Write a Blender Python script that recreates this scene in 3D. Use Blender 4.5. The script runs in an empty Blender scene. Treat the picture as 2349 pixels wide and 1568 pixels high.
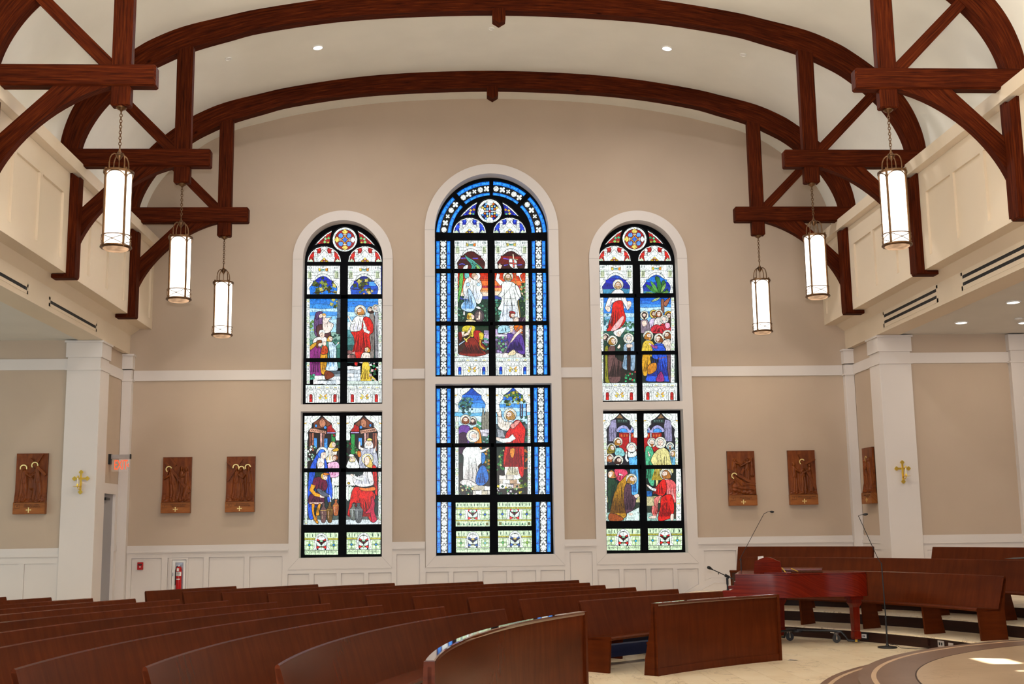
import bpy, bmesh, math, random
import numpy as np
from mathutils import Vector, Matrix

# ---------------------------------------------------------------- camera, world, exposure
random.seed(7)
SC = bpy.context.scene
COL = SC.collection
# camera solved from the straight lines of the room (image taken as 2349 x 1568)
FPX, PITCH, YAW, ROLL, CAMX, CAMZ = 2689.9, 0.157054, 0.049212, -0.014436, -0.776983, 1.81
IW, IH = 2349.0, 1568.0
cp, sp, cy, sy = math.cos(PITCH), math.sin(PITCH), math.cos(YAW), math.sin(YAW)
F_ = np.array([sy*cp, cy*cp, sp]); R_ = np.array([cy, -sy, 0.0]); U_ = np.cross(R_, F_)
cr, sr = math.cos(ROLL), math.sin(ROLL)
R_, U_ = cr*R_+sr*U_, -sr*R_+cr*U_
def ray(u, v): return F_ + R_*(u-IW/2)/FPX - U_*(v-IH/2)/FPX
def atY(u, v, Y):
    d = ray(u, v); t = Y/d[1]; return CAMX+d[0]*t, CAMZ+d[2]*t
cam = bpy.data.cameras.new('camera'); camo = bpy.data.objects.new('camera', cam); COL.objects.link(camo)
cam.sensor_width = 36.0; cam.lens = 36.0*FPX/IW; cam.clip_end = 200
camo.matrix_world = Matrix(((R_[0], U_[0], -F_[0], CAMX), (R_[1], U_[1], -F_[1], 0), (R_[2], U_[2], -F_[2], CAMZ), (0, 0, 0, 1)))
SC.camera = camo
SC.view_settings.view_transform = 'Standard'; SC.view_settings.look = 'None'
SC.view_settings.gamma = 1.0; SC.view_settings.use_curve_mapping = False
SC.view_settings.exposure = 0.0
w = bpy.data.worlds.new('world'); SC.world = w; w.use_nodes = True
w.node_tree.nodes['Background'].inputs[0].default_value = (0.80, 0.86, 1.0, 1)
w.node_tree.nodes['Background'].inputs[1].default_value = 0.40

def area(name, loc, direction, sx, sz, power, col, spread=None):
    l = bpy.data.lights.new(name, 'AREA'); l.shape = 'RECTANGLE'; l.size = sx; l.size_y = sz
    l.energy = power; l.color = col
    if spread: l.spread = spread
    o = bpy.data.objects.new(name, l); COL.objects.link(o); o.location = loc
    o.rotation_euler = Vector(direction).to_track_quat('-Z', 'Y').to_euler(); return o
D = 23.7
# the photographer's flash, just above the camera
fl = area('camera_flash', (CAMX-0.02, -0.05, CAMZ+0.30), (0.04, 1, 0.16), 0.12, 0.09, 580, (1.0, 0.98, 1.0))
# added fill light behind the camera for unseen windows; then daylight from both sides
area('fill_rear', (-1, -7, 4.4), (0.05, 1, 0.05), 24, 8, 400, (0.82, 0.92, 1.0))
area('daylight_left', (-13.8, 15.5, 2.6), (1, 0.15, 0.1), 6, 3, 150, (0.70, 0.95, 1.0))
area('daylight_right', (13.8, 17.0, 2.6), (-1, 0.1, 0.05), 5, 3, 35, (1.0, 0.97, 0.96))
# cove strips that lie on the ledges and wash the vault
for s in (-1, 1):
    area('cove_strip', (s*7.00, 11.0, 7.70), (-s*0.35, 0, 1), 0.10, 25.0, 760, (1.0, 0.92, 0.76))
# downlights set in the vault
for (x, y, pw) in ((-3.2, 20.35, 120), (3.2, 20.35, 120), (-3.2, 13.2, 80), (3.2, 13.2, 80), (-3.2, 6.0, 30), (3.2, 6.0, 30)):
    area('vault_downlight', (x, y, 10.30), (0, 0, -1), 0.3, 0.3, pw*.85, (1.0, 0.96, 0.94))
# sun through openings shaped for its patches in the right-hand outer wall
SUN = Vector((-0.90, -0.20, -0.37)).normalized()
sl = bpy.data.lights.new('sun', 'SUN'); sl.energy = 70; sl.angle = 0.004; sl.color = (1.0, 0.96, 0.9)
so = bpy.data.objects.new('sun', sl); COL.objects.link(so); so.location = (30, 15, 20)
so.rotation_euler = SUN.to_track_quat('-Z', 'Y').to_euler()

# ---------------------------------------------------------------- helpers
def lin(c):
    if isinstance(c, str):
        c = [int(c[i:i+2], 16)/255 for i in (0, 2, 4)]
    return tuple((x/12.92 if x <= 0.04045 else ((x+0.055)/1.055)**2.4) for x in c)
def S(r, g, b): return lin((r/255, g/255, b/255))
def tag(o, label=None, cat=None, group=None, kind=None):
    if label: o['label'] = label
    if cat: o['category'] = cat
    if group: o['group'] = group
    if kind: o['kind'] = kind
    return o
def thing(name, label=None, cat=None, loc=(0, 0, 0), group=None, kind=None):
    o = bpy.data.objects.new(name, None); COL.objects.link(o); o.location = loc
    o.empty_display_size = 0.2
    return tag(o, label, cat, group, kind)
def link(name, me, parent=None, mat=None, world=True):
    """links mesh data whose coordinates are world coordinates; under a parent they are shifted to it"""
    o = bpy.data.objects.new(name, me); COL.objects.link(o)
    if mat is not None and not me.materials: me.materials.append(mat)
    if parent is not None:
        o.parent = parent
        if world:
            q = parent; off = Vector((0, 0, 0))
            while q is not None: off += q.location; q = q.parent
            o.location = -off
    return o
def mesh_of(verts, faces, uvs=None, smooth=False):
    me = bpy.data.meshes.new('mesh'); me.from_pydata([tuple(map(float, v)) for v in verts], [], faces)
    if uvs is not None:
        l = me.uv_layers.new(name='UVMap')
        l.data.foreach_set('uv', np.array([c for f in uvs for p in f for c in p], dtype=np.float32))
    if smooth: me.polygons.foreach_set('use_smooth', [True]*len(me.polygons))
    me.update(); return me
class MB:
    """collects simple solids; UVs run along each solid's length for wood grain"""
    def __init__(s): s.v = []; s.f = []; s.uv = []
    def quad(s, pts, uv=None):
        n = len(s.v); s.v += [tuple(p) for p in pts]; s.f.append(tuple(range(n, n+len(pts))))
        s.uv.append(uv if uv else [(0, 0)]*len(pts))
    def box(s, x0, x1, y0, y1, z0, z1):
        n = len(s.v)
        c = [(x, y, z) for x in (x0, x1) for y in (y0, y1) for z in (z0, z1)]
        s.v += c
        d = [abs(x1-x0), abs(y1-y0), abs(z1-z0)]; L = d.index(max(d)); o = [i for i in range(3) if i != L]
        for f in ((0, 1, 3, 2), (4, 6, 7, 5), (0, 4, 5, 1), (2, 3, 7, 6), (0, 2, 6, 4), (1, 5, 7, 3)):
            s.f.append(tuple(n+i for i in f))
            s.uv.append([(c[i][L], c[i][o[0]]+c[i][o[1]]) for i in f])
        return s
    def prism(s, poly, y0, y1, axis='y', grain=None):
        """poly in (x,z) extruded along y (axis='y'), or (y,z) extruded along x, or (x,y) along z"""
        def P(a, b, h): return {'y': (a, h, b), 'x': (h, a, b), 'z': (a, b, h)}[axis]
        n = len(s.v); m = len(poly)
        s.v += [P(a, b, y0) for a, b in poly] + [P(a, b, y1) for a, b in poly]
        g = grain or (1, 0); q = (-g[1], g[0])
        def uv(a, b, h=0): return (a*g[0]+b*g[1], a*q[0]+b*q[1]+h)
        s.f.append(tuple(range(n, n+m))); s.uv.append([uv(*p) for p in poly])
        s.f.append(tuple(range(n+2*m-1, n+m-1, -1))); s.uv.append([uv(*p) for p in reversed(poly)])
        for i in range(m):
            j = (i+1) % m
            s.f.append((n+i, n+m+i, n+m+j, n+j))
            s.uv.append([uv(*poly[i], y0), uv(*poly[i], y1), uv(*poly[j], y1), uv(*poly[j], y0)])
        return s
    def strip(s, outer, inner, y0, y1):
        """thick curved band between two polylines in (x,z), extruded in y, grain along the curve"""
        n = len(outer); u = 0; base = len(s.v)
        us = []
        for i in range(n):
            if i: u += math.dist(outer[i], outer[i-1])
            us.append(u)
            for (x, z) in (outer[i], inner[i]):
                for y in (y0, y1): s.v.append((x, y, z))
        w = math.dist(outer[0], inner[0]); dy = abs(y1-y0)
        for i in range(n-1):
            a = base+4*i; b = a+4
            U, V = us[i], us[i+1]
            s.f += [(a, a+2, b+2, b), (a+1, b+1, b+3, a+3), (a, b, b+1, a+1), (a+2, a+3, b+3, b+2)]
            s.uv += [[(U, 0), (U, w), (V, w), (V, 0)], [(U, 0), (V, 0), (V, w), (U, w)], [(U, 0), (V, 0), (V, dy), (U, dy)], [(U, 0), (U, dy), (V, dy), (V, 0)]]
        for a in (base, base+4*(n-1)):
            s.f.append((a, a+1, a+3, a+2)); s.uv.append([(0, 0), (0, dy), (w, dy), (w, 0)])
        return s
    def tube(s, pts, r, n=8, closed=False, r2=None):
        pts = [Vector(p) for p in pts]; m = len(pts); base = len(s.v); up = Vector((0.13, 0.21, 0.97))
        for i, p in enumerate(pts):
            a = pts[(i-1) % m] if (closed or i) else p; b = pts[(i+1) % m] if (closed or i < m-1) else p
            t = (b-a).normalized(); x = t.cross(up)
            if x.length < 0.05: x = t.cross(Vector((1, 0, 0)))
            x.normalize(); y = t.cross(x)
            rr = r if r2 is None else r+(r2-r)*i/(m-1)
            for k in range(n):
                an = 2*math.pi*k/n; s.v.append(tuple(p+x*math.cos(an)*rr+y*math.sin(an)*rr))
        for i in range(m if closed else m-1):
            j = (i+1) % m
            for k in range(n):
                l = (k+1) % n
                s.f.append((base+i*n+k, base+j*n+k, base+j*n+l, base+i*n+l)); s.uv.append([(i*.1, k*.02), (j*.1, k*.02), (j*.1, l*.02), (i*.1, l*.02)])
        if not closed:
            s.f.append(tuple(base+k for k in range(n))); s.uv.append([(0, 0)]*n)
            s.f.append(tuple(base+(m-1)*n+k for k in reversed(range(n)))); s.uv.append([(0, 0)]*n)
        return s
    def lathe(s, prof, c, n=24, a0=0, caps=True):
        """prof: list of (r,z) about the vertical axis through c"""
        base = len(s.v); m = len(prof)
        for r, z in prof:
            for k in range(n):
                an = a0+2*math.pi*k/n; s.v.append((c[0]+r*math.cos(an), c[1]+r*math.sin(an), c[2]+z))
        for i in range(m-1):
            for k in range(n):
                l = (k+1) % n
                s.f.append((base+i*n+k, base+i*n+l, base+(i+1)*n+l, base+(i+1)*n+k)); s.uv.append([(0, 0)]*4)
        if caps:
            s.f.append(tuple(base+k for k in reversed(range(n)))); s.uv.append([(0, 0)]*n)
            s.f.append(tuple(base+(m-1)*n+k for k in range(n))); s.uv.append([(0, 0)]*n)
        return s
    def arc(s, prof, c, a0, a1, n):
        """closed profile (r,z) swept about centre c from angle a0 to a1 (degrees)"""
        base = len(s.v); m = len(prof); per = [0]
        for i in range(m): per.append(per[-1]+math.dist(prof[i], prof[(i+1) % m]))
        for i in range(n+1):
            a = math.radians(a0+(a1-a0)*i/n); ca, sa = math.cos(a), math.sin(a)
            s.v += [(c[0]+r*ca, c[1]+r*sa, z) for r, z in prof]
        R = prof[0][0]; st = math.radians(a1-a0)/n*R
        for i in range(n):
            for k in range(m):
                l = (k+1) % m
                s.f.append((base+i*m+k, base+i*m+l, base+(i+1)*m+l, base+(i+1)*m+k))
                s.uv.append([(st*i, per[k]), (st*i, per[k+1]), (st*(i+1), per[k+1]), (st*(i+1), per[k])])
        for i in (0, n):
            s.f.append(tuple(base+i*m+k for k in range(m))); s.uv.append([(p[1], p[0]) for p in prof])
        return s
    def xform(s, M):
        s.v = [tuple(M @ Vector(p)) for p in s.v]; return s
    def obj(s, name, mat, parent=None, bevel=0, smooth=None, kind=None, label=None):
        me = mesh_of(s.v, s.f, s.uv)
        bm = bmesh.new(); bm.from_mesh(me); bmesh.ops.recalc_face_normals(bm, faces=bm.faces)
        if bevel:
            bmesh.ops.bevel(bm, geom=[e for e in bm.edges if len(e.link_faces) == 2 and e.calc_face_angle(0) > 0.6], offset=bevel, segments=1, affect='EDGES')
        bm.to_mesh(me); bm.free()
        o = link(name, me, parent, mat)
        if smooth: 
            me.polygons.foreach_set('use_smooth', [True]*len(me.polygons))
            try: me.set_sharp_from_angle(angle=math.radians(smooth))
            except Exception: pass
        return tag(o, label, None, None, kind)
def plate(name, outer, holes, y0, y1, mat, parent=None, kind=None, label=None):
    """flat board in the x-z plane with holes, between y0 (front) and y1"""
    cu = bpy.data.curves.new('c', 'CURVE'); cu.dimensions = '2D'; cu.fill_mode = 'BOTH'; cu.extrude = (y1-y0)/2
    for loop in [outer]+list(holes):
        sp_ = cu.splines.new('POLY'); sp_.points.add(len(loop)-1); sp_.use_cyclic_u = True
        for i, (a, b) in enumerate(loop): sp_.points[i].co = (a, b, 0, 1)
    tmp = bpy.data.objects.new('tmp', cu); COL.objects.link(tmp)
    dg = bpy.context.evaluated_depsgraph_get(); me = bpy.data.meshes.new_from_object(tmp.evaluated_get(dg))
    bpy.data.objects.remove(tmp); bpy.data.curves.remove(cu)
    me.transform(Matrix(((1, 0, 0, 0), (0, 0, 1, (y0+y1)/2), (0, 1, 0, 0), (0, 0, 0, 1))))
    bm = bmesh.new(); bm.from_mesh(me); bmesh.ops.recalc_face_normals(bm, faces=bm.faces); bm.to_mesh(me); bm.free()
    me.materials.clear()
    return tag(link(name, me, parent, mat), label, None, None, kind)
def rect(x0, x1, z0, z1): return [(x0, z0), (x1, z0), (x1, z1), (x0, z1)]
def archloop(cx, hw, z0, zs, n=40, rise=None):
    """closed loop: rectangle from z0 to spring zs with round top"""
    rise = hw if rise is None else rise
    return [(cx-hw, z0), (cx+hw, z0)] + [(cx+hw*math.cos(math.pi*i/n), zs+rise*math.sin(math.pi*i/n)) for i in range(n+1)]
def text_mesh(name, s, size, mat, parent, M, extrude=0.002, spacing=1.0, ax='CENTER', world=True):
    cu = bpy.data.curves.new('t', 'FONT'); cu.body = s; cu.size = size; cu.extrude = extrude; cu.align_x = ax; cu.align_y = 'CENTER'; cu.space_character = spacing; cu.resolution_u = 2
    tmp = bpy.data.objects.new('tmp', cu); COL.objects.link(tmp)
    dg = bpy.context.evaluated_depsgraph_get(); me = bpy.data.meshes.new_from_object(tmp.evaluated_get(dg))
    bpy.data.objects.remove(tmp); bpy.data.curves.remove(cu)
    me.transform(M); me.materials.clear(); return link(name, me, parent, mat, world)
FACE = Matrix(((1, 0, 0, 0), (0, 0, -1, 0), (0, 1, 0, 0), (0, 0, 0, 1)))   # text plane -> facing -y
def facing(x, y, z): return Matrix.Translation((x, y, z)) @ FACE

# ---------------------------------------------------------------- materials
def nmat(name, base, rough=0.6, spec=0.5, metal=0.0, coat=0.0):
    m = bpy.data.materials.new(name); m.use_nodes = True; nt = m.node_tree; b = nt.nodes['Principled BSDF']
    b.inputs['Base Color'].default_value = (*base, 1); b.inputs['Roughness'].default_value = rough
    b.inputs['Specular IOR Level'].default_value = spec; b.inputs['Metallic'].default_value = metal
    b.inputs['Coat Weight'].default_value = coat; b.inputs['Coat Roughness'].default_value = 0.05
    return m, nt, b
def ramp(nt, stops, fac):
    r = nt.nodes.new('ShaderNodeValToRGB'); e = r.color_ramp.elements
    e[0].position, e[0].color = stops[0][0], (*stops[0][1], 1); e[1].position, e[1].color = stops[-1][0], (*stops[-1][1], 1)
    for p, c in stops[1:-1]:
        k = e.new(p); k.color = (*c, 1)
    nt.links.new(fac, r.inputs[0]); return r
def noise(nt, vec, scale, detail=3, rough=0.5, vscale=None, dist=0.0):
    if vscale:
        mp = nt.nodes.new('ShaderNodeMapping'); mp.inputs['Scale'].default_value = vscale; nt.links.new(vec, mp.inputs[0]); vec = mp.outputs[0]
    n = nt.nodes.new('ShaderNodeTexNoise'); n.inputs['Scale'].default_value = scale; n.inputs['Detail'].default_value = detail
    n.inputs['Roughness'].default_value = rough; n.inputs['Distortion'].default_value = dist
    nt.links.new(vec, n.inputs['Vector']); return n
def tc(nt, k='Object'): return nt.nodes.new('ShaderNodeTexCoord').outputs[k]
def paint(name, c, var=0.03, rough=0.7, bump=0.02):
    m, nt, b = nmat(name, c, rough, 0.3)
    n = noise(nt, tc(nt), 1.3, 4); r = ramp(nt, [(0.3, [x*(1-var) for x in c]), (0.7, [min(1, x*(1+var)) for x in c])], n.outputs[0])
    nt.links.new(r.outputs[0], b.inputs['Base Color'])
    n2 = noise(nt, tc(nt), 160, 2); bp = nt.nodes.new('ShaderNodeBump'); bp.inputs['Strength'].default_value = bump; bp.inputs['Distance'].default_value = 0.01
    nt.links.new(n2.outputs[0], bp.inputs['Height']); nt.links.new(bp.outputs[0], b.inputs['Normal'])
    return m
def wood(name, dark, mid, light, rough, grain=26.0, along=1.0, coat=0.0, spec=0.4, bump=0.15, knots=True):
    m, nt, b = nmat(name, mid, rough, spec, 0, coat)
    uv = tc(nt, 'UV')
    n = noise(nt, uv, 1.0, 6, 0.6, (along, grain, 1), 0.4)
    r = ramp(nt, [(0.28, dark), (0.5, mid), (0.74, light)], n.outputs[0])
    n2 = noise(nt, uv, 1.0, 3, 0.5, (0.5, 2.2, 1)); r2 = ramp(nt, [(0.3, (0.72, 0.72, 0.72)), (0.7, (1.15, 1.12, 1.1))], n2.outputs[0])
    mx = nt.nodes.new('ShaderNodeMix'); mx.data_type = 'RGBA'; mx.blend_type = 'MULTIPLY'; mx.inputs[0].default_value = 1.0
    nt.links.new(r.outputs[0], mx.inputs[6]); nt.links.new(r2.outputs[0], mx.inputs[7]); out = mx.outputs[2]
    if knots:
        v = nt.nodes.new('ShaderNodeTexVoronoi'); v.inputs['Scale'].default_value = 1.0
        mp = nt.nodes.new('ShaderNodeMapping'); mp.inputs['Scale'].default_value = (1.1, 3.4, 1); nt.links.new(uv, mp.inputs[0]); nt.links.new(mp.outputs[0], v.inputs['Vector'])
        rk = ramp(nt, [(0.03, (0.12, 0.10, 0.10)), (0.075, (1, 1, 1))], v.outputs['Distance'])
        mk = nt.nodes.new('ShaderNodeMix'); mk.data_type = 'RGBA'; mk.blend_type = 'MULTIPLY'; mk.inputs[0].default_value = 0.9
        nt.links.new(out, mk.inputs[6]); nt.links.new(rk.outputs[0], mk.inputs[7]); out = mk.outputs[2]
    nt.links.new(out, b.inputs['Base Color'])
    bp = nt.nodes.new('ShaderNodeBump'); bp.inputs['Strength'].default_value = bump; bp.inputs['Distance'].default_value = 0.004
    nt.links.new(n.outputs[0], bp.inputs['Height']); nt.links.new(bp.outputs[0], b.inputs['Normal'])
    return m
def metal(name, c, rough, spots=0.15):
    m, nt, b = nmat(name, c, rough, 0.5, 1.0)
    n = noise(nt, tc(nt), 14, 3); r = ramp(nt, [(0.3, [x*(1-spots) for x in c]), (0.7, [min(1, x*(1+spots)) for x in c])], n.outputs[0]); nt.links.new(r.outputs[0], b.inputs['Base Color'])
    return m
def plain(name, c, rough=0.5, var=0.06, spec=0.4):
    m, nt, b = nmat(name, c, rough, spec)
    n = noise(nt, tc(nt), 9, 2); r = ramp(nt, [(0.3, [x*(1-var) for x in c]), (0.7, [min(1, x*(1+var)) for x in c])], n.outputs[0]); nt.links.new(r.outputs[0], b.inputs['Base Color'])
    return m
def emis(name, c, st, var=0.04):
    m = bpy.data.materials.new(name); m.use_nodes = True; nt = m.node_tree; nt.nodes.clear()
    o = nt.nodes.new('ShaderNodeOutputMaterial'); e = nt.nodes.new('ShaderNodeEmission'); e.inputs[1].default_value = st
    n = noise(nt, tc(nt), 6, 2); r = ramp(nt, [(0.3, [x*(1-var) for x in c]), (0.7, c)], n.outputs[0])
    nt.links.new(r.outputs[0], e.inputs[0]); nt.links.new(e.outputs[0], o.inputs[0]); return m
def marble(name, c1, c2, vein):
    m, nt, b = nmat(name, c1, 0.28, 0.5)
    g = nt.nodes.new('ShaderNodeNewGeometry').outputs['Position']; oi = nt.nodes.new('ShaderNodeObjectInfo')
    ad = nt.nodes.new('ShaderNodeVectorMath'); ad.operation = 'ADD'; sc = nt.nodes.new('ShaderNodeVectorMath'); sc.operation = 'SCALE'; sc.inputs['Scale'].default_value = 37.0
    cmb = nt.nodes.new('ShaderNodeCombineXYZ'); nt.links.new(oi.outputs['Random'], cmb.inputs[0]); nt.links.new(oi.outputs['Random'], cmb.inputs[2])
    nt.links.new(cmb.outputs[0], sc.inputs[0]); nt.links.new(g, ad.inputs[0]); nt.links.new(sc.outputs[0], ad.inputs[1]); vec = ad.outputs[0]
    n = noise(nt, vec, 1.6, 4); r = ramp(nt, [(0.3, c1), (0.7, c2)], n.outputs[0])
    nv = noise(nt, vec, 2.6, 6, 0.62, None, 0.9); rv = ramp(nt, [(0.485, (0, 0, 0)), (0.5, (1, 1, 1)), (0.515, (0, 0, 0))], nv.outputs[0])
    nm = noise(nt, vec, 1.4, 2); rm = ramp(nt, [(0.45, (0, 0, 0)), (0.62, (1, 1, 1))], nm.outputs[0])
    mu = nt.nodes.new('ShaderNodeMath'); mu.operation = 'MULTIPLY'; nt.links.new(rv.outputs[0], mu.inputs[0]); nt.links.new(rm.outputs[0], mu.inputs[1])
    mx = nt.nodes.new('ShaderNodeMix'); mx.data_type = 'RGBA'; nt.links.new(mu.outputs[0], mx.inputs[0]); nt.links.new(r.outputs[0], mx.inputs[6]); mx.inputs[7].default_value = (*vein, 1)
    nt.links.new(mx.outputs[2], b.inputs['Base Color']); return m

M_WALL = paint('wall_paint', S(189, 170, 151)); M_TRIM = paint('trim_paint', S(219, 211, 206), 0.015, 0.45, 0.01)
M_CEIL = paint('ceiling_paint', S(236, 233, 224)); M_AISLE = paint('aisle_ceiling_paint', S(220, 216, 210))
M_CLER = paint('cove_tinted_paint', S(226, 209, 186), 0.015, 0.5, 0.01)  # warm cove light on the panels is mixed into this paint colour
M_BEAM = wood('beam_wood', S(38, 12, 4), S(69, 24, 7), S(96, 41, 15), 0.60, 42, 2.2, 0, 0.04, 0.5)
M_PEW = wood('pew_wood', S(76, 30, 9), S(84, 34, 10), S(92, 39, 13), 0.26, 1.6, 14, 0.0, 0.10, 0.03, False)
M_PIANO = wood('piano_lacquer', S(84, 16, 6), S(110, 24, 8), S(132, 38, 12), 0.15, 30, 1.0, 0.0, 0.30, 0.0, False)
M_RISER = wood('riser_wood', S(34, 16, 11), S(44, 21, 14), S(54, 27, 18), 0.45, 30, 1.0, 0.0, 0.3, 0.1, False)
M_CARVE = wood('carved_wood', S(92, 42, 12), S(118, 58, 20), S(142, 78, 30), 0.38, 14, 3.0, 0, 0.25, 0.3, False); M_CARVE2 = wood('carved_title_wood', S(124, 66, 26), S(148, 88, 40), S(166, 104, 52), 0.42, 14, 3.0, 0, 0.25, 0.2, False)
M_LACQ = wood('lacquered_rail_wood', S(70, 27, 7), S(84, 33, 9), S(96, 40, 13), 0.07, 60, 0.8, 1.0, 0.5, 0.0, False)
M_MARBLE = marble('marble_tile', S(250, 234, 204), S(238, 217, 182), S(160, 132, 96)); M_MARBLE2 = marble('marble_inlay', S(190, 164, 134), S(170, 144, 114), S(150, 120, 90))
M_GROUT = plain('grout', S(168, 150, 124), 0.8)
M_RIM = marble('brown_stone', S(124, 98, 82), S(112, 86, 70), S(100, 76, 62)); M_RIMLINE = plain('inlay_line', S(196, 164, 132), 0.35)
M_BRONZE = metal('lamp_bronze', S(112, 84, 60), 0.38); M_BRASS = metal('brass', S(250, 214, 96), 0.28, 0.08); M_GOLD = metal('gold_leaf', S(255, 232, 160), 0.42, 0.05)
M_CHROME = metal('chrome', (0.75, 0.75, 0.78), 0.12, 0.05); M_BLACK = plain('black_metal', (0.012, 0.012, 0.013), 0.35); M_RUBBER = plain('rubber', (0.02, 0.02, 0.022), 0.7)
M_FRAME = plain('window_frame', S(9, 10, 14), 0.5, 0.15, 0.04); M_SLOT = plain('slot_black', (0.004, 0.004, 0.005), 0.6); M_NAVY = plain('navy_vinyl', S(26, 34, 62), 0.55)
M_GREY = plain('grey_plastic', S(168, 160, 156), 0.5); M_DOOR = paint('door_paint', S(150, 148, 152), 0.02, 0.5); M_RED = plain('red_paint', S(176, 18, 20), 0.3)
M_WHITE = plain('white_plastic', S(232, 230, 226), 0.5); M_PAPER = plain('paper', S(236, 232, 224), 0.7); M_INK = plain('engraved_dark', S(62, 32, 14), 0.7)
M_CANDLE = plain('candle_wax', S(240, 232, 214), 0.5); M_STEEL = metal('cabinet_steel', (0.6, 0.6, 0.62), 0.35, 0.05)
M_SHADE = emis('lamp_glass', (1.0, 0.93, 0.80), 3.6, 0.02); M_LENS = emis('lamp_lens', (1.0, 0.60, 0.34), 0.95, 0.6); M_CAN = emis('downlight_glow', (1.0, 0.97, 0.92), 5.0)
M_EXIT = emis('exit_red', (1.0, 0.10, 0.03), 1.5)
# coloured glass: colour comes from the piece (face colour), streaked by noise
M_GLASS = bpy.data.materials.new('stained_glass'); M_GLASS.use_nodes = True
_nt = M_GLASS.node_tree; _nt.nodes.clear(); _o = _nt.nodes.new('ShaderNodeOutputMaterial'); _e = _nt.nodes.new('ShaderNodeEmission')
_a = _nt.nodes.new('ShaderNodeAttribute'); _a.attribute_name = 'Col'
_n = noise(_nt, tc(_nt), 24, 5, 0.65, (1.3, 1, 0.7), 0.9); _r0 = ramp(_nt, [(0.30, (0.22, 0.24, 0.26)), (0.46, (0.85, 0.85, 0.86)), (0.60, (1.1, 1.1, 1.1)), (0.78, (1.7, 1.65, 1.6))], _n.outputs[0])
# painted trace lines inside the pieces
_nv = noise(_nt, tc(_nt), 11, 3, 0.5, (1.4, 1, 0.8), 1.4); _rv = ramp(_nt, [(0.478, (1, 1, 1)), (0.492, (0.10, 0.10, 0.10)), (0.508, (0.10, 0.10, 0.10)), (0.522, (1, 1, 1))], _nv.outputs[0])
_r = _nt.nodes.new('ShaderNodeMix'); _r.data_type = 'RGBA'; _r.blend_type = 'MULTIPLY'; _r.inputs[0].default_value = 0.62; _nt.links.new(_r0.outputs[0], _r.inputs[6]); _nt.links.new(_rv.outputs[0], _r.inputs[7])
_m = _nt.nodes.new('ShaderNodeMix'); _m.data_type = 'RGBA'; _m.blend_type = 'MULTIPLY'; _m.inputs[0].default_value = 1.0
_nt.links.new(_a.outputs['Color'], _m.inputs[6]); _nt.links.new(_r.outputs[2], _m.inputs[7]); _nt.links.new(_m.outputs[2], _e.inputs[0]); _e.inputs[1].default_value = 1.32
_g = _nt.nodes.new('ShaderNodeBsdfGlossy'); _g.inputs[0].default_value = (.03, .03, .03, 1); _g.inputs[1].default_value = 0.3; _as = _nt.nodes.new('ShaderNodeAddShader')
_nt.links.new(_e.outputs[0], _as.inputs[0]); _nt.links.new(_g.outputs[0], _as.inputs[1]); _nt.links.new(_as.outputs[0], _o.inputs[0])
# ---------------------------------------------------------------- room shell
ZB, ZBG, ZF, ZM0, ZM1, ZR = 5.875, 5.75, 5.365, 4.825, 5.03, 1.565     # clerestory bottom, fascia top, fascia bottom, band, rail top
XC, XG = 6.90, 7.315
PROF = [(0, 10.78), (1.6, 10.73), (2.8, 10.62), (3.96, 10.43), (4.55, 10.29), (5.25, 10.10), (5.75, 9.88), (6.05, 9.69), (6.40, 9.42), (6.70, 9.13), (6.92, 8.82), (7.07, 8.48), (7.16, 8.10), (7.19, 7.60)]
PROF_IN = [(0, 10.42), (1.6, 10.37), (2.8, 10.27), (3.96, 10.08), (4.50, 9.93), (5.10, 9.74), (5.55, 9.53), (5.85, 9.36), (6.15, 9.12), (6.42, 8.86), (6.62, 8.60), (6.78, 8.30), (6.87, 8.0), (6.90, 7.60)]
def smooth_line(P, k=4):
    out = []
    for i in range(len(P)-1):
        p0 = P[max(i-1, 0)] if i else (-P[1][0], P[1][1]); p1, p2 = P[i], P[i+1]; p3 = P[min(i+2, len(P)-1)]
        for j in range(k):
            t = j/k
            out.append(tuple(0.5*((2*p1[a])+(-p0[a]+p2[a])*t+(2*p0[a]-5*p1[a]+4*p2[a]-p3[a])*t*t+(-p0[a]+3*p1[a]-3*p2[a]+p3[a])*t**3) for a in (0, 1)))
    return out+[P[-1]]
OUT = smooth_line(PROF); INN = smooth_line(PROF_IN)
full = lambda L: [(-x, z) for x, z in reversed(L)] + L[1:]
OUTF, INNF = full(OUT), full(INN)
# window openings: centre, half width, bottom, spring, transom bottom/top
WIN = [(-3.065, 0.815, 1.28, 7.31, 4.18, 4.32), (0.0, 1.18, 1.28, 7.92, 4.71, 4.86), (3.04, 0.82, 1.27, 7.30, 4.155, 4.315)]
TRW = [0.205, 0.205, 0.205]
rise = [0.82, 1.21, 0.82]
holes = [archloop(c, hw+0.02, z0-0.02, zs, 40, r+0.02) for (c, hw, z0, zs, a, b), r in zip(WIN, rise)]
wall_back = plate('wall_back', [(-15, 0), (15, 0), (15, 6.2), (7.6, 6.2)] + [(x*1.01, z+0.1) for x, z in reversed(OUTF)] + [(-7.6, 6.2), (-15, 6.2)], holes, D, D+0.42, M_WALL, kind='structure')
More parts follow.
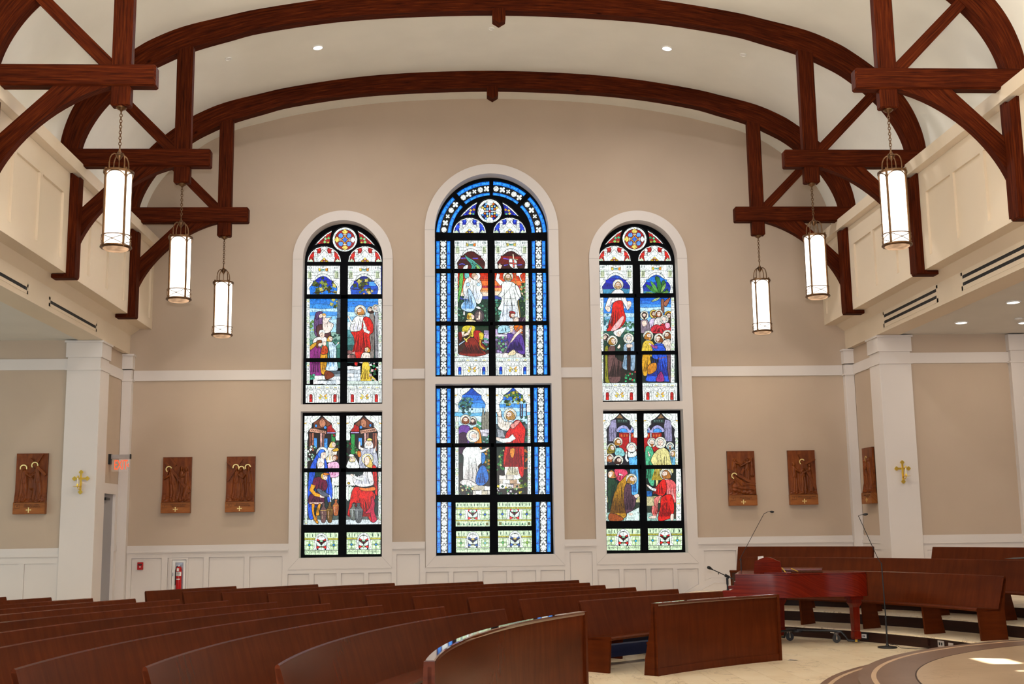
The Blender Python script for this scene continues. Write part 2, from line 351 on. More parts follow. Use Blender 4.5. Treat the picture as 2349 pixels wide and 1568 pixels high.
# vault
mb = MB()
for i in range(len(OUTF)-1):
    (x0, z0), (x1, z1) = OUTF[i], OUTF[i+1]
    mb.quad([(x0, -6, z0), (x1, -6, z1), (x1, D, z1), (x0, D, z0)]); mb.quad([(x0, -6, z0+.08), (x1, -6, z1+.08), (x1, D+.4, z1+.08), (x0, D+.4, z0+.08)])
me = mesh_of(mb.v, mb.f); bm = bmesh.new(); bm.from_mesh(me); bmesh.ops.remove_doubles(bm, verts=bm.verts, dist=1e-5); bm.to_mesh(me); bm.free()
me.polygons.foreach_set('use_smooth', [True]*len(me.polygons)); tag(link('ceiling', me, None, M_CEIL), kind='structure')
TR_Y = [22.16, 18.637, 15.113, 11.59]        # front planes of the trusses
side = {-1: 'left', 1: 'right'}
for s in (-1, 1):
    cl = thing('wall_'+side[s]+'_clerestory', kind='structure')
    # core: back board, soffit, sloped cove, fascia
    pr = [(XC+.038, 5.90), (XC+.038, 7.50), (6.77, 7.52), (6.77, 7.72), (6.83, 7.72), (6.83, 7.60), (7.40, 7.60), (7.75, 6.0), (7.75, ZF+.02), (XG+.45, ZF+.02), (XG+.45, ZF), (XG, ZF), (XG, ZBG), (XG-.17, ZB), (XC, ZB), (XC, 5.90)]
    m = MB(); m.prism([(s*a, b) for a, b in pr], -6, D+0.02); m.obj('clerestory_wall', M_CLER, cl)
    # raised frame with recessed panels
    def zf(y0, y1, z0, z1, nm='stile'):
        m = MB(); m.box(s*XC, s*(XC+.050), y0, y1, z0, z1); m.obj(nm, M_CLER, cl)
    zf(-6, D, 5.90, 6.07, 'bottom_rail'); zf(-6, D, 7.12, 7.50, 'top_rail')
    edges = [-6]
    for Y in TR_Y: pass
    cuts = []
    for Y in TR_Y+[8.07, 4.54, 1.02]:
        cuts += [Y-0.30-0.02, Y-1.26, Y-2.30] if Y > 0 else []
    for Y in TR_Y+[8.07, 4.54, 1.02]:
        # stile beside the wall post, and two stiles between
        zf(Y-0.48, Y+0.20, 6.07, 7.12)
        zf(Y-1.53, Y-1.43, 6.07, 7.12); zf(Y-2.58, Y-2.48, 6.07, 7.12)
    zf(23.53, D, 6.07, 7.12); zf(22.67, 22.77, 6.07, 7.12)
    # aisle ceiling
    m = MB(); m.box(s*7.70, s*15, -6, D, ZF+.02, ZF+.10); m.obj('ceiling_aisle_'+side[s], M_AISLE, kind='structure')
    # aisle end wall flush with the column front, and the short wall from column to back wall
    m = MB(); m.box(s*7.9, s*15, 21.98, 22.3, 0, ZF+.02); m.obj('wall_aisle_'+side[s], M_WALL, kind='structure')
    if s > 0:
        m = MB(); m.box(s*7.42, s*7.6, 22.40, D, 0, ZF+.1); m.obj('wall_stub_right', M_WALL, kind='structure')
    else:
        m = MB(); m.box(-7.6, -7.42, 22.4, D, 2.62, ZF+.1); m.box(-7.6, -7.42, 23.50, D, 0, 2.62); m.obj('wall_stub_left', M_WALL, kind='structure')
    # column
    c = thing('column', 'white square nave column on the %s with a gold cross sconce on its face' % side[s], 'column', (s*7.65, 22.3, 0))
    m = MB(); m.box(s*7.345, s*7.965, 21.90, 22.45, 0, ZM0); m.obj('shaft', M_TRIM, c, 0.006)
    m = MB(); m.box(s*7.355, s*7.955, 21.91, 22.44, ZM0+.02, ZM1+.02); m.obj('necking', M_TRIM, c)
    m = MB(); m.box(s*7.325, s*7.985, 21.88, 22.47, ZM0-.015, ZM0+.02); m.obj('astragal', M_TRIM, c)
    m = MB(); m.box(s*7.325, s*7.985, 21.88, 22.47, ZM1+.02, 5.325); m.obj('capital', M_TRIM, c)
    m = MB(); m.box(s*7.30, s*8.01, 21.855, 22.495, 5.325, 5.36); m.obj('cap_moulding', M_TRIM, c)
    # corner pilaster at the back wall
    c = thing('pilaster', 'slim white corner pilaster at the %s end of the back wall' % side[s], 'pilaster', (s*7.31, D-.075, 0))
    m = MB(); m.box(s*7.225, s*7.415, D-.15, D, 0, ZM0); m.obj('shaft', M_TRIM, c, 0.004)
    m = MB(); m.box(s*7.235, s*7.415, D-.14, D, ZM0+.02, 5.03); m.obj('necking', M_TRIM, c)
    m = MB(); m.box(s*7.20, s*7.425, D-.17, D, ZM0-.015, ZM0+.02); m.obj('astragal', M_TRIM, c)
    m = MB(); m.box(s*7.21, s*7.42, D-.16, D, 5.05, 5.315); m.obj('capital', M_TRIM, c)
    m = MB(); m.box(s*7.19, s*7.43, D-.18, D, 5.315, 5.35); m.obj('cap_moulding', M_TRIM, c)
    # far pilaster on the aisle end wall
    c = thing('aisle_pilaster', 'white pilaster on the %s aisle end wall, away from the nave' % side[s], 'pilaster', (s*10.05, 21.9, 0))
    m = MB(); m.box(s*9.90, s*10.22, 21.86, 21.98, 0, ZM0); m.obj('shaft', M_TRIM, c)
    m = MB(); m.box(s*9.91, s*10.21, 21.87, 21.98, ZM0+.02, 5.05); m.obj('necking', M_TRIM, c)
    m = MB(); m.box(s*9.88, s*10.24, 21.84, 21.98, ZM0-.015, ZM0+.02); m.obj('astragal', M_TRIM, c); m = MB(); m.box(s*9.88, s*10.24, 21.84, 21.98, 5.05, 5.36); m.obj('capital', M_TRIM, c)
    # band and rail on aisle end wall and stub
    t = thing('trim_aisle_'+side[s], kind='structure')
    m = MB(); m.box(s*7.97, s*15, 21.955, 21.98, ZM0, ZM1); m.box(s*7.395, s*7.42, 22.45, D-.15, ZM0, ZM1); m.obj('band', M_TRIM, t)
    m = MB(); m.box(s*7.97, s*15, 21.945, 21.98, 1.47, ZR); m.box(s*7.97, s*15, 21.93, 21.98, 1.41, 1.47); m.box(s*7.97, s*15, 21.955, 21.98, 1.36, 1.41)
    m.box(s*7.97, s*15, 21.97, 21.98, 0, 1.36); m.obj('chair_rail', M_TRIM, t)
    fr = MB(); x = 8.14
    fr.box(s*7.97, s*15, 21.95, 21.98, 1.29, 1.37); fr.box(s*7.97, s*8.06, 21.95, 21.98, 0, 1.29)
    k = 0
    for x in np.arange(8.06, 14.5, 0.62):
        fr.box(s*(x+.52), s*(x+.62), 21.95, 21.98, 0, 1.29)
        q = MB(); q.box(s*(x+.004), s*(x+.516), 21.962, 21.969, 0.12, 1.286); q.obj('panel', M_TRIM, t)
    fr.obj('wainscot_frame', M_TRIM, t)
    if s > 0:
        fr = MB(); fr.box(7.39, 7.42, 22.45, D-.15, 1.47, ZR); fr.box(7.375, 7.42, 22.45, D-.15, 1.41, 1.47); fr.box(7.402, 7.42, 22.45, D-.15, 0, 1.40); fr.box(7.385, 7.405, 22.45, 22.55, 0, 1.30); fr.box(7.385, 7.405, 23.4, 23.55, 0, 1.30); fr.box(7.385, 7.405, 22.45, 23.55, 1.30, 1.405)
        fr.obj('stub_rail', M_TRIM, t)

# floor and tiles
m = MB(); m.box(-15, 15, -6, D, -0.12, -0.012); fl_ = m.obj('floor', M_GROUT, kind='structure')
m = MB(); m.box(-15, -0.6, -6, D, -0.012, 0); m.box(-0.6, 15, -6, 12.2, -0.012, 0); m.box(-0.6, 15, 19.8, D, -0.012, 0); m.box(6.5, 15, 12.2, 19.8, -0.012, 0); m.obj('floor_slab', M_MARBLE, fl_)
TX, TY = 0.355, 0.76
tm = MB().box(0.002, TX-.002, 0.002, TY-.002, -0.012, 0.0)
tme = mesh_of(tm.v, tm.f, tm.uv); tme.materials.append(M_MARBLE)
for i in range(20):
    for j in range(11 if i % 2 else 10):
        y, k = (12.2+j*TY, 1) if i % 2 == 0 else ((12.2, .5) if j == 0 else (12.2+(j-.5)*TY, 1 if j < 10 else .5))
        o = bpy.data.objects.new('tile', tme); COL.objects.link(o); o.parent = fl_; o.location = (-0.6+i*TX, y, 0); o.scale = (1, k, 1)

# unseen right outer wall, openings shaped to cast the platform's sun patches; left outer wall
def sunhole(pts, zz=0.30):
    out = []
    for (a, b) in pts:
        u, v = 1890+a/5.118, 1360+b/5.118
        d = ray(u, v); t = (zz-CAMZ)/d[2]; P = Vector((CAMX+d[0]*t, d[1]*t, zz)); k = (14.6-P.x)/SUN.x; Q = P+SUN*k; out.append((Q.y, Q.z))
    return out
h1 = sunhole([(1580, 765), (1700, 755), (2120, 765), (2330, 820), (2240, 832), (1840, 832), (1750, 815)])
h2 = sunhole([(2105, 908), (2180, 900), (2349, 902), (2349, 935), (2230, 932), (2150, 920)])
o = plate('wall_right_outer', [(-6, 0), (D, 0), (D, 5.47), (-6, 5.47)], [h1, h2], 14.6, 14.75, M_WALL, kind='structure')
o.data.transform(Matrix(((0, 1, 0, 0), (1, 0, 0, 0), (0, 0, 1, 0), (0, 0, 0, 1))))
m = MB(); m.box(-14.75, -14.6, -6, D, 0, 5.47); m.obj('wall_left_outer', M_WALL, kind='structure')

# ------------------------------------------------ back wall trims: windows, band, rail, wainscot
YG = D+0.33
win = []
wl = ['structure']*3
for i, ((c, hw, z0, zs, t0, t1), r) in enumerate(zip(WIN, rise)):
    wobj = thing('window_%d' % (i+1), kind='structure', loc=(c, D, z0)); win.append(wobj)
    outer = archloop(c, hw+TRW[i], 1.06, zs, 48, r+TRW[i])
    lower = rect(c-hw, c+hw, z0, t0)
    upper = archloop(c, hw, t1, zs, 48, r)
    plate('casing', outer, [lower, upper], D-0.05, D+0.38, M_TRIM, wobj)
    # fine joints of the casing: mitres at the sill and butt joints on the jambs
    jm = MB()
    for sx in (-1, 1):
        x0, x1 = c+sx*hw, c+sx*(hw+TRW[i])
        jm.prism([(x0, z0), (x1, 1.06), (x1, 1.066), (x0, z0+.006)], D-0.0512, D-0.049)
        for zz in (zs, zs-0.98):
            jm.box(min(x0, x1), max(x0, x1), D-0.0512, D-0.049, zz-.003, zz+.003)
    jm.obj('casing_joints', M_GREY, wobj)
tr = thing('trim_1', kind='structure')
seg = [(-7.22, -4.085), (-2.045, -1.395), (1.385, 2.015), (4.065, 7.22)]
m = MB()
for a, b in seg: m.box(a, b, D-.025, D, ZM0, ZM1)
m.obj('band', M_TRIM, tr)
m = MB()
for a, b in seg:
    m.box(a, b, D-.05, D, 1.47, ZR); m.box(a, b, D-.072, D, 1.43, 1.47); m.box(a, b, D-.055, D, 1.405, 1.43); m.box(a, b, D-.042, D, 1.37, 1.405)
m.obj('chair_rail', M_TRIM, tr)
# wainscot frame: outline stepped around the casings
outl = [(-7.22, 0), (7.22, 0), (7.22, 1.40), (4.065, 1.40), (4.065, 1.06), (2.015, 1.06), (2.015, 1.40), (1.385, 1.40), (1.385, 1.06), (-1.395, 1.06), (-1.395, 1.40), (-2.045, 1.40), (-2.045, 1.06), (-4.085, 1.06), (-4.085, 1.40), (-7.22, 1.40)]
PAN = [(-7.13, -6.54, 1.325), (-6.43, -5.73, 1.325), (-5.63, -4.94, 1.325), (-4.84, -4.20, 1.325), (-4.09, -3.67, .975), (-3.58, -3.14, .975), (-3.05, -2.60, .975), (-2.51, -2.06, .975), (-1.96, -1.50, 1.325),
       (-1.385, -.93, .97), (-.84, -.35, .97), (-.26, .22, .97), (.32, .80, .97), (.89, 1.375, .97), (1.48, 1.93, 1.32), (2.03, 2.46, .965), (2.55, 3.0, .965), (3.09, 3.54, .965)]
ph = [rect(a, b, 0.30, t) for a, b, t in PAN]
# panels beside the stairs: their bottoms step up with the skirt board
ST = [[(3.63, .42), (4.05, .65), (4.05, .955), (3.63, .955)], [(4.18, .71), (4.31, .765), (4.83, .765), (4.83, 1.305), (4.18, 1.305)], [(4.94, .765), (5.6, .765), (5.6, 1.305), (4.94, 1.305)], [(5.7, .765), (6.36, .765), (6.36, 1.305), (5.7, 1.305)], [(6.46, .765), (7.12, .765), (7.12, 1.305), (6.46, 1.305)]]
plate('wainscot_frame', outl, ph+ST, D-.040, D-.008, M_TRIM, tr)
plate('wainscot_backing', outl, [], D-.008, D, M_TRIM, tr)
for a, b, t in PAN:
    m = MB(); m.box(a+.006, b-.006, D-.017, D-.008, .306, t-.006); m.obj('panel', M_TRIM, tr)
for L in ST:
    cx_ = sum(q[0] for q in L)/len(L); cz_ = sum(q[1] for q in L)/len(L)
    m = MB(); m.prism([(cx_+(x-cx_)*.985, cz_+(z_-cz_)*.985) for x, z_ in L], D-.017, D-.008); m.obj('panel', M_TRIM, tr)
# stair skirt board with its bead
m = MB(); m.prism([(3.55, 0.22), (4.02, .50), (4.36, .67), (7.2, .67), (7.2, 0), (3.55, 0)], D-.055, D-.04); m.obj('skirt_board', M_TRIM, tr)
m = MB(); m.tube([(3.55, D-.055, .22), (4.02, D-.055, .50), (4.36, D-.055, .67), (7.2, D-.055, .67)], .008, 6); m.obj('skirt_bead', M_TRIM, tr)

# door on the left stub wall
dd = thing('door_1', kind='structure', loc=(-7.42, 23.0, 0))
m = MB(); m.box(-7.50, -7.45, 22.4, 23.36, 0, 2.56); m.obj('door_leaf', M_DOOR, dd)
m = MB(); m.box(-7.6, -7.395, 23.36, 23.50, 0, 2.56); m.box(-7.6, -7.395, 22.4, 23.50, 2.56, 2.76); m.obj('door_frame', M_TRIM, dd)
m = MB(); m.box(-7.47, -7.40, 22.75, 23.0, 2.44, 2.49); m.obj('door_closer', M_BLACK, dd)
m = MB(); m.box(-7.46, -7.38, 23.352, 23.51, 1.47, 1.58); m.obj('rail_return', M_TRIM, dd)

# linear air slots in the fascia
def slot(s, y0, y1, rows, lab):
    t = thing('air_diffuser', lab, 'air vent', (s*XG, (y0+y1)/2, 5.55))
    zc = [5.525] if rows == 1 else [5.65, 5.535]
    zt, zb_ = (5.60, 5.45) if rows == 1 else (5.73, 5.44)
    m = MB(); a, b = s*XG, s*(XG-.006)
    m.box(a, b, y0-.05, y1+.05, zb_, min(zc)-.027); m.box(a, b, y0-.05, y1+.05, max(zc)+.027, zt)
    m.box(a, b, y0-.05, y0, zb_, zt); m.box(a, b, y1, y1+.05, zb_, zt)
    if rows == 2: m.box(a, b, y0, y1, zc[1]+.027, zc[0]-.027)
    m.obj('bezel', M_CLER, t)
    for zz in zc:
        m = MB(); m.box(s*(XG-.001), s*(XG-.003), y0, y1, zz-.027, zz+.027); m.obj('slot', M_SLOT, t)
        for k in range(5):
            m = MB(); yy = y0+.12+k*(y1-y0-.2)/4; m.box(s*(XG-.001), s*(XG-.006), yy, yy+.015, zz-.026, zz+.026); m.obj('blade', M_BLACK, t)
slot(-1, 18.96, 21.4, 1, 'single-slot linear air vent in the left fascia, nearer the back wall'); slot(-1, 15.5, 17.92, 1, 'single-slot linear air vent in the left fascia, cut by the photo edge')
slot(1, 18.98, 21.42, 2, 'double-slot linear air vent in the right fascia, nearer the back wall'); slot(1, 15.5, 17.95, 2, 'double-slot linear air vent in the right fascia, cut by the photo edge')

# recessed lights and small ceiling caps
def vault_z(x):
    x = abs(x)
    for (a, za), (b, zb_) in zip(OUT, OUT[1:]):
        if a <= x <= b: return za+(zb_-za)*(x-a)/(b-a)
def can(x, y, z, r, lab, lit=True, tilt=0):
    t = thing('recessed_light' if lit else 'ceiling_cap', lab, 'ceiling light' if lit else 'cap', (x, y, z))
    t.rotation_euler = (0, tilt, 0)
    m = MB(); m.lathe([(r, 0.01), (r*1.22, 0.005), (r*1.22, -.012), (r, -.014), (r, 0.01)], (0, 0, 0), 24, caps=False); o = link('trim_ring', mesh_of(m.v, m.f), t, M_WHITE, False)
    m = MB(); m.lathe([(0.001, -.004), (r, -.004), (r, .02), (.001, .02)], (0, 0, 0), 24); o = link('lens' if lit else 'cover_plate', mesh_of(m.v, m.f), t, M_CAN if lit else M_WHITE, False)
for (u, v), lab, lit, r in (((729, 108), 'left recessed downlight in the curved white vault', True, .085), ((1530, 110), 'right recessed downlight in the curved white vault', True, .085),
                            ((524, 134), 'small flat cap on the left haunch of the vault', False, .05), ((1127, 65), 'small flat cap at the crown of the vault', False, .045), ((1705, 125), 'small flat cap on the right haunch of the vault', False, .05)):
    d = ray(u, v); zt = 10.5
    for _ in range(20):
        t = (zt-CAMZ)/d[2]; zt = vault_z(CAMX+d[0]*t)
    x = CAMX+d[0]*t; sl_ = (vault_z(abs(x)+.05)-vault_z(abs(x)))/.05*(1 if x > 0 else -1)
    can(x, d[1]*t, zt-.006, r, lab, lit, -math.atan(sl_))
can(8.42, 20.59, ZF+.012, .10, 'recessed downlight in the right aisle ceiling, nearest its column'); can(8.45, 18.64, ZF+.012, .10, 'recessed downlight in the right aisle ceiling, nearer the camera')
can(9.61, 20.63, ZF+.012, .10, 'recessed downlight in the right aisle ceiling, cut by the photo edge'); can(9.31, 20.22, ZF+.012, .06, 'small flat cap in the right aisle ceiling', False)
for (x, y) in ((8.42, 20.59), (8.45, 18.64), (9.61, 20.63), (-9.3, 19.0)):
    area('aisle_downlight', (x, y, ZF-.03), (0, 0, -1), 0.18, 0.18, (5 if x < 8.43 else 11) if x > 0 else 8, (1.0, 0.84, 0.66))
# ---------------------------------------------------------------- timber trusses
WHERE = ['farthest timber truss, next to the back wall', 'middle timber truss of the three', 'nearest timber truss, its arch cut off by the top of the photo']
LP = {-1: ['left', 'on the left'], 1: ['right', 'on the right']}
def bez(p, n=14):
    return [tuple(sum(math.comb(len(p)-1, k)*(t**k)*((1-t)**(len(p)-1-k))*p[k][a] for k in range(len(p))) for a in (0, 1)) for t in [i/n for i in range(n+1)]]
for ti, Y in enumerate(TR_Y[:3]):
    T = thing('timber_truss', 'dark stained arched %s' % WHERE[ti], 'roof truss', (0, Y, 7.8))
    m = MB(); m.strip(OUTF, INNF, Y, Y+.20); m.obj('arch', M_BEAM, T)
    m = MB(); m.prism([(-.11, 10.46), (-.11, 10.265), (0, 10.195), (.11, 10.265), (.11, 10.46)], Y-.02, Y+.19, grain=(0, 1)); m.obj('crown_drop', M_BEAM, T)
    for s in (-1, 1):
        fx = lambda P: [(s*x, z) for x, z in P]
        m = MB(); m.prism([(s*4.74, 7.69), (s*7.08, 7.69), (s*7.08, 7.99), (s*4.74, 7.99)], Y-.03, Y+.17); m.obj('hammer_beam', M_BEAM, T, 0.022)
        zt = np.interp(5.2, [p[0] for p in INN], [p[1] for p in INN])+.05
        m = MB(); m.prism([(s*5.07, 7.985), (s*5.33, 7.985), (s*5.33, zt-.05), (s*5.07, zt+.02)], Y-.005, Y+.14, grain=(0, 1)); m.obj('hammer_post', M_BEAM, T, 0.006)
        m = MB(); m.prism([(s*5.07, 7.42), (s*5.33, 7.42), (s*5.33, 7.70), (s*5.07, 7.70)], Y-.01, Y+.15, grain=(0, 1)); m.obj('pendant_block', M_BEAM, T, 0.018)
        m = MB(); m.prism(fx([(5.33, 7.98), (5.48, 7.98), (6.56, 9.09), (6.40, 9.16), (5.33, 8.08)]), Y+.01, Y+.13, grain=(s*.707, .707)); m.obj('strut', M_BEAM, T)
        up = [(5.36, 7.70), (5.7, 7.70), (6.07, 7.695), (6.35, 7.42), (6.63, 7.15), (6.90, 6.88), (6.91, 6.38)]
        lo = bez([(5.33, 7.69), (6.06, 7.58), (6.66, 6.95), (6.83, 6.38)], 6)
        # brace as polygon: straight back, hollow front edge
        lo2 = bez([(5.33, 7.69), (6.02, 7.52), (6.62, 6.95), (6.83, 6.38)], 16)
        poly = [(6.91, 6.38), (6.91, 6.87), (6.07, 7.70), (5.33, 7.70)] + lo2
        cu = MB(); cu.prism(fx(poly), Y, Y+.14, grain=(s*.7, -.7)); cu.obj('curved_brace', M_BEAM, T)
        m = MB(); m.box(s*6.76, s*6.93, Y-.24, Y-.02, 5.82, 7.43)
        m.prism([(s*6.76, 7.43), (s*6.93, 7.43), (s*6.93, 7.52), (s*6.88, 7.52)], Y-.24, Y-.02, grain=(0, 1)); m.box(s*6.80, s*6.93, Y-.03, Y+.12, 5.875, 7.5); m.obj('wall_post', M_BEAM, T)
        m = MB(); m.box(s*6.765, s*7.13, Y-.235, Y-.025, 5.80, 5.872); m.obj('foot_plate', M_BEAM, T, 0.01)

# ---------------------------------------------------------------- pendant lanterns
def lantern(x, y, ztop, lab):
    T = thing('pendant_lantern', lab, 'lamp', (x, y, ztop), 'bronze pendant lanterns under the timber trusses')
    zr, zb_, R = 6.53-7.42, 5.50-7.42, 0.185
    def L(name, m, mat, sm=50): 
        me = mesh_of(m.v, m.f); bm = bmesh.new(); bm.from_mesh(me); bmesh.ops.recalc_face_normals(bm, faces=bm.faces); bm.to_mesh(me); bm.free()
        me.polygons.foreach_set('use_smooth', [True]*len(me.polygons)); me.set_sharp_from_angle(angle=math.radians(sm))
        return link(name, me, T, mat, False)
    L('ceiling_canopy', MB().lathe([(.002, 0), (.068, 0), (.070, -.012), (.05, -.03), (.022, -.045), (.012, -.06), (.002, -.06)], (0, 0, 0), 20), M_BRONZE)
    ch = MB(); n = 13; z0 = -.055; z1 = -.565; st = (z0-z1)/n
    for k in range(n):
        zc = z0-st*(k+.5); pts = []
        for q in range(12):
            a = 2*math.pi*q/12; r = .017*math.cos(a); h = (st*.66)*math.sin(a)
            pts.append((r, 0, zc+h) if k % 2 else (0, r, zc+h))
        ch.tube(pts, .0055, 5, closed=True)
    L('chain', ch, M_BRONZE)
    hub = MB(); hub.lathe([(.002, -.56), (.008, -.57), (.014, -.60), (.03, -.635), (.052, -.655), (.05, -.668), (.002, -.67)], (0, 0, 0), 16)
    L('hub', hub, M_BRONZE)
    fin = MB(); fin.lathe([(.002, -.668), (.04, -.672), (.036, -.69), (.014, -.72), (.006, -.74), (.006, zr+.01), (.002, zr+.01)], (0, 0, 0), 12); L('socket_stem', fin, M_BRONZE)
    for k in range(4):
        a = math.radians(45+90*k); ca, sa = math.cos(a), math.sin(a)
        P = [(0.035, -.652), (0.075, -.655), (.108, -.68), (.132, -.73), (.14, -.79), (.14, zr+.012)]
        L('arm', MB().tube([(r*ca, r*sa, z) for r, z in P], .0085, 8), M_BRONZE)
        L('post', MB().tube([(R*ca, R*sa, zr+.02), (R*ca, R*sa, zb_-.012)], .0155, 8), M_BRONZE)
    L('top_ring', MB().lathe([(R-.03, zr-.0), (R+.012, zr-.0), (R+.012, zr-.028), (R-.012, zr-.030), (R-.03, zr-.0)], (0, 0, 0), 32, caps=False), M_BRONZE)
    L('bottom_ring', MB().lathe([(R-.03, zb_+.02), (R+.012, zb_+.02), (R+.018, zb_+.0), (R+.006, zb_-.012), (R-.03, zb_-.01), (R-.03, zb_+.02)], (0, 0, 0), 32, caps=False), M_BRONZE)
    L('mid_band', MB().lathe([(R-.008, zb_+.16), (R+.006, zb_+.16), (R+.006, zb_+.148), (R-.008, zb_+.148), (R-.008, zb_+.16)], (0, 0, 0), 32, caps=False), M_BRONZE)
    tr_ = MB(); cr_ = MB()
    for k in range(4):
        a0 = math.radians(45+90*k)
        P = []
        for q in range(13):
            t = q/12; a = a0+t*math.pi/2; h = math.sqrt(max(0, 1-(2*t-1)**2)); P.append((R*math.cos(a), R*math.sin(a), zr-.03-.10*(1-h)))
        tr_.tube(P, .0075, 5)
        for sgn in (0, 1):
            P = []
            for q in range(9):
                t = q/8; a = a0+t*math.pi/2; h = t if sgn else 1-t; P.append(((R+.002)*math.cos(a), (R+.002)*math.sin(a), zb_+.022+.124*h))
            cr_.tube(P, .005, 5)
        am = a0+math.pi/4; 
        cr_.lathe([(.001, -.008), (.008, -.008), (.008, .008), (.001, .008)], ((R+.003)*math.cos(am), (R+.003)*math.sin(am), zb_+.084), 8)
    L('arched_tracery', tr_, M_BRONZE); L('cross_tracery', cr_, M_BRONZE)
    L('glass_shade', MB().lathe([(R-.022, zr-.03), (R-.018, zr-.05), (R-.018, zb_+.01), (R-.022, zb_)], (0, 0, 0), 36), M_SHADE)
    ln = MB(); n = 36; ring = []
    prof = [(.001, zb_-.045), (.08, zb_-.044), (.13, zb_-.036), (.155, zb_-.02), (.165, zb_-.004)]
    base = 0
    for r, z in prof:
        for k in range(n): 
            rr = r+(.005 if (k % 2 and r > .1) else 0); a = 2*math.pi*k/n; ln.v.append((rr*math.cos(a), rr*math.sin(a), z))
    for i in range(len(prof)-1):
        for k in range(n): l = (k+1) % n; ln.f.append((i*n+k, i*n+l, (i+1)*n+l, (i+1)*n+k))
    L('bottom_lens', ln, M_LENS, 20)
    return T
for s in (-1, 1):
    for k, Y in enumerate(TR_Y[:3]):
        lab = 'bronze lantern with glowing white glass hanging from the %s truss on the %s' % (['farthest', 'middle', 'nearest'][k], side[s])
        if True:
            T = lantern(s*5.20, Y+.07, 7.42, lab)
        area('lantern_downlight', (s*5.20, Y+.07, 5.40), (0, 0, -1), 0.2, 0.2, 14, (1.0, 0.80, 0.56))
# ---------------------------------------------------------------- pews
N0 = (7.753, 8.413); C0 = (-0.88, 14.5)
ORD = ['first', 'second', 'third', 'fourth', 'fifth', 'sixth', 'seventh', 'eighth', 'ninth', 'tenth', 'eleventh', 'twelfth', 'thirteenth']
def end_profile(R, z, h=.87): return [(R-.44, z), (R-.47, z+.40), (R-.13, z+.42), (R-.005, z+h-.03), (R+.035, z+h-.03), (R-.03, z+.42), (R+.0, z)]
def pew(R, a0, a1, z, c, lab, group, name='pew', kneel=True, nsup=None):
    L = math.radians(abs(a1-a0))*R; n = max(6, int(L/0.16)); am = math.radians((a0+a1)/2)
    T = thing(name, lab, 'pew', (c[0]+R*math.cos(am), c[1]+R*math.sin(am), z), group)
    # back: leaning board with rounded top
    prof = [(R-.145, z+.385), (R-.002, z+.845), (R+.002, z+.862), (R+.016, z+.872), (R+.032, z+.862), (R+.036, z+.845), (R-.105, z+.385)]
    m = MB(); m.arc(prof, c, a0, a1, n); m.obj('backrest', M_PEW, T, smooth=35)
    m = MB(); m.arc([(R-.49, z+.40), (R-.50, z+.425), (R-.485, z+.445), (R-.12, z+.425), (R-.12, z+.395)], c, a0, a1, n); m.obj('seat', M_PEW, T, smooth=35)
    k = nsup or max(2, int(round(L/1.35))+1)
    w_ = math.degrees(.035/R)
    sg = 1 if a1 > a0 else -1
    for i in range(k):
        a = a0+(a1-a0)*i/(k-1); lo, hi = (a, a+sg*w_) if i < k-1 else (a-sg*w_, a)
        if i in (0, k-1): m = MB(); m.arc(end_profile(R, z), c, lo, hi, 1); m.obj('end_panel', M_PEW, T)
        else: m = MB(); m.arc([(R-.42, z), (R-.45, z+.40), (R-.13, z+.40), (R-.03, z)], c, lo, hi, 1); m.obj('support', M_PEW, T)
    if kneel:
        i0, i1 = a0+sg*math.degrees(.30/R), a1-sg*math.degrees(.30/R)
        m = MB(); m.arc([(R+.10, z+.10), (R+.10, z+.19), (R+.13, z+.25), (R+.28, z+.25), (R+.30, z+.19), (R+.30, z+.12)], c, i0, i1, n); m.obj('kneeler_pad', M_NAVY, T, smooth=40)
        for a in (i0, i1-sg*w_):
            m = MB(); m.arc([(R+.08, z), (R+.08, z+.12), (R+.26, z+.12), (R+.22, z)], c, a, a+sg*w_, 1); m.obj('kneeler_foot', M_PEW, T)
    return T
RAD = [9.80, 10.74, 11.67, 12.57, 13.49, 14.40, 15.32, 16.13, 16.93, 17.76, 18.62]
RIGHT_A = [144.3, 143.9, 144.2, 144.1, 144.2, 144.3, 144.5, 144.9, 145.3, 145.6, 146.1]
for i, (R, b) in enumerate(zip(RAD, RIGHT_A)):
    lab = 'long curved wooden pew in the left-hand block, %s behind its front screen' % ORD[i]
    if i == 10: lab = 'rearmost curved wooden pew at the left edge, only its top corner in view'
    pew(R, 178.3, b, 0, N0, lab, 'pews of the left-hand block')
BL = [135.2, 135.6, 136.1, 136.9, 137.2, 137.5, 138.4, 139.1]; 
BLs = [135.2, 135.9, 136.1, 136.9, 137.2, 137.5, 138.4, 139.1, 139.5, 139.9]
BR = [118.8, 119.1, 119.6, 119.2, 117.8, 116.2, 121.8, 126.6, 130.3, 134.1]
RB = [9.80, 10.72, 11.62, 12.53, 13.42, 14.36, 15.28, 16.15, 16.98, 17.80]
for i in range(10):
    pew(RB[i], BLs[i], BR[i], 0, N0, 'curved wooden pew in the block before the windows, %s behind its front screen' % ORD[i], 'pews of the block before the windows')
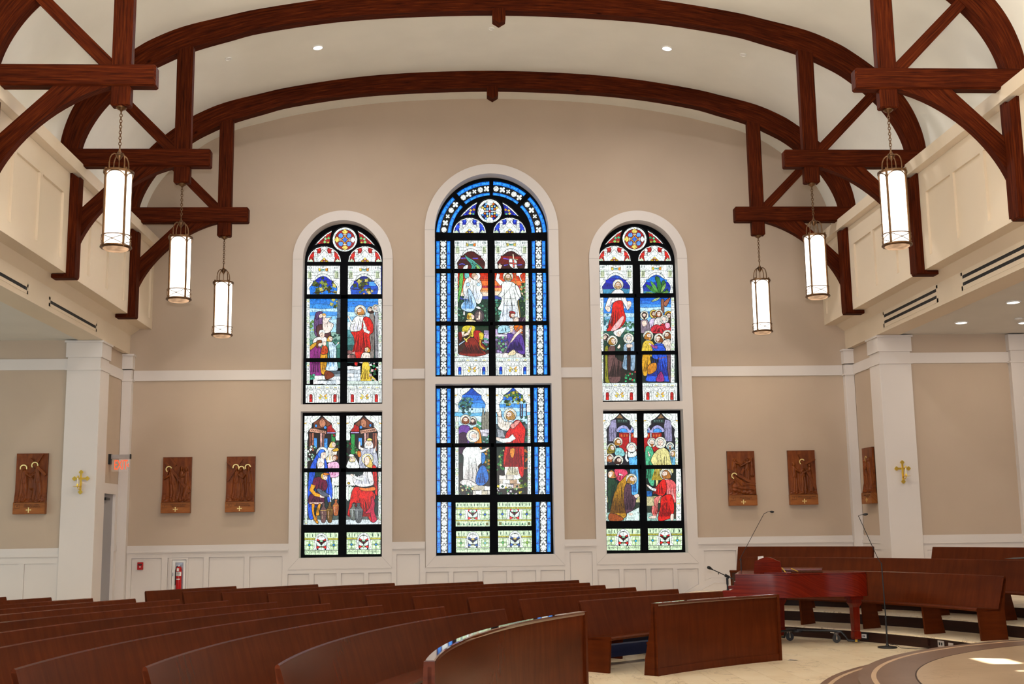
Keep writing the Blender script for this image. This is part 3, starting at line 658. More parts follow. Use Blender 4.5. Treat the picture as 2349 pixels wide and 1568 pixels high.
def screen(R, a0, a1, lab):
    am = math.radians((a0+a1)/2); T = thing('pew_front_screen', lab, 'pew screen', (N0[0]+R*math.cos(am), N0[1]+R*math.sin(am), 0))
    n = 28; w_ = math.degrees(.045/R)
    m = MB(); m.arc([(R, .03), (R, .83), (R+.028, .83), (R+.028, .03)], N0, a0, a1, n); m.obj('panel_board', M_PEW, T, smooth=35)
    m = MB(); m.arc([(R-.018, .832), (R-.022, .842), (R-.022, .862), (R-.014, .87), (R+.048, .87), (R+.056, .862), (R+.056, .832)], N0, a0-w_, a1+w_, n); m.obj('cap_rail', M_LACQ, T, smooth=35)
    m = MB(); m.arc([(R-.014, 0), (R-.014, .09), (R+.04, .09), (R+.04, 0)], N0, a0, a1, n); m.obj('base_rail', M_PEW, T, smooth=35)
    for a, b in ((a0, a0-w_), (a1+w_, a1)):
        m = MB(); m.arc([(R-.024, 0), (R-.024, .868), (R+.056, .868), (R+.07, .60), (R+.17, .20), (R+.19, 0)], N0, a, b, 1); m.obj('end_post', M_PEW, T)
    m = MB(); m.arc([(R+.03, .36), (R+.03, .39), (R+.20, .39), (R+.20, .36)], N0, a0-.5, a1+.5, n); m.obj('book_shelf', M_PEW, T, smooth=35)
screen(8.72, 178.0, 144.3, 'tall curved wooden front screen of the left-hand pews, nearest the camera')
screen(8.72, 134.4, 118.6, 'curved wooden front screen before the block near the piano')

# ---------------------------------------------------------------- choir risers, choir pews, altar platform
RZ = [.17, .35, .52]; RR = [7.42, 8.35, 9.30]
cr_ = thing('choir_riser', 'three-step curved choir riser with dark wood faces and pale marble treads', 'riser', (5, 19, 0))
for k in range(3):
    Ro = RR[k+1] if k < 2 else 12.4
    a0, a1 = -22, 62
    # outer edge clipped by the walls
    def ring(r0, r1, z0, z1, mat, name, bev=0):
        m = MB(); n = 84; base = []
        for i in range(n+1):
            a = math.radians(a0+(a1-a0)*i/n); ca, sa = math.cos(a), math.sin(a); ro = r1
            if k == 2:
                ro = min(ro, (D-.06-C0[1])/max(sa, 1e-3) if sa > 0 else 99, (14.5-C0[0])/ca)
                if C0[0]+ro*ca > 7.30: ro = min(ro, max((21.85-C0[1])/max(sa, 1e-3), (7.30-C0[0])/ca)) if sa > 0 else ro
            bq = ca*(C0[0]-8.31)+sa*(C0[1]-10.17); cq = (C0[0]-8.31)**2+(C0[1]-10.17)**2-5.83**2; dq = bq*bq-cq
            ri = r0 if dq <= 0 else max(r0, -bq+math.sqrt(dq)); ro = max(ro, ri+.001)
            m.v += [(C0[0]+ri*ca, C0[1]+ri*sa, z0), (C0[0]+ri*ca, C0[1]+ri*sa, z1), (C0[0]+ro*ca, C0[1]+ro*sa, z1), (C0[0]+ro*ca, C0[1]+ro*sa, z0)]
        for i in range(n):
            b = 4*i
            for q in range(4):
                w2 = (q+1) % 4; m.f.append((b+q, b+w2, b+4+w2, b+4+q)); m.uv.append([(i*.12, q*.2), (i*.12, q*.2+.2), (i*.12+.12, q*.2+.2), (i*.12+.12, q*.2)])
        for b in (0, 4*n): m.f.append((b, b+1, b+2, b+3)); m.uv.append([(0, 0), (0, .2), (1, .2), (1, 0)])
        m.obj(name, mat, cr_, smooth=30)
    z0 = 0.0
    ring(RR[k]+.012, Ro, z0, RZ[k]-.022, M_RISER, 'riser_face')
    ring(RR[k]-.004, Ro-.0, RZ[k]-.022, RZ[k], M_MARBLE, 'tread')
tch = [((7.92+.12), 50.0, 14.2, RZ[0], 'curved choir pew on the lowest riser, right behind the piano'), (8.98, 53.0, 11.5, RZ[1], 'long curved choir pew on the middle riser'),
       (9.86, 56.0, 40.3, RZ[2], 'top choir pew left of the right-hand column'), (9.72, 33.0, 12, RZ[2], 'top choir pew right of the right-hand column')]
for R, a, b, z, lab in tch: pew(R, a, b, z, C0, lab, None, 'choir_pew', kneel=False)
# outlet plates on the riser face
def on_riser(a, z, w_, h_, mat, name, lab, cat):
    r = RR[0]+.006; an = math.radians(a); T = thing(name, lab, cat, (C0[0]+r*math.cos(an), C0[1]+r*math.sin(an), z)); T.rotation_euler = (0, 0, an)
    m = MB(); m.box(-.008, .004, -w_/2, w_/2, -h_/2, h_/2); link('cover', mesh_of(m.v, m.f, m.uv), T, mat, False)
    return T
def riser_ang(u):
    best = min(np.arange(0, 70, .05), key=lambda a: abs((lambda P: (IW/2+FPX*np.dot(P, R_)/np.dot(P, F_)))(np.array([C0[0]+7.42*math.cos(math.radians(a))-CAMX, C0[1]+7.42*math.sin(math.radians(a)), .08-CAMZ]))-u)); return float(best)
t = on_riser(riser_ang(1983), .085, .15, .11, M_BLACK, 'floor_outlet', 'black outlet box with a white insert on the riser by the piano leg', 'outlet'); m = MB(); m.box(-.012, -.008, -.045, .045, -.03, .03); link('insert', mesh_of(m.v, m.f, m.uv), t, M_WHITE, False)
m = MB(); m.box(-.014, -.012, -.02, -.005, -.012, .012); m.box(-.014, -.012, .008, .025, -.012, .012); link('socket', mesh_of(m.v, m.f, m.uv), t, M_BLACK, False)
t = on_riser(riser_ang(2124), .095, .13, .12, M_RISER, 'cover_box', 'dark brown cover box on the riser near the platform', 'outlet'); m = MB(); m.box(-.03, -.008, -.06, .06, -.055, .055); link('hood', mesh_of(m.v, m.f, m.uv), t, M_RISER, False)
t = on_riser(riser_ang(2158), .085, .12, .09, M_GREY, 'wall_outlet', 'pale double outlet plate on the riser beside the platform edge', 'outlet')
m = MB(); m.box(-.011, -.008, -.035, -.01, -.02, .02); m.box(-.011, -.008, .012, .036, -.02, .02); link('socket', mesh_of(m.v, m.f, m.uv), t, M_BLACK, False)
t = on_riser(riser_ang(2181), .085, .09, .06, M_GREY, 'blank_plate', 'small blank plate on the riser, partly behind the platform', 'outlet')
# altar platform
PC = (8.31, 10.17)
ap = thing('altar_platform', 'round two-step altar platform with brown stone rim and pale marble centre', 'platform', (PC[0], PC[1], 0))
def disc(r0, r1, z0, z1, mat, name):
    m = MB(); m.lathe([(r0, z0), (r1, z0), (r1, z1), (r0, z1), (r0, z0)] if r0 > .01 else [(r1, z0), (r1, z1)], (PC[0], PC[1], 0), 160, caps=r0 <= .01); m.obj(name, mat, ap, smooth=30)
disc(0, 5.80, 0, .145, M_RIM, 'lower_step'); disc(5.67, 5.72, .144, .1475, M_RIMLINE, 'lower_inlay_line'); disc(0, 5.38, .145, .295, M_RIM, 'upper_step')
disc(5.205, 5.255, .294, .2975, M_RIMLINE, 'upper_inlay_line'); disc(0, 4.82, .29, .2985, M_MARBLE2, 'marble_centre'); disc(4.82, 4.835, .29, .299, M_RISER, 'centre_edge_line')
# ---------------------------------------------------------------- grand piano
PM = Matrix.Translation((3.27, 18.03, 0)) @ Matrix.Rotation(math.radians(-16.5), 4, 'Z')
P0 = thing('grand_piano', 'glossy reddish mahogany grand piano on a wheeled dolly, keyboard end to the left', 'piano', (3.27, 18.03, 0)); P0.rotation_euler = (0, 0, math.radians(-16.5))
def pl(m, name, mat, parent=None, bevel=0, smooth=None, label=None):
    me = mesh_of(m.v, m.f, m.uv); bm = bmesh.new(); bm.from_mesh(me); bmesh.ops.recalc_face_normals(bm, faces=bm.faces)
    if bevel: bmesh.ops.bevel(bm, geom=[e for e in bm.edges if len(e.link_faces) == 2 and e.calc_face_angle(0) > 0.6], offset=bevel, segments=2, affect='EDGES')
    bm.to_mesh(me); bm.free(); o = link(name, me, parent or P0, mat, False)
    if smooth: me.polygons.foreach_set('use_smooth', [True]*len(me.polygons)); me.set_sharp_from_angle(angle=math.radians(smooth))
    return tag(o, label)
def crv(P, k=8):
    out = []
    for i in range(len(P)-1):
        p0, p1, p2, p3 = P[max(i-1, 0)], P[i], P[i+1], P[min(i+2, len(P)-1)]
        for j in range(k):
            t = j/k; out.append(tuple(0.5*((2*p1[a])+(-p0[a]+p2[a])*t+(2*p0[a]-5*p1[a]+4*p2[a]-p3[a])*t*t+(-p0[a]+3*p1[a]-3*p2[a]+p3[a])*t**3) for a in (0, 1)))
    return out+[P[-1]]
bent = crv([(.19, 0), (.55, 0), (.85, .015), (1.10, .10), (1.32, .23), (1.55, .33), (1.80, .37), (2.02, .45), (2.14, .62), (2.12, .82), (1.98, .97), (1.75, 1.05)], 6)
outl_p = bent + [(1.2, 1.20), (.19, 1.43)]
m = MB(); m.prism(outl_p, .71, 1.045, 'z'); pl(m, 'rim', M_PIANO, smooth=30, bevel=.004)
lid = [(x-.006+.0*y, y+(-.012 if y < .6 else .012)) for x, y in outl_p]
m = MB(); m.prism([(x, y) for x, y in lid], 1.047, 1.066, 'z'); pl(m, 'lid', M_PIANO, smooth=30, bevel=.003)
m = MB(); m.prism([(.62, .03), (.62, 1.30), (1.02, 1.22), (1.02, .12)], 1.068, 1.085, 'z'); pl(m, 'folded_front_lid', M_PIANO, bevel=.003)
m = MB(); m.prism([(.66, .5), (.66, 1.25), (1.5, 1.08), (1.48, .52)], 1.10, 1.12, 'z'); m.box(.66, .68, .5, 1.25, 1.085, 1.10); pl(m, 'raised_lid_flap', M_PIANO, bevel=.003)
for y in (0.0, 1.39):
    m = MB(); m.prism([(-.03, .71), (-.03, .80), (.0, .825), (.11, .828), (.155, .85), (.185, .90), (.19, 1.045), (.24, 1.045), (.24, .71)], y, y+.045, 'y'); pl(m, 'arm', M_PIANO, bevel=.004)
m = MB(); m.box(-.02, .22, .04, 1.40, .69, .735); pl(m, 'key_bed', M_PIANO); m = MB(); m.box(-.03, .0, .045, 1.39, .735, .775); pl(m, 'key_slip', M_PIANO)
m = MB(); m.box(.02, .19, .08, 1.35, .755, .775); pl(m, 'keys', M_WHITE); m = MB(); m.box(.165, .19, .045, 1.39, .775, .95); pl(m, 'fallboard', M_PIANO)
# music desk, seen from behind the pianist's right
m = MB(); n = 20
top = [(.20+1.02*i/n, 1.27+.035*math.sin(math.pi*i/n)**2-.02*abs(math.cos(math.pi*i/n))**6) for i in range(n+1)]
dk = [(.14, 1.066), (.20, 1.24)] + top + [(1.24, 1.24), (1.30, 1.066)]
m.prism(dk, 0, .02, 'x'); 
desk = pl(m, 'music_desk', M_PIANO, bevel=.003); desk.rotation_euler = (0, math.radians(14), math.radians(34)); desk.location = (.93, .06, .00+.02); desk.data.transform(Matrix.Scale(.56, 4, (0, 1, 0)))
desk.location.z = 0.0; desk.rotation_euler = (0, 0, math.radians(42))
m = MB(); m.tube([(.95, .14, 1.068), (.88, .22, 1.15)], .008, 6); m.tube([(1.12, .34, 1.087), (1.02, .42, 1.13)], .008, 6); pl(m, 'desk_prop', M_BRASS)
m = MB(); m.box(.40, .60, .62, .64, 1.25, 1.33)
def leg(x, y):
    m = MB(); q = [( .075, .70), (.082, .60), (.055, .54), (.05, .20), (.046, .18), (.055, .175), (.058, .09), (.05, .06)]
    for i in range(len(q)-1):
        r0, z0 = q[i]; r1, z1 = q[i+1]
        for a, b in (((-1, -1), (1, -1)), ((1, -1), (1, 1)), ((1, 1), (-1, 1)), ((-1, 1), (-1, -1))):
            m.quad([(x+a[0]*r0, y+a[1]*r0, z0), (x+b[0]*r0, y+b[1]*r0, z0), (x+b[0]*r1, y+b[1]*r1, z1), (x+a[0]*r1, y+a[1]*r1, z1)], [(z0, 0), (z0, .1), (z1, .1), (z1, 0)])
    m.box(x-.11, x+.11, y-.09, y+.09, .655, .705); m.xform(Matrix.Translation((x, y, 0)) @ Matrix.Rotation(math.radians(28), 4, 'Z') @ Matrix.Translation((-x, -y, 0))); pl(m, 'leg', M_PIANO, bevel=.004)
    m = MB(); m.lathe([(.01, .0), (.025, .0), (.025, .05), (.01, .05)], (x, y, .02), 12); pl(m, 'leg_caster', M_BRASS)
LG = [(.40, .16), (.80, 1.20), (1.93, .66)]
for x, y in LG: leg(x, y)
cx_, cy_ = 1.05, .68
for x, y in LG:
    d = Vector((x-cx_, y-cy_, 0)); L_ = d.length; d.normalize(); pz = Vector((-d.y, d.x, 0)); e = Vector((x, y, 0))
    m = MB(); m.tube([(cx_, cy_, .19), tuple(e-d*.30+Vector((0, 0, .18))), tuple(e-d*.22+Vector((0, 0, .17))), tuple(e-d*.16+Vector((0, 0, .10))), tuple(e-d*.12+Vector((0, 0, .04))), tuple(e+d*.05+Vector((0, 0, .035)))], .017, 8); pl(m, 'dolly_arm', M_BLACK, smooth=60)
    c = e-d*.30
    m = MB(); m.box(-.06, .06, -.05, .05, .150, .163); m.box(-.012, .03, -.028, -.02, .05, .15); m.box(-.012, .03, .02, .028, .05, .15); m.xform(Matrix.Translation(c) @ Matrix.Rotation(math.radians(35), 4, 'Z')); pl(m, 'caster_fork', M_CHROME)
    m = MB(); k = 20
    for yy, rr in ((-.018, .045), (-.018, .062), (.018, .062), (.018, .045)):
        for q in range(k): a = 2*math.pi*q/k; m.v.append((rr*math.cos(a)+.01, yy, .064+rr*math.sin(a)))
    for i in range(3):
        for q in range(k): l = (q+1) % k; m.f.append((i*k+q, i*k+l, (i+1)*k+l, (i+1)*k+q)); m.uv.append([(0, 0)]*4)
    m.f.append(tuple(range(k))); m.uv.append([(0, 0)]*k); m.f.append(tuple(range(3*k, 4*k))); m.uv.append([(0, 0)]*k)
    m.xform(Matrix.Translation(c)); pl(m, 'wheel', M_RUBBER)
m = MB(); m.lathe([(.001, .14), (.09, .14), (.09, .165), (.001, .165)], (cx_, cy_, .02), 20); pl(m, 'dolly_hub', M_BLACK)
m = MB(); m.box(.42, .48, .60, .63, .25, .70); m.box(.42, .48, .78, .81, .25, .70); m.box(.38, .52, .56, .85, .20, .26); pl(m, 'pedal_lyre', M_PIANO)
m = MB()
for y in (.63, .70, .77): m.box(.26, .40, y, y+.025, .20, .212)
pl(m, 'pedals', M_BRASS)
# sheet music propped on the desk
ms = thing('sheet_music', 'white sheet of music peeking over the piano music desk', 'paper', (3.85, 18.7, 1.08))
x0, z0 = atY(1735.5, 1280, 18.72); x1, z1 = atY(1749, 1274.5, 18.72)
m = MB(); m.prism([(x0, 1.08), (x1+.03, 1.08), (x1+.01, z1), (x0+.02, z1-.005)], 18.70, 18.706); m.obj('page', M_PAPER, ms)

# ---------------------------------------------------------------- microphones
def goose(base, top_pts, lab, z0=0, cable=False):
    T = thing('microphone_stand', lab, 'microphone', base)
    bx, by = base[0], base[1]
    m = MB(); m.lathe([(.001, 0), (.135, 0), (.14, .008), (.135, .018), (.03, .03), (.018, .05), (.018, .07), (.001, .07)], (bx, by, z0), 28); m.obj('base', M_BLACK, T, smooth=40)
    m = MB(); m.tube([(bx, by, z0+.06), (bx, by, z0+.42)], .012, 10); m.tube([(bx, by, z0+.42), (bx, by, z0+.45)], .016, 10); m.tube([(bx, by, z0+.44), top_pts[0]], .009, 10); m.obj('pole', M_BLACK, T, smooth=60)
    m = MB(); m.tube(top_pts, .0055, 8, r2=.0035); m.obj('gooseneck', M_BLACK, T, smooth=60)
    e = Vector(top_pts[-1]); d = (e-Vector(top_pts[-2])).normalized(); m = MB()
    P = [tuple(e+d*t) for t in (-.01, .0, .01, .03, .05, .065)]
    pr = [.006, .012, .017, .019, .016, .007]; k = 12; x = d.cross(Vector((0, 0, 1))).normalized(); y = d.cross(x)
    for p_, r in zip(P, pr):
        for q in range(k): a = 2*math.pi*q/k; m.v.append(tuple(Vector(p_)+x*math.cos(a)*r+y*math.sin(a)*r))
    for i in range(len(P)-1):
        for q in range(k): l = (q+1) % k; m.f.append((i*k+q, i*k+l, (i+1)*k+l, (i+1)*k+q)); m.uv.append([(0, 0)]*4)
    m.f.append(tuple(range(k))); m.uv.append([(0, 0)]*k); m.f.append(tuple(range(5*k, 6*k))); m.uv.append([(0, 0)]*k)
    m.obj('windscreen', M_RUBBER, T, smooth=60)
    return T
by = 17.35
def A3(u, v, Y): x, z = atY(u, v, Y); return (x, Y, z)
b = A3(2036, 1485, by)
neck = crv([A3(2022, 1291, by)[::2], A3(2012, 1276, by)[::2], A3(1973.5, 1192, by)[::2], A3(1969.5, 1183, by)[::2], A3(1974, 1180.5, by)[::2], A3(1981, 1179.5, by)[::2]], 5)
g1 = goose((b[0], by, 0), [(x, by, z) for x, z in neck], 'tall black gooseneck microphone on a round base beside the altar platform')
P = [(b[0]+.04, by, .045), (b[0]+.10, by-.04, .05), (b[0]+.16, by-.12, .008), (b[0]+.25, by-.2, .006), (b[0]+.38, by-.26, .006), (b[0]+.55, by-.25, .006)]
m = MB(); m.tube([(q[0], q[1], max(q[2], .006)) for q in P], .004, 6); tag(m.obj('microphone_cable', M_BLACK, g1, smooth=60))
by = 19.85
b = A3(1700, 1400, by)
neck = crv([A3(1699.5, 1281, by)[::2], A3(1700.5, 1276, by)[::2], A3(1748, 1186, by)[::2], A3(1755, 1177, by)[::2], A3(1762, 1173.2, by)[::2], A3(1767, 1173, by)[::2]], 5)
goose((A3(1699, 1300, by)[0], by, 0), [(x, by, z) for x, z in neck], 'black gooseneck microphone rising behind the grand piano')
# boom microphone at the keyboard
by = 18.62; a = A3(1668, 1322, by)
T = thing('boom_microphone', 'black boom microphone stand in front of the piano keyboard', 'microphone', (a[0], by, 0))
m = MB()
for q in range(3):
    an = math.radians(90+120*q); m.tube([(a[0], by, .10), (a[0]+.26*math.cos(an), by+.26*math.sin(an), .012)], .009, 8)
m.obj('tripod_foot', M_BLACK, T)
m = MB(); m.tube([(a[0], by, .05), (a[0], by, a[2]-.05)], .013, 10); m.tube([(a[0], by, a[2]-.12), (a[0], by, a[2]-.02)], .018, 10); m.obj('pole', M_BLACK, T, smooth=60)
tip = A3(1633, 1305, by); back = A3(1681, 1327, by)
m = MB(); m.tube([back, tip], .0075, 8); mid = A3(1648, 1312.5, by); m.tube([(mid[0], by, mid[2]-.03), (mid[0], by, mid[2])], .007, 6); m.obj('boom', M_BLACK, T, smooth=60)
m = MB(); p1 = A3(1663, 1318.5, by); p2 = A3(1673, 1323.5, by); m.tube([p1, p2], .024, 8); m.obj('clutch', M_BLACK, T, smooth=60)
m = MB(); m.tube([A3(1635, 1306, by), A3(1629, 1302.5, by)], .012, 10); m.tube([A3(1631, 1303.5, by), A3(1626, 1301, by)], .020, 10, r2=.026); m.lathe([(.001, -.026), (.02, -.02), (.027, 0), (.02, .02), (.001, .026)], A3(1625.5, 1301, by), 12); m.obj('microphone', M_BLACK, T, smooth=60)
# flat dark desk of a music stand cut by the right photo edge
T = thing('music_stand', 'flat black music stand top at the right edge of the photo', 'music stand', (7.0, 16.0, 0))
c = A3(2344, 1281, 15.6); m = MB(); m.prism([(c[0]-.14, c[2]), (c[0]+.40, c[2]+.004), (c[0]+.40, c[2]+.02), (c[0]+.0, c[2]+.012)], 15.5, 15.82); m.obj('desk', M_RUBBER, T)
m = MB(); m.tube([(c[0]+.2, 15.66, .30), (c[0]+.2, 15.66, c[2])], .012, 8); m.lathe([(.001, .298), (.16, .298), (.15, .315), (.001, .33)], (c[0]+.2, 15.66, 0), 20); m.obj('stem', M_BLACK, T)
# scrap on the floor
T = thing('paper_scrap', 'tiny dark scrap lying on the marble floor by the screen corner', 'scrap', (3.71, 16.02, 0))
m = MB(); m.quad([(3.64, 16.0, .003), (3.78, 15.96, .012), (3.80, 16.03, .004), (3.70, 16.06, .012)]); m.quad([(3.70, 16.06, .012), (3.80, 16.03, .004), (3.74, 16.1, .003)]); m.obj('scrap', M_GREY, T)

# ---------------------------------------------------------------- candle cross sconces
def sconce(x, lab, sx):
    y = 21.90; z = 2.72
    T = thing('cross_sconce', lab, 'candle sconce', (x, y, z))
    m = MB(); t0, t1 = -.045, -.03
    def bar(x0, x1, z0, z1): m.box(x0, x1, t0, t1, z0, z1)
    bar(-.018, .018, -.14, .19); bar(-.10, -.018, .072, .108); bar(.018, .10, .072, .108)
    for px, pz in ((-.115, .09), (.115, .09), (0, .205), (0, -.155)):
        q = []
        for k in range(24):
            a = 2*math.pi*k/24; r = .030+.010*abs(math.cos(2*a))
            q.append((px+r*math.cos(a), pz+r*math.sin(a)))
        m.prism(q, t0-.003, t1+.003)
    m.box(-.012, .012, t1, 0, -.02, .02)
    pl(m, 'cross', M_BRASS, T, bevel=.002)
    m = MB(); cxx = .03*sx
    m.lathe([(.001, -.065), (.045, -.062), (.078, -.055), (.08, -.052), (.045, -.056), (.001, -.058)], (cxx, -.12, 0), 24); m.tube([(0, -.04, -.10), (0, -.08, -.115), (cxx*.6, -.11, -.10), (cxx, -.12, -.065)], .007, 8); m.lathe([(.001, -.062), (.016, -.06), (.019, -.01), (.014, -.01), (.001, -.02)], (cxx, -.12, 0), 14)
    pl(m, 'drip_pan', M_BRASS, T, smooth=50)
    m = MB(); m.lathe([(.001, -.02), (.011, -.02), (.011, .11), (.001, .115)], (cxx, -.12, 0), 14); pl(m, 'candle', M_CANDLE, T, smooth=50)
    m = MB(); m.lathe([(.013, .10), (.016, .105), (.014, .135), (.006, .14), (.001, .138)], (cxx, -.12, 0), 14); pl(m, 'candle_follower', M_BRASS, T, smooth=50)
sconce(-7.61, 'gold cross candle sconce on the left column', -1); sconce(7.645, 'gold cross candle sconce on the right column', 1)

# ---------------------------------------------------------------- exit sign, alarm, extinguisher
T = thing('exit_sign', 'edge-lit red EXIT sign on a bracket beside the left doorway', 'exit sign', (-7.42, 22.9, 3.2)); y = 22.9
m = MB(); m.box(-7.42, -7.372, y-.05, y+.05, 3.12, 3.315); m.obj('canopy', M_BLACK, T)
m = MB(); m.box(-7.372, -7.02, y-.028, y+.028, 3.222, 3.305); m.obj('housing', M_GREY, T, .004)
m = MB(); m.box(-7.02, -7.003, y-.032, y+.032, 3.218, 3.310); m.obj('end_cap', M_BLACK, T)
mg = bpy.data.materials.new('clear_acrylic'); mg.use_nodes = True; _b = mg.node_tree.nodes['Principled BSDF']; _b.inputs['Alpha'].default_value = 0.12; _b.inputs['Roughness'].default_value = .1
_nn = noise(mg.node_tree, tc(mg.node_tree), 5); _rr = ramp(mg.node_tree, [(0, (.85, .8, .8)), (1, (.9, .88, .88))], _nn.outputs[0]); mg.node_tree.links.new(_rr.outputs[0], _b.inputs['Base Color'])
m = MB(); m.box(-7.365, -7.025, y-.003, y+.003, 2.985, 3.222); m.obj('clear_panel', mg, T)
tx = text_mesh('lettering', 'EXIT', .205, M_EXIT, T, Matrix.Translation((-7.19, y-.006, 3.10)) @ FACE @ Matrix.Scale(.62, 4, (1, 0, 0)) @ Matrix.Scale(1.28, 4, (0, 1, 0)), .002)
m = MB(); m.prism([(-7.045, 3.135), (-7.035, 3.128), (-7.060, 3.10), (-7.035, 3.072), (-7.045, 3.065), (-7.078, 3.10)], y-.008, y-.004); m.obj('arrow', M_EXIT, T)
T = thing('fire_alarm_pull', 'small red fire alarm pull station on the white wainscot at left', 'fire alarm', (-6.955, D-.03, 1.18)); y = D-.017
m = MB(); m.box(-7.01, -6.90, y-.045, y, 1.105, 1.25); m.obj('housing', M_RED, T, .004); m = MB(); m.box(-6.99, -6.92, y-.058, y-.045, 1.19, 1.215); m.obj('handle', M_BLACK, T)
m = MB(); m.box(-6.97, -6.94, y-.047, y-.0455, 1.15, 1.17); m.obj('notice', M_WHITE, T)
T = thing('extinguisher_cabinet', 'recessed white extinguisher cabinet in the wainscot below the relief plaques', 'cabinet', (-6.205, D, .95)); y = D-.03
m = MB(); m.box(-6.38, -6.345, y-.022, y+.022, .60, 1.32); m.box(-6.065, -6.03, y-.022, y+.022, .60, 1.32); m.box(-6.345, -6.065, y-.022, y+.022, 1.285, 1.32); m.box(-6.345, -6.065, y-.022, y+.022, .60, .64); m.obj('outer_trim', M_TRIM, T)
m = MB(); m.box(-6.335, -6.275, y-.032, y-.018, .65, 1.275); m.box(-6.115, -6.075, y-.032, y-.018, .65, 1.275); m.box(-6.275, -6.115, y-.032, y-.018, 1.235, 1.275); m.box(-6.275, -6.115, y-.032, y-.018, .65, .69); m.obj('door', M_WHITE, T)
m = MB(); m.box(-6.318, -6.308, y-.045, y-.032, .97, 1.04); m.obj('latch', M_CHROME, T)
m = MB(); m.box(-6.275, -6.115, y+.010, y+.013, .69, 1.235); m.obj('inner_box', M_STEEL, T)
T = thing('fire_extinguisher', 'red fire extinguisher with white tags inside the wall cabinet', 'fire extinguisher', (-6.195, D, .72)); c = (-6.195, D-.085, 0)
m = MB(); m.lathe([(.001, .70), (.052, .70), (.056, .72), (.056, 1.10), (.048, 1.135), (.028, 1.155), (.001, 1.16)], c, 24); m.obj('cylinder', M_RED, T, smooth=40)
m = MB(); m.lathe([(.001, 1.155), (.018, 1.155), (.018, 1.185), (.001, 1.185)], c, 12); m.box(c[0]-.012, c[0]+.06, c[1]-.01, c[1]+.01, 1.185, 1.195); m.box(c[0]-.012, c[0]+.055, c[1]-.01, c[1]+.01, 1.205, 1.215); m.obj('valve_handle', M_CHROME, T)
m = MB(); m.tube([(c[0]-.01, c[1], 1.17), (c[0]-.05, c[1], 1.15), (c[0]-.066, c[1], 1.08), (c[0]-.066, c[1], .80)], .009, 8); m.obj('hose', M_BLACK, T, smooth=60)
def lab_(z0, z1, w0, mat, nm):
    m = MB(); k = 8
    for i in range(k+1):
        a = math.radians(-90-w0+2*w0*i/k); m.v += [(c[0]+.0575*math.cos(a), c[1]+.0575*math.sin(a), z0), (c[0]+.0575*math.cos(a), c[1]+.0575*math.sin(a), z1)]
    for i in range(k): m.f.append((2*i, 2*i+2, 2*i+3, 2*i+1)); m.uv.append([(0, 0)]*4)
    m.obj(nm, mat, T)
lab_(.975, 1.055, 62, M_WHITE, 'instruction_label'); lab_(.905, .925, 40, M_PAPER, 'service_label')
m = MB(); m.box(c[0]-.026, c[0]+.012, c[1]-.066, c[1]-.063, 1.07, 1.125); m.obj('inspection_tag', M_PAPER, T)
for zz in (1.035, 1.015, .995): 
    m = MB(); m.box(c[0]-.03, c[0]+.03, c[1]-.0605, c[1]-.0595, zz-.004, zz+.003); m.obj('label_print', M_INK, T)

# ---------------------------------------------------------------- carved stations
def capsules(X, Z, caps):
    H = np.zeros_like(X)
    for (x0, z0, x1, z1, r0, r1, h, fold) in caps:
        dx, dz = x1-x0, z1-z0; L2 = dx*dx+dz*dz+1e-9
        t = np.clip(((X-x0)*dx+(Z-z0)*dz)/L2, 0, 1); rr = r0+(r1-r0)*t
        d = np.hypot(X-x0-dx*t, Z-z0-dz*t)
        s_ = np.clip(1-(d/rr)**2, 0, 1); b_ = h*np.sqrt(s_)
        if fold:
            L = math.sqrt(L2); q = ((X-x0)*-dz+(Z-z0)*dx)/L/rr
            b_ = b_*(1+fold*np.sin(q*9+t*3+np.sin(t*5)))
        H = np.maximum(H, b_)
    return H
def figure(x, z0, h, lean=0.0, w=.075, arm=0):
    """robed figure in relief: feet at z0, height h"""
    zt = z0+h
    c = [(x+lean*.2, z0, x+lean*.6, z0+h*.55, w*1.15, w*.85, .035, .28), (x+lean*.55, z0+h*.5, x+lean, z0+h*.80, w*.8, w*.62, .045, .15),
         (x+lean*1.15, zt-.035, x+lean*1.15, zt-.055, .034, .030, .055, 0), (x+lean*1.05, z0+h*.78, x+lean*1.15, zt-.06, .022, .02, .04, 0)]
    if arm: c.append((x+lean+.03*arm, z0+h*.74, x+lean+.13*arm, z0+h*.62, .026, .02, .055, .1)); c.append((x+lean+.13*arm, z0+h*.62, x+lean+.17*arm, z0+h*.72, .02, .015, .055, 0))
    return c
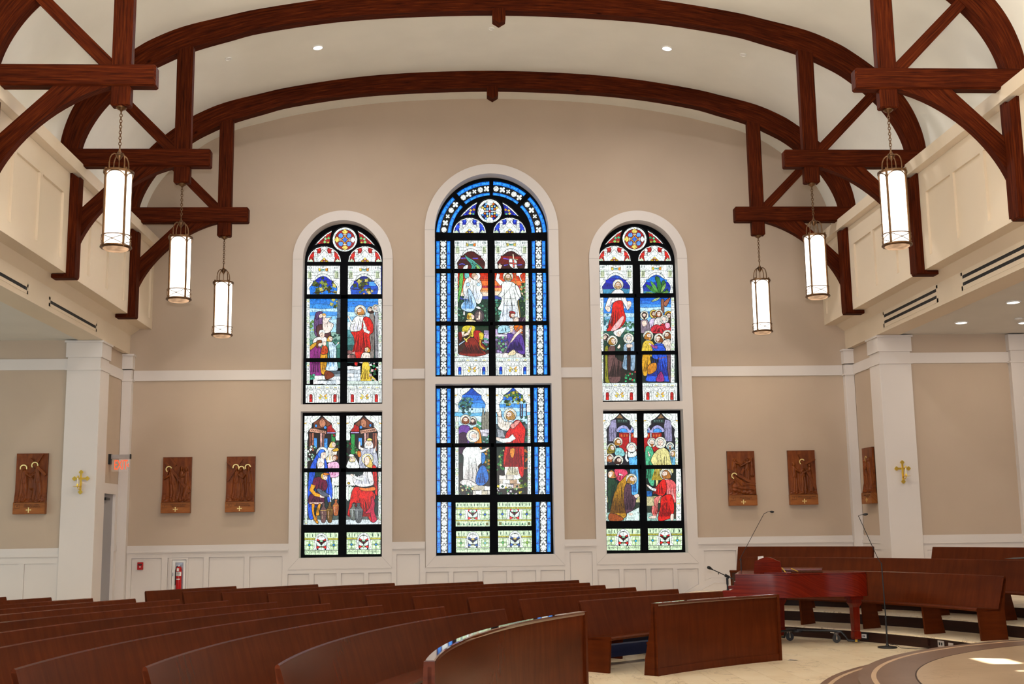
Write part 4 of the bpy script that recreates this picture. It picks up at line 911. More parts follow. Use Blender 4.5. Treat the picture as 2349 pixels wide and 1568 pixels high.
def station(P, rotz, figs, cross, halos, num, lines, lab):
    """P: world centre of the bottom edge at the wall; plaque 0.56 x 1.10"""
    T = thing('carved_station', lab, 'relief plaque', P); T.rotation_euler = (0, 0, rotz)
    W, H = .56, 1.10; hw = W/2
    nx, nz = 66, 108; zb0 = .215
    xs = np.linspace(-hw, hw, nx); zs = np.linspace(zb0, H, nz); X, Z = np.meshgrid(xs, zs)
    base = .055+.045*np.clip((.42-Z)/.2, 0, 1)**1.6
    Hh = capsules(X, Z, figs)
    rocks = .008*(np.sin(X*60+np.sin(Z*40)*2)*np.sin(Z*70)) * np.clip((.40-Z)/.1, 0, 1)
    edge = np.clip(np.minimum(np.minimum(X+hw, hw-X), H-Z)/.012, 0, 1)
    tool = .0012*np.sin(Z*260+np.sin(X*30))
    dep = base+Hh*edge+rocks*edge+tool
    v = np.stack([X, -dep, Z], -1).reshape(-1, 3); f = []; uv = []
    for j in range(nz-1):
        for i in range(nx-1): a = j*nx+i; f.append((a, a+1, a+nx+1, a+nx))
    me = mesh_of(v, f, [[(v[k][2], v[k][0]*1.0) for k in q] for q in f], True); link('carved_relief', me, T, M_CARVE, False)
    m = MB(); m.box(-hw, hw, -.012, 0, .0, H); m.prism([(0, 0), (-.115, 0), (-.115, .212), (-.10, .215), (-.055, .42), (-.055, H), (0, H)], -hw, -hw+.012, 'x'); m.prism([(0, 0), (-.115, 0), (-.115, .212), (-.10, .215), (-.055, .42), (-.055, H), (0, H)], hw-.012, hw, 'x')
    m.box(-hw, hw, -.057, 0, H-.012, H); pl(m, 'frame', M_CARVE, T)
    m = MB(); m.box(-hw-.005, hw+.005, -.118, -.002, 0, .208); pl(m, 'title_block', M_CARVE2, T, bevel=.003)
    m = MB()
    for (x0, z0, x1, z1, w_) in cross:
        d = Vector((x1-x0, z1-z0)); L = d.length; d.normalize(); n_ = Vector((-d.y, d.x))*w_/2
        q = [(x0+n_.x, z0+n_.y), (x0-n_.x, z0-n_.y), (x1-n_.x, z1-n_.y), (x1+n_.x, z1+n_.y)]
        m.prism([(max(-hw, min(hw, a)), max(zb0, min(H, b))) for a, b in q], -.098, -.05, grain=(d.x, d.y))
    pl(m, 'carved_cross', M_CARVE, T, bevel=.002)
    for (x, z, r, a0, a1) in halos:
        m = MB(); n = 16
        o = [(x+r*math.cos(math.radians(a0+(a1-a0)*i/n)), z+r*math.sin(math.radians(a0+(a1-a0)*i/n))) for i in range(n+1)]
        i_ = [(x+r*.70*math.cos(math.radians(a0+(a1-a0)*i/n)), z+r*.70*math.sin(math.radians(a0+(a1-a0)*i/n))) for i in range(n+1)]
        m.strip(o, i_, -.110, -.10); pl(m, 'gilded_halo', M_GOLD, T, label='gold leaf halo')
    m = MB(); m.prism([(-.008, .035), (-.012, .028), (.012, .028), (.008, .035), (.006, .068), (.038, .066), (.045, .062), (.045, .086), (.038, .082), (.006, .08), (.008, .112), (.012, .12), (-.012, .12), (-.008, .112), (-.006, .08), (-.038, .082), (-.045, .086), (-.045, .062), (-.038, .066), (-.006, .068)], -.124, -.118); pl(m, 'gold_cross', M_GOLD, T, label='small gold cross')
    m = MB(); 
    for a in ((-.25, -.16, .105, .109), (-.25, -.16, .175, .179), (-.25, -.247, .109, .175), (-.163, -.16, .109, .175)): m.box(a[0], a[1], -.1195, -.118, a[2], a[3])
    pl(m, 'number_box', M_INK, T)
    def tm(s, x, z, size): text_mesh('lettering', s, size, M_INK, T, facing(x, -.1188, z), .0008, world=False)
    tm(num, -.205, .142, .046)
    if len(lines) > 1: tm(lines[0], .055, .163, .034); tm(lines[1], .055, .130, .034)
    else: tm(lines[0], .055, .145, .034)
    return T
yb = D-.001; LA = ('left', 'right')
station((-6.295, yb, 2.19), 0, figure(-.02, .30, .60, -.09, .085, -1)+figure(.09, .30, .62, .0, .07)+figure(.18, .30, .60, .0, .06, -1)+[(.16, .35, .2, .5, .05, .06, .05, 0)], [(-.12, 1.09, -.02, .93, .045), (-.22, 1.0, .27, .40, .055), (-.22, .70, -.17, .86, .05)], [(-.15, .86, .064, 20, 240)], 'V', ['SIMON HELPS JESUS', 'BEAR HIS CROSS'], 'carved wooden relief plaque left of the windows, the one nearer the left corner')
station((-5.045, yb, 2.19), 0, figure(-.10, .30, .60, .02, .065, 1)+figure(.03, .30, .57, -.02, .07)+figure(.18, .30, .61, -.02, .065), [(-.26, .62, .02, 1.06, .06), (-.27, 1.0, -.12, .86, .05)], [(-.09, .885, .064, -10, 200), (.02, .85, .06, -10, 190), (.145, .885, .06, 0, 220)], 'IV', ['JESUS MEETS HIS', 'AFFLICTED MOTHER'], 'carved wooden relief plaque with three gold halos, next to the left window')
station((5.005, yb, 2.185), 0, figure(-.16, .62, .33, .02, .06, 1)+figure(.10, .52, .44, .02, .06, -1)+figure(.22, .62, .36, -.01, .04, -1)+[(-.12, .36, .18, .34, .10, .14, .05, .25), (-.15, .55, -.02, .42, .05, .10, .055, .2), (-.17, .57, -.17, .55, .035, .035, .055, 0)], [(-.27, .72, .27, .42, .055), (-.02, .63, .04, .74, .05), (-.27, .44, -.15, .55, .045)], [(-.16, .60, .062, 20, 260)], 'III', ['JESUS FALLS THE', 'FIRST TIME'], 'carved wooden relief plaque right of the windows, nearer the right window')
station((6.25, yb, 2.185), 0, figure(-.17, .30, .56, .0, .065, 1)+figure(.0, .30, .61, .0, .08, 1)+figure(.17, .30, .54, -.02, .05, -1), [(-.05, 1.02, .26, .30, .05), (.05, .82, .27, .92, .045)], [(-.005, .865, .06, 30, 240)], 'II', ['JESUS IS MADE TO BEAR', 'HIS CROSS'], 'carved wooden relief plaque right of the windows, nearer the right corner')
station((-8.52, 21.979, 2.18), 0, figure(-.13, .30, .58, .01, .075, 1)+figure(.13, .30, .62, -.03, .085, -1)+[(-.0, .62, .02, .48, .05, .045, .05, .2)], [(.10, .93, .19, 1.09, .05), (-.04, 1.0, .27, .70, .055)], [(-.13, .83, .068, -20, 200), (.07, .88, .064, -10, 220)], 'VI', ['VERONICA WIPES', 'THE FACE OF JESUS'], 'large carved wooden relief plaque on the left aisle wall, left of the column')
station((7.419, 22.95, 2.18), math.radians(-90), figure(-.12, .30, .58, .0, .08, 1)+figure(.12, .30, .60, -.02, .07), [], [(.07, .87, .06, 20, 240)], 'I', ['JESUS IS CONDEMNED', 'TO DEATH'], 'carved wooden relief plaque seen edge-on beside the right column')
# ---------------------------------------------------------------- stained glass
# Each light is drawn as flat pieces of coloured glass with lead cames between them; coordinates are
# measured on the photograph and turned into points of the glass plane y = YG.
LEAD = (0.004, 0.004, 0.005)
def clip(poly, r):
    def cut(P, ax, val, sgn):
        out = []
        for i in range(len(P)):
            a, b = P[i-1], P[i]; da, db = sgn*(a[ax]-val), sgn*(b[ax]-val)
            if (da >= 0) != (db >= 0):
                t = da/(da-db); out.append((a[0]+(b[0]-a[0])*t, a[1]+(b[1]-a[1])*t))
            if db >= 0: out.append(b)
        return out
    for ax, val, s in ((0, r[0], 1), (0, r[2], -1), (1, r[1], 1), (1, r[3], -1)):
        if len(poly) < 3: return []
        poly = cut(poly, ax, val, s)
    return poly
def closed_crv(P, k=4):
    n = len(P); out = []
    for i in range(n):
        p0, p1, p2, p3 = P[i-1], P[i], P[(i+1) % n], P[(i+2) % n]
        for j in range(k):
            t = j/k; out.append(tuple(0.5*((2*p1[a])+(-p0[a]+p2[a])*t+(2*p0[a]-5*p1[a]+4*p2[a]-p3[a])*t*t+(-p0[a]+3*p1[a]-3*p2[a]+p3[a])*t**3) for a in (0, 1)))
    return out
class Glass:
    """painter's list of glass pieces; every piece is clipped to each panel it falls in"""
    def __init__(s, ox, oy, sc, panels, bgs=None):
        s.o = (ox, oy, sc); s.panels = panels; s.items = []; s.part = 'glass_field'; s.lw = 1.15
    def at(s, ox, oy, sc): s.o = (ox, oy, sc); return s
    def px(s, P): ox, oy, k = s.o; return [(ox+x/k, oy+y/k) for x, y in P]
    def P(s, col, pts, sm=False, lw=None, part=None):
        q = s.px(closed_crv(pts) if sm else pts)
        s.items.append(('p', lin(col) if isinstance(col, str) else col, q, s.lw if lw is None else lw, part or s.part))
    def L(s, pts, w=1.0, col=LEAD, sm=False, closed=False, part=None):
        q = s.px(crv(pts, 4) if sm else pts)
        s.items.append(('l', lin(col) if isinstance(col, str) else col, q+([q[0]] if closed else []), w, part or s.part))
    def E(s, col, x, y, rx, ry=None, n=20, lw=None, a0=0, a1=360, part=None):
        ry = rx if ry is None else ry
        s.P(col, [(x+rx*math.cos(math.radians(a0+(a1-a0)*i/n)), y-ry*math.sin(math.radians(a0+(a1-a0)*i/n))) for i in range(n+(a1-a0 < 360))], lw=lw, part=part)
    def R(s, col, x0, y0, x1, y1, lw=None, part=None): s.P(col, [(x0, y0), (x1, y0), (x1, y1), (x0, y1)], lw=lw, part=part)
    def build(s, parents, mats=None):
        for rect_, par in zip(s.panels, parents):
            by = {}
            k = 0
            def emit(part, poly, col, k):
                V, Fc, C = by.setdefault(part, ([], [], [])); n = len(V); y = YG-0.0003*k*.5
                for (u, v) in poly: x, z = atY(u, v, YG); V.append((x, y, z))
                Fc.append(tuple(range(n, n+len(poly)))); C.extend([col]*len(poly))
            for kind, col, pts, w_, part in s.items:
                if kind == 'p':
                    c = clip(pts, rect_)
                    if len(c) < 3: continue
                    k += 1; emit(part, c, col, k)
                    if w_ > 0:
                        k += 1; s._stroke(pts+[pts[0]], w_, LEAD, rect_, emit, part, k)
                else:
                    k += 1; s._stroke(pts, w_, col, rect_, emit, part, k)
            for part, (V, Fc, C) in by.items():
                me = bpy.data.meshes.new('glass'); me.from_pydata(V, [], Fc)
                ca = me.color_attributes.new('Col', 'FLOAT_COLOR', 'CORNER')
                ca.data.foreach_set('color', np.array([c4 for c in C for c4 in (*c, 1.0)], dtype=np.float32)); me.update()
                link(part, me, par, M_GLASS)
    def _stroke(s, pts, w_, col, r, emit, part, k):
        for a, b in zip(pts, pts[1:]):
            dx, dy = b[0]-a[0], b[1]-a[1]; L = math.hypot(dx, dy)
            if L < 1e-6: continue
            nx, ny = -dy/L*w_/2, dx/L*w_/2; ex, ey = dx/L*w_*.25, dy/L*w_*.25
            c = clip([(a[0]+nx-ex, a[1]+ny-ey), (b[0]+nx+ex, b[1]+ny+ey), (b[0]-nx+ex, b[1]-ny+ey), (a[0]-nx-ex, a[1]-ny-ey)], r)
            if len(c) >= 3: emit(part, c, col, k)
WH, MINT, PALE, GREENW = 'f4fbf6', 'dff5e6', 'fbfff8', 'd9f2cf'
RED, DRED, CRIM, ORG, YEL, DYEL = 'd81e16', '7a0a0a', 'b01818', 'e0701c', 'f0d868', 'c8a828'
BLU, DBLU, SKY, LSKY, GRN, DGRN, OLV, PUR, BRN, DBRN, GRY, DGRY, SKIN = '1e78e0', '1426b4', '4a9cf0', 'bfe6fa', '2e7a4a', '123c26', '6a6a20', '5a2a78', '8a4a1c', '3c1c10', '9a9aa0', '4a4a50', 'f6dccb'
def folds(g, pts, n, col=LEAD, w=.8):
    """fold strokes that run down a robe"""
    xs = [p[0] for p in pts]; ys = [p[1] for p in pts]; x0, x1, y0, y1 = min(xs), max(xs), min(ys), max(ys); cx = sum(xs)/len(xs)
    rr = random.Random(int(x0*7+y0*3)); n = max(2, int(n*.75))
    for i in range(n):
        t = (i+rr.uniform(.3, 1.1))/(n+.4); xt = cx+(x0+(x1-x0)*t-cx)*.45; xb = x0+(x1-x0)*(.12+.76*t)
        ya, yb_ = rr.uniform(.12, .40), rr.uniform(.62, .92)
        g.L([(xt, y0+(y1-y0)*ya), ((xt+xb)/2+rr.uniform(-1, 1)*(x1-x0)*.08, y0+(y1-y0)*(ya+yb_)/2), (xb, y0+(y1-y0)*yb_)], w*rr.uniform(.6, 1.25), col, True)
def robe(g, col, pts, n=4, dark=None, sm=True):
    g.P(col, pts, sm)
    if dark:
        xs = [p[0] for p in pts]; ys = [p[1] for p in pts]; x0, x1, y0, y1 = min(xs), max(xs), min(ys), max(ys)
        for i in range(max(2, n-1)):
            t = (i+.6)/n; xx = x0+(x1-x0)*t; w_ = (x1-x0)*(.05+.035*(i % 2))
            cx = (x0+x1)/2; xt = cx+(xx-cx)*.5
            g.P(dark, [(xt, y0+(y1-y0)*.35), (xx-w_, y0+(y1-y0)*.85), (xx+w_, y0+(y1-y0)*.85)], lw=0)
    folds(g, pts, n)
def head(g, x, y, r, hair=BRN, halo=True, beard=None, look=0, hc=WH, long=True, skin=SKIN, veil=None, hr=1.75):
    g.part = 'figure_glass'
    if halo:
        g.E(hc, x, y-r*.1, r*hr, lw=1.0); g.E(YEL if hc == WH else hc, x, y-r*.1, r*hr*.86, lw=.35); g.E(hc, x, y-r*.1, r*hr*.8, lw=0)
    if veil: g.P(veil, [(x-r*1.0, y+r*1.3), (x-r*1.1, y-r*.2), (x, y-r*1.25), (x+r*1.1, y-r*.2), (x+r*1.0, y+r*1.3)], True)
    else:
        if long: g.P(hair, [(x-r*.95-look*r*.25, y+r*1.0), (x-r*.98, y-r*.3), (x, y-r*1.12), (x+r*.98, y-r*.3), (x+r*.95-look*r*.25, y+r*1.0)], True)
        else: g.E(hair, x, y-r*.18, r*.95, r*.98)
    g.P(skin, [(x+look*r*.25-r*.62, y-r*.45), (x+look*r*.3, y-r*.72), (x+look*r*.25+r*.62, y-r*.45), (x+look*r*.4+r*.5, y+r*.45), (x+look*r*.45, y+r*.92), (x+look*r*.3-r*.5, y+r*.45)], True, .4)
    if beard: g.P(beard, [(x+look*r*.3-r*.5, y+r*.3), (x+look*r*.4, y+r*.45), (x+look*r*.35+r*.5, y+r*.3), (x+look*r*.5+r*.2, y+r*1.25), (x+look*r*.4-r*.2, y+r*1.2)], True, .4)
    fx = x+look*r*.35
    for d in (-.28, .28): g.L([(fx+d*r-r*.15, y-r*.10), (fx+d*r+r*.15, y-r*.08)], .75, DBRN); g.L([(fx+d*r-r*.17, y-r*.26), (fx+d*r+r*.17, y-r*.27)], .4, BRN)
    g.L([(fx+look*r*.12, y-r*.05), (fx+look*r*.16, y+r*.25)], .4, BRN); g.L([(fx-r*.16, y+r*.45), (fx+r*.16, y+r*.45)], .6, '903020')
def arm(g, pts, w_, sleeve=WH, hand=True):
    """sleeved arm along pts with a hand at its end"""
    a, b = pts[-2], pts[-1]; n = len(pts); Lp, Rp = [], []
    for i, p in enumerate(pts):
        q = pts[min(i+1, n-1)]; o = pts[max(i-1, 0)]; dx, dy = q[0]-o[0], q[1]-o[1]; L = math.hypot(dx, dy) or 1; ww = w_*(1-.35*i/(n-1))
        Lp.append((p[0]-dy/L*ww, p[1]+dx/L*ww)); Rp.append((p[0]+dy/L*ww, p[1]-dx/L*ww))
    g.P(sleeve, Lp+Rp[::-1], False, .7)
    if hand:
        dx, dy = b[0]-a[0], b[1]-a[1]; L = math.hypot(dx, dy) or 1; dx, dy = dx/L, dy/L; k = w_*.62
        g.P(SKIN, [(b[0]-dy*k, b[1]+dx*k), (b[0]+dx*k*2.4-dy*k*.6, b[1]+dy*k*2.4+dx*k*.6), (b[0]+dx*k*3+dy*k*.2, b[1]+dy*k*3-dx*k*.2), (b[0]+dy*k, b[1]-dx*k)], True, .5)
def leaves(g, x0, y0, x1, y1, n, cols, r, seed=1, lw=.5):
    rr = random.Random(seed)
    for i in range(n):
        x, y = rr.uniform(x0, x1), rr.uniform(y0, y1); a = rr.uniform(0, 6.28); k = r*rr.uniform(.6, 1.25); c = rr.choice(cols)
        g.P(c, [(x+k*rad*math.cos(a+th), y+k*rad*math.sin(a+th)) for th, rad in ((0, 1.1), (.7, .6), (1.3, 1), (2.1, .55), (2.9, .9), (3.6, .55), (4.4, 1), (5.3, .6))], False, lw)
def bands(g, x0, x1, ys, cols, wob=3):
    """horizontal bands of sky or stone"""
    for i in range(len(ys)-1):
        xs = np.linspace(x0, x1, 7)
        top = [(x, ys[i]+wob*math.sin(i*2.1+j*1.3)*(i > 0)) for j, x in enumerate(xs)]; bot = [(x, ys[i+1]+wob*math.sin((i+1)*2.1+j*1.3)*(i < len(ys)-2)) for j, x in enumerate(xs)]
        g.P(cols[i % len(cols)], top+bot[::-1], False, .6)
def stones(g, x0, y0, x1, y1, nx, ny, cols, seed=3):
    rr = random.Random(seed); dx, dy = (x1-x0)/nx, (y1-y0)/ny
    for j in range(ny):
        for i in range(-1, nx+1):
            o = dx*.5*(j % 2); xa, xb = x0+i*dx+o, x0+(i+1)*dx+o; c = rr.choice(cols)
            xa, xb = max(xa, x0), min(xb, x1)
            if xb-xa < 2: continue
            w_ = lambda: rr.uniform(-.12, .12)*dy
            g.P(c, [(xa, y0+j*dy+w_()), ((xa+xb)/2, y0+j*dy+w_()), (xb, y0+j*dy+w_()), (xb, y0+(j+1)*dy+w_()), ((xa+xb)/2, y0+(j+1)*dy+w_()), (xa, y0+(j+1)*dy+w_())], False, .6)

# ornament shared by the lights; all measured in photo pixels, moved by (dx,dy)
def tracery(g, dx, dy, k, c1, c2, side_cols, boss):
    """rose, two spandrels and two castle lights; drawn at the left window's place"""
    g.at(695+dx, 510+dy, 12.363/k); g.part = 'tracery_glass'
    X, Y, R = 1190, 490, 352
    g.E(WH, X, Y, R, n=40, lw=1.0)
    for q in range(8): a = math.radians(45*q+22.5); g.L([(X+R*.80*math.cos(a-.3), Y+R*.8*math.sin(a-.3)), (X+R*.93*math.cos(a), Y+R*.93*math.sin(a)), (X+R*.80*math.cos(a+.3), Y+R*.8*math.sin(a+.3))], .5, '3a9aa8')
    if boss == 0:
        g.P(c1, [(X+R*.80*math.cos(math.radians(a))*f, Y+R*.80*math.sin(math.radians(a))*f) for a in range(0, 360, 15) for f in [1.02 if a % 90 else 1.0]][:24], True, .9)
        for q in range(4):
            a = math.radians(90*q); ca, sa = math.cos(a), math.sin(a); T_ = lambda r, t: (X+R*(r*ca-t*sa), Y+R*(r*sa+t*ca))
            g.P(YEL if q % 4 else WH, [T_(.88, 0), T_(.76, .12), T_(.66, .26), T_(.50, .14), T_(.46, 0), T_(.50, -.14), T_(.66, -.26), T_(.76, -.12)], False, .6)
            g.P(WH, [T_(.44, .13), T_(.36, .13), T_(.36, -.13), T_(.44, -.13)], False, .4)
            b = a+math.pi/4; ca, sa = math.cos(b), math.sin(b); T2 = lambda r, t: (X+R*(r*ca-t*sa), Y+R*(r*sa+t*ca))
            g.P('5aa0f0', [T2(.66, 0), T2(.52, .20), T2(.32, .10), T2(.27, 0), T2(.32, -.10), T2(.52, -.20)], True, .5)
            g.P('f0c850', [T2(.29, .28), T2(.24, .30), T2(.15, 0), T2(.24, -.30), T2(.29, -.28), T2(.21, 0)], False, .4)
        g.P('2a6ae8', [(X+R*.22, Y), (X, Y-R*.22), (X-R*.22, Y), (X, Y+R*.22)], False, .5)
    else:
        cc = [DBLU, RED, YEL, SKY, ORG, GRN]
        g.E('101030', X, Y, R*.78, n=32, lw=.7)
        for q in range(4):
            a = math.radians(90*q); ca, sa = math.cos(a), math.sin(a); T_ = lambda r, t: (X+R*(r*ca-t*sa), Y+R*(r*sa+t*ca))
            g.P(WH, [T_(.95, 0), T_(.80, .30), T_(.55, .22), T_(.44, 0), T_(.55, -.22), T_(.80, -.30)], False, .6); g.L([T_(.85, 0), T_(.5, 0)], .4, '60a0b0')
            g.P(WH, [T_(.44, .045), T_(.1, .045), T_(.1, -.045), T_(.44, -.045)], False, .3)
            for i, (r, t, s_) in enumerate(((.20, .20, .11), (.40, .18, .09), (.18, .40, .09), (.40, .40, .09), (.28, .58, .10), (.58, .30, .10))):
                g.E(['78b8f4', YEL, ORG, RED, DBLU, SKY][(i+q*(i > 2)) % 6], X+R*(r*ca-t*sa), Y+R*(r*sa+t*ca), R*s_, n=8, lw=.4)
        g.E('c03a40', X, Y, R*.10, n=10, lw=.5)
    for s_ in (-1, 1):
        F = lambda P: [(X+s_*(x-X), y) for x, y in P]
        sp = F([(830, 240), (700, 310), (560, 420), (430, 550), (325, 675), (400, 640), (520, 620), (760, 610), (770, 480), (790, 360)])
        g.P(c1, sp, False, .8)
        g.P(WH, F([(830, 235), (700, 305), (560, 415), (430, 545), (318, 680), (355, 668), (460, 560), (580, 448), (710, 345), (815, 275)]), False, .5)
        for a, b in (((720, 300), (735, 335)), ((600, 385), (625, 420)), ((480, 490), (505, 530)), ((390, 590), (420, 615))): g.L(F([a, b]), .6)
        for (x, y, r_, c) in ((640, 470, 48, side_cols[0]), (730, 450, 50, side_cols[1]), (620, 560, 55, side_cols[2]), (715, 575, 42, side_cols[3]), (470, 590, 42, c2), (700, 370, 38, c2)):
            g.P(c, F([(x-r_, y), (x-r_*.3, y-r_*.5), (x, y-r_*1.1), (x+r_*.4, y-r_*.4), (x+r_, y), (x+r_*.4, y+r_*.5), (x, y+r_*.8), (x-r_*.4, y+r_*.5)]), False, .4)
        castle(g, 605 if s_ < 0 else 1762, 1130, c1, c2)
    for P_ in ([(1190, 1120), (1190, 980), (1270, 850)], [(1190, 980), (1105, 850)], [(1075, 975), (1300, 975)]): g.L(P_, .7, (0.05, 0.03, 0.03))
def castle(g, cx, yb, c1, c2):
    A = lambda P: [(cx+x, yb+y) for x, y in P]
    R = 480
    g.P(c1, A([(-R, 0)]+[(R*.98*math.cos(math.radians(a)), -R*.93*math.sin(math.radians(a))) for a in range(180, -1, -10)]), False, .8)
    for i in range(9):
        a0, a1 = math.radians(180-i*20+1), math.radians(180-(i+1)*20-1)
        g.P(WH, A([(R*r*math.cos(a), -R*r*.94*math.sin(a)) for r, a in ((1, a0), (1, a1), (.94, a1), (.94, a0))]), False, .35)
    for x, y, r_ in ((-340, -180, 60), (330, -200, 60), (-370, -90, 40), (380, -120, 45), (-145, -350, 40), (150, -345, 40)): g.E(c2, cx+x, yb+y, r_, r_*1.1, 8, .3)
    for s_ in (-1, 1):
        B = lambda P: A([(s_*x, y) for x, y in P])
        g.P(GREENW, B([(310, 0), (320, -50), (350, -65), (375, -110), (400, -65), (440, -50), (450, 0)]), False, .5)
        g.P(WH, B([(200, -150), (205, -260), (200, -330), (245, -370), (290, -330), (285, -260), (290, -150)]), False, .5); g.L(B([(240, -180), (240, -240)]), 1.1, '20505a'); g.L(B([(205, -275), (288, -275)]), .8, DGRN)
    g.P(WH, A([(-280, 0), (-310, -150), (-200, -150), (-190, -250), (-110, -250), (-80, -330), (-100, -400), (0, -450), (100, -400), (80, -330), (110, -250), (190, -250), (200, -150), (310, -150), (280, 0), (120, 0), (100, -40), (0, -110), (-100, -40), (-120, 0)]), False, .6)
    g.L(A([(-190, -140), (0, -330), (190, -140)]), .8); g.L(A([(-205, 0), (-190, -60), (-60, -150), (0, -160), (60, -150), (190, -60), (205, 0)]), .5, '3a9aa8'); g.L(A([(-80, -380), (0, -330), (80, -380)]), .7)
    g.L(A([(-110, -220), (-50, -150)]), .5); g.L(A([(110, -220), (50, -150)]), .5); g.L(A([(-300, -100), (-205, -100)]), .4, '3a9aa8'); g.L(A([(300, -100), (205, -100)]), .4, '3a9aa8')
    g.E(YEL, cx, yb-90, 40, 36, 8, .5); g.E(DYEL, cx-70, yb-25, 44, 28, 8, .5); g.E(DYEL, cx+70, yb-25, 44, 28, 8, .5); g.E('e8d8f8', cx, yb-25, 18, 18, 8, .4)
def canopy(g, dx, dy, s_=1, ac=('e8c83c', 'e8901c')):
    """tabernacle work over the figures; drawn at the centre window's left light (panel 20..557 x 800..1270)"""
    g.at(1040+dx, 440+dy, 7.128); g.part = 'canopy_glass'
    out = [(15, 795), (562, 795), (562, 1275), (500, 1275), (515, 1200), (515, 1150), (470, 1085), (455, 1085), (455, 1045), (425, 1045), (375, 1010), (335, 980), (285, 970), (235, 980), (190, 1010), (150, 1045), (120, 1045), (118, 1085), (105, 1100), (60, 1160), (70, 1210), (75, 1275), (15, 1275)]
    g.P(WH, out, False, .8)
    for x in (125, 165, 205, 365, 405, 445): g.L([(x, 800), (x, 900)], .5, '6a8a80')
    for cx in (68, 505):
        for q in range(3): g.L([(cx-28+q*25, 820), (cx-28+q*25, 850)], 1.4, '1a4a4a')
        g.E(WH, cx, 915, 45, 45, 14, .6, 0, 180); g.E(GREENW, cx, 915, 30, 30, 12, .5, 0, 180)
        g.R('e8f4c8', cx-30, 915, cx+30, 1005, .5)
        for q in (-14, 8): g.R(DGRN, cx+q, 905, cx+q+9, 995, .2)
        g.L([(cx-45, 1010), (cx+48, 1010)], .7); g.L([(cx-48, 870), (cx-48, 1000)], .5)
    g.E(WH, 287, 815, 52, 42, 16, .7, 180, 360); g.L([(285, 812), (285, 835)], 1.2, '606060')
    g.P(ac[0], [(212, 838), (245, 850), (250, 870), (240, 890), (212, 888)], False, .6); g.P(ac[1], [(362, 838), (328, 850), (322, 870), (332, 890), (362, 888)], False, .6); g.R('4ab0a0', 250, 862, 322, 878, .5)
    g.L([(115, 905), (205, 905), (245, 890), (330, 890), (370, 905), (450, 905)], .7); g.L([(110, 960), (205, 960)], .6); g.L([(370, 960), (460, 960)], .6)
    for x in (130, 160, 400, 430): g.L([(x, 910), (x+6, 955)], .5, '7a9a90')
    arc_ = [(150, 1045), (160, 1000), (205, 955), (250, 935), (285, 930), (320, 935), (370, 960), (410, 1000), (425, 1045)]
    g.L(arc_, .9, sm=True)
    for q in range(1, 8): a = math.radians(180*q/8); g.L([(287+118*math.cos(a), 1065-100*math.sin(a)), (287+142*math.cos(a), 1065-132*math.sin(a))], .5)
    for sx in (-1, 1):
        F = lambda P: [(287+sx*(x-287), y) for x, y in P]
        g.L(F([(20, 1010), (80, 1012), (80, 1045), (118, 1045)]), .6); g.L(F([(22, 1100), (55, 1100)]), .5); g.L(F([(105, 1060), (60, 1105), (30, 1165)]), .7, sm=True); g.L(F([(20, 1180), (75, 1180)]), .7); g.L(F([(40, 1190), (45, 1265)]), .4, '7a9a90')
def colstrip(g, x0, x1, y0, y1, seed=0):
    """narrow white column beside the figures"""
    g.part = 'column_glass'; g.R(WH, x0, y0, x1, y1, .8); n = int((y1-y0)/((x1-x0)*1.25)); st = (y1-y0)/max(1, n); w_ = x1-x0; rr = random.Random(seed)
    for i in range(n):
        y = y0+i*st; m = (i*7+seed) % 5
        if m in (0, 3): g.L([(x0, y), (x1, y)], .6)
        if m == 1: g.R(GREENW, x0+w_*.1, y+st*.1, x1-w_*.1, y+st*.5, .4); g.R('e8d880', x0+w_*.2, y+st*.6, x1-w_*.2, y+st*.75, .3)
        elif m == 2: g.L([(x0+w_*.45, y+st*.1), (x0+w_*.45, y+st*.95)], 1.3, '1a3a34'); g.L([(x0+w_*.8, y), (x0+w_*.8, y+st)], .4, '6a8a80')
        elif m == 4: g.E(GREENW, x0+w_*.5, y+st*.5, w_*.4, st*.35, 8, .5)
        else: g.L([(x0+w_*.3, y+st*.35), (x0+w_*.7, y+st*.65)], .8, '2a5a54'); g.L([(x0+w_*.7, y+st*.35), (x0+w_*.3, y+st*.65)], .8, '2a5a54')
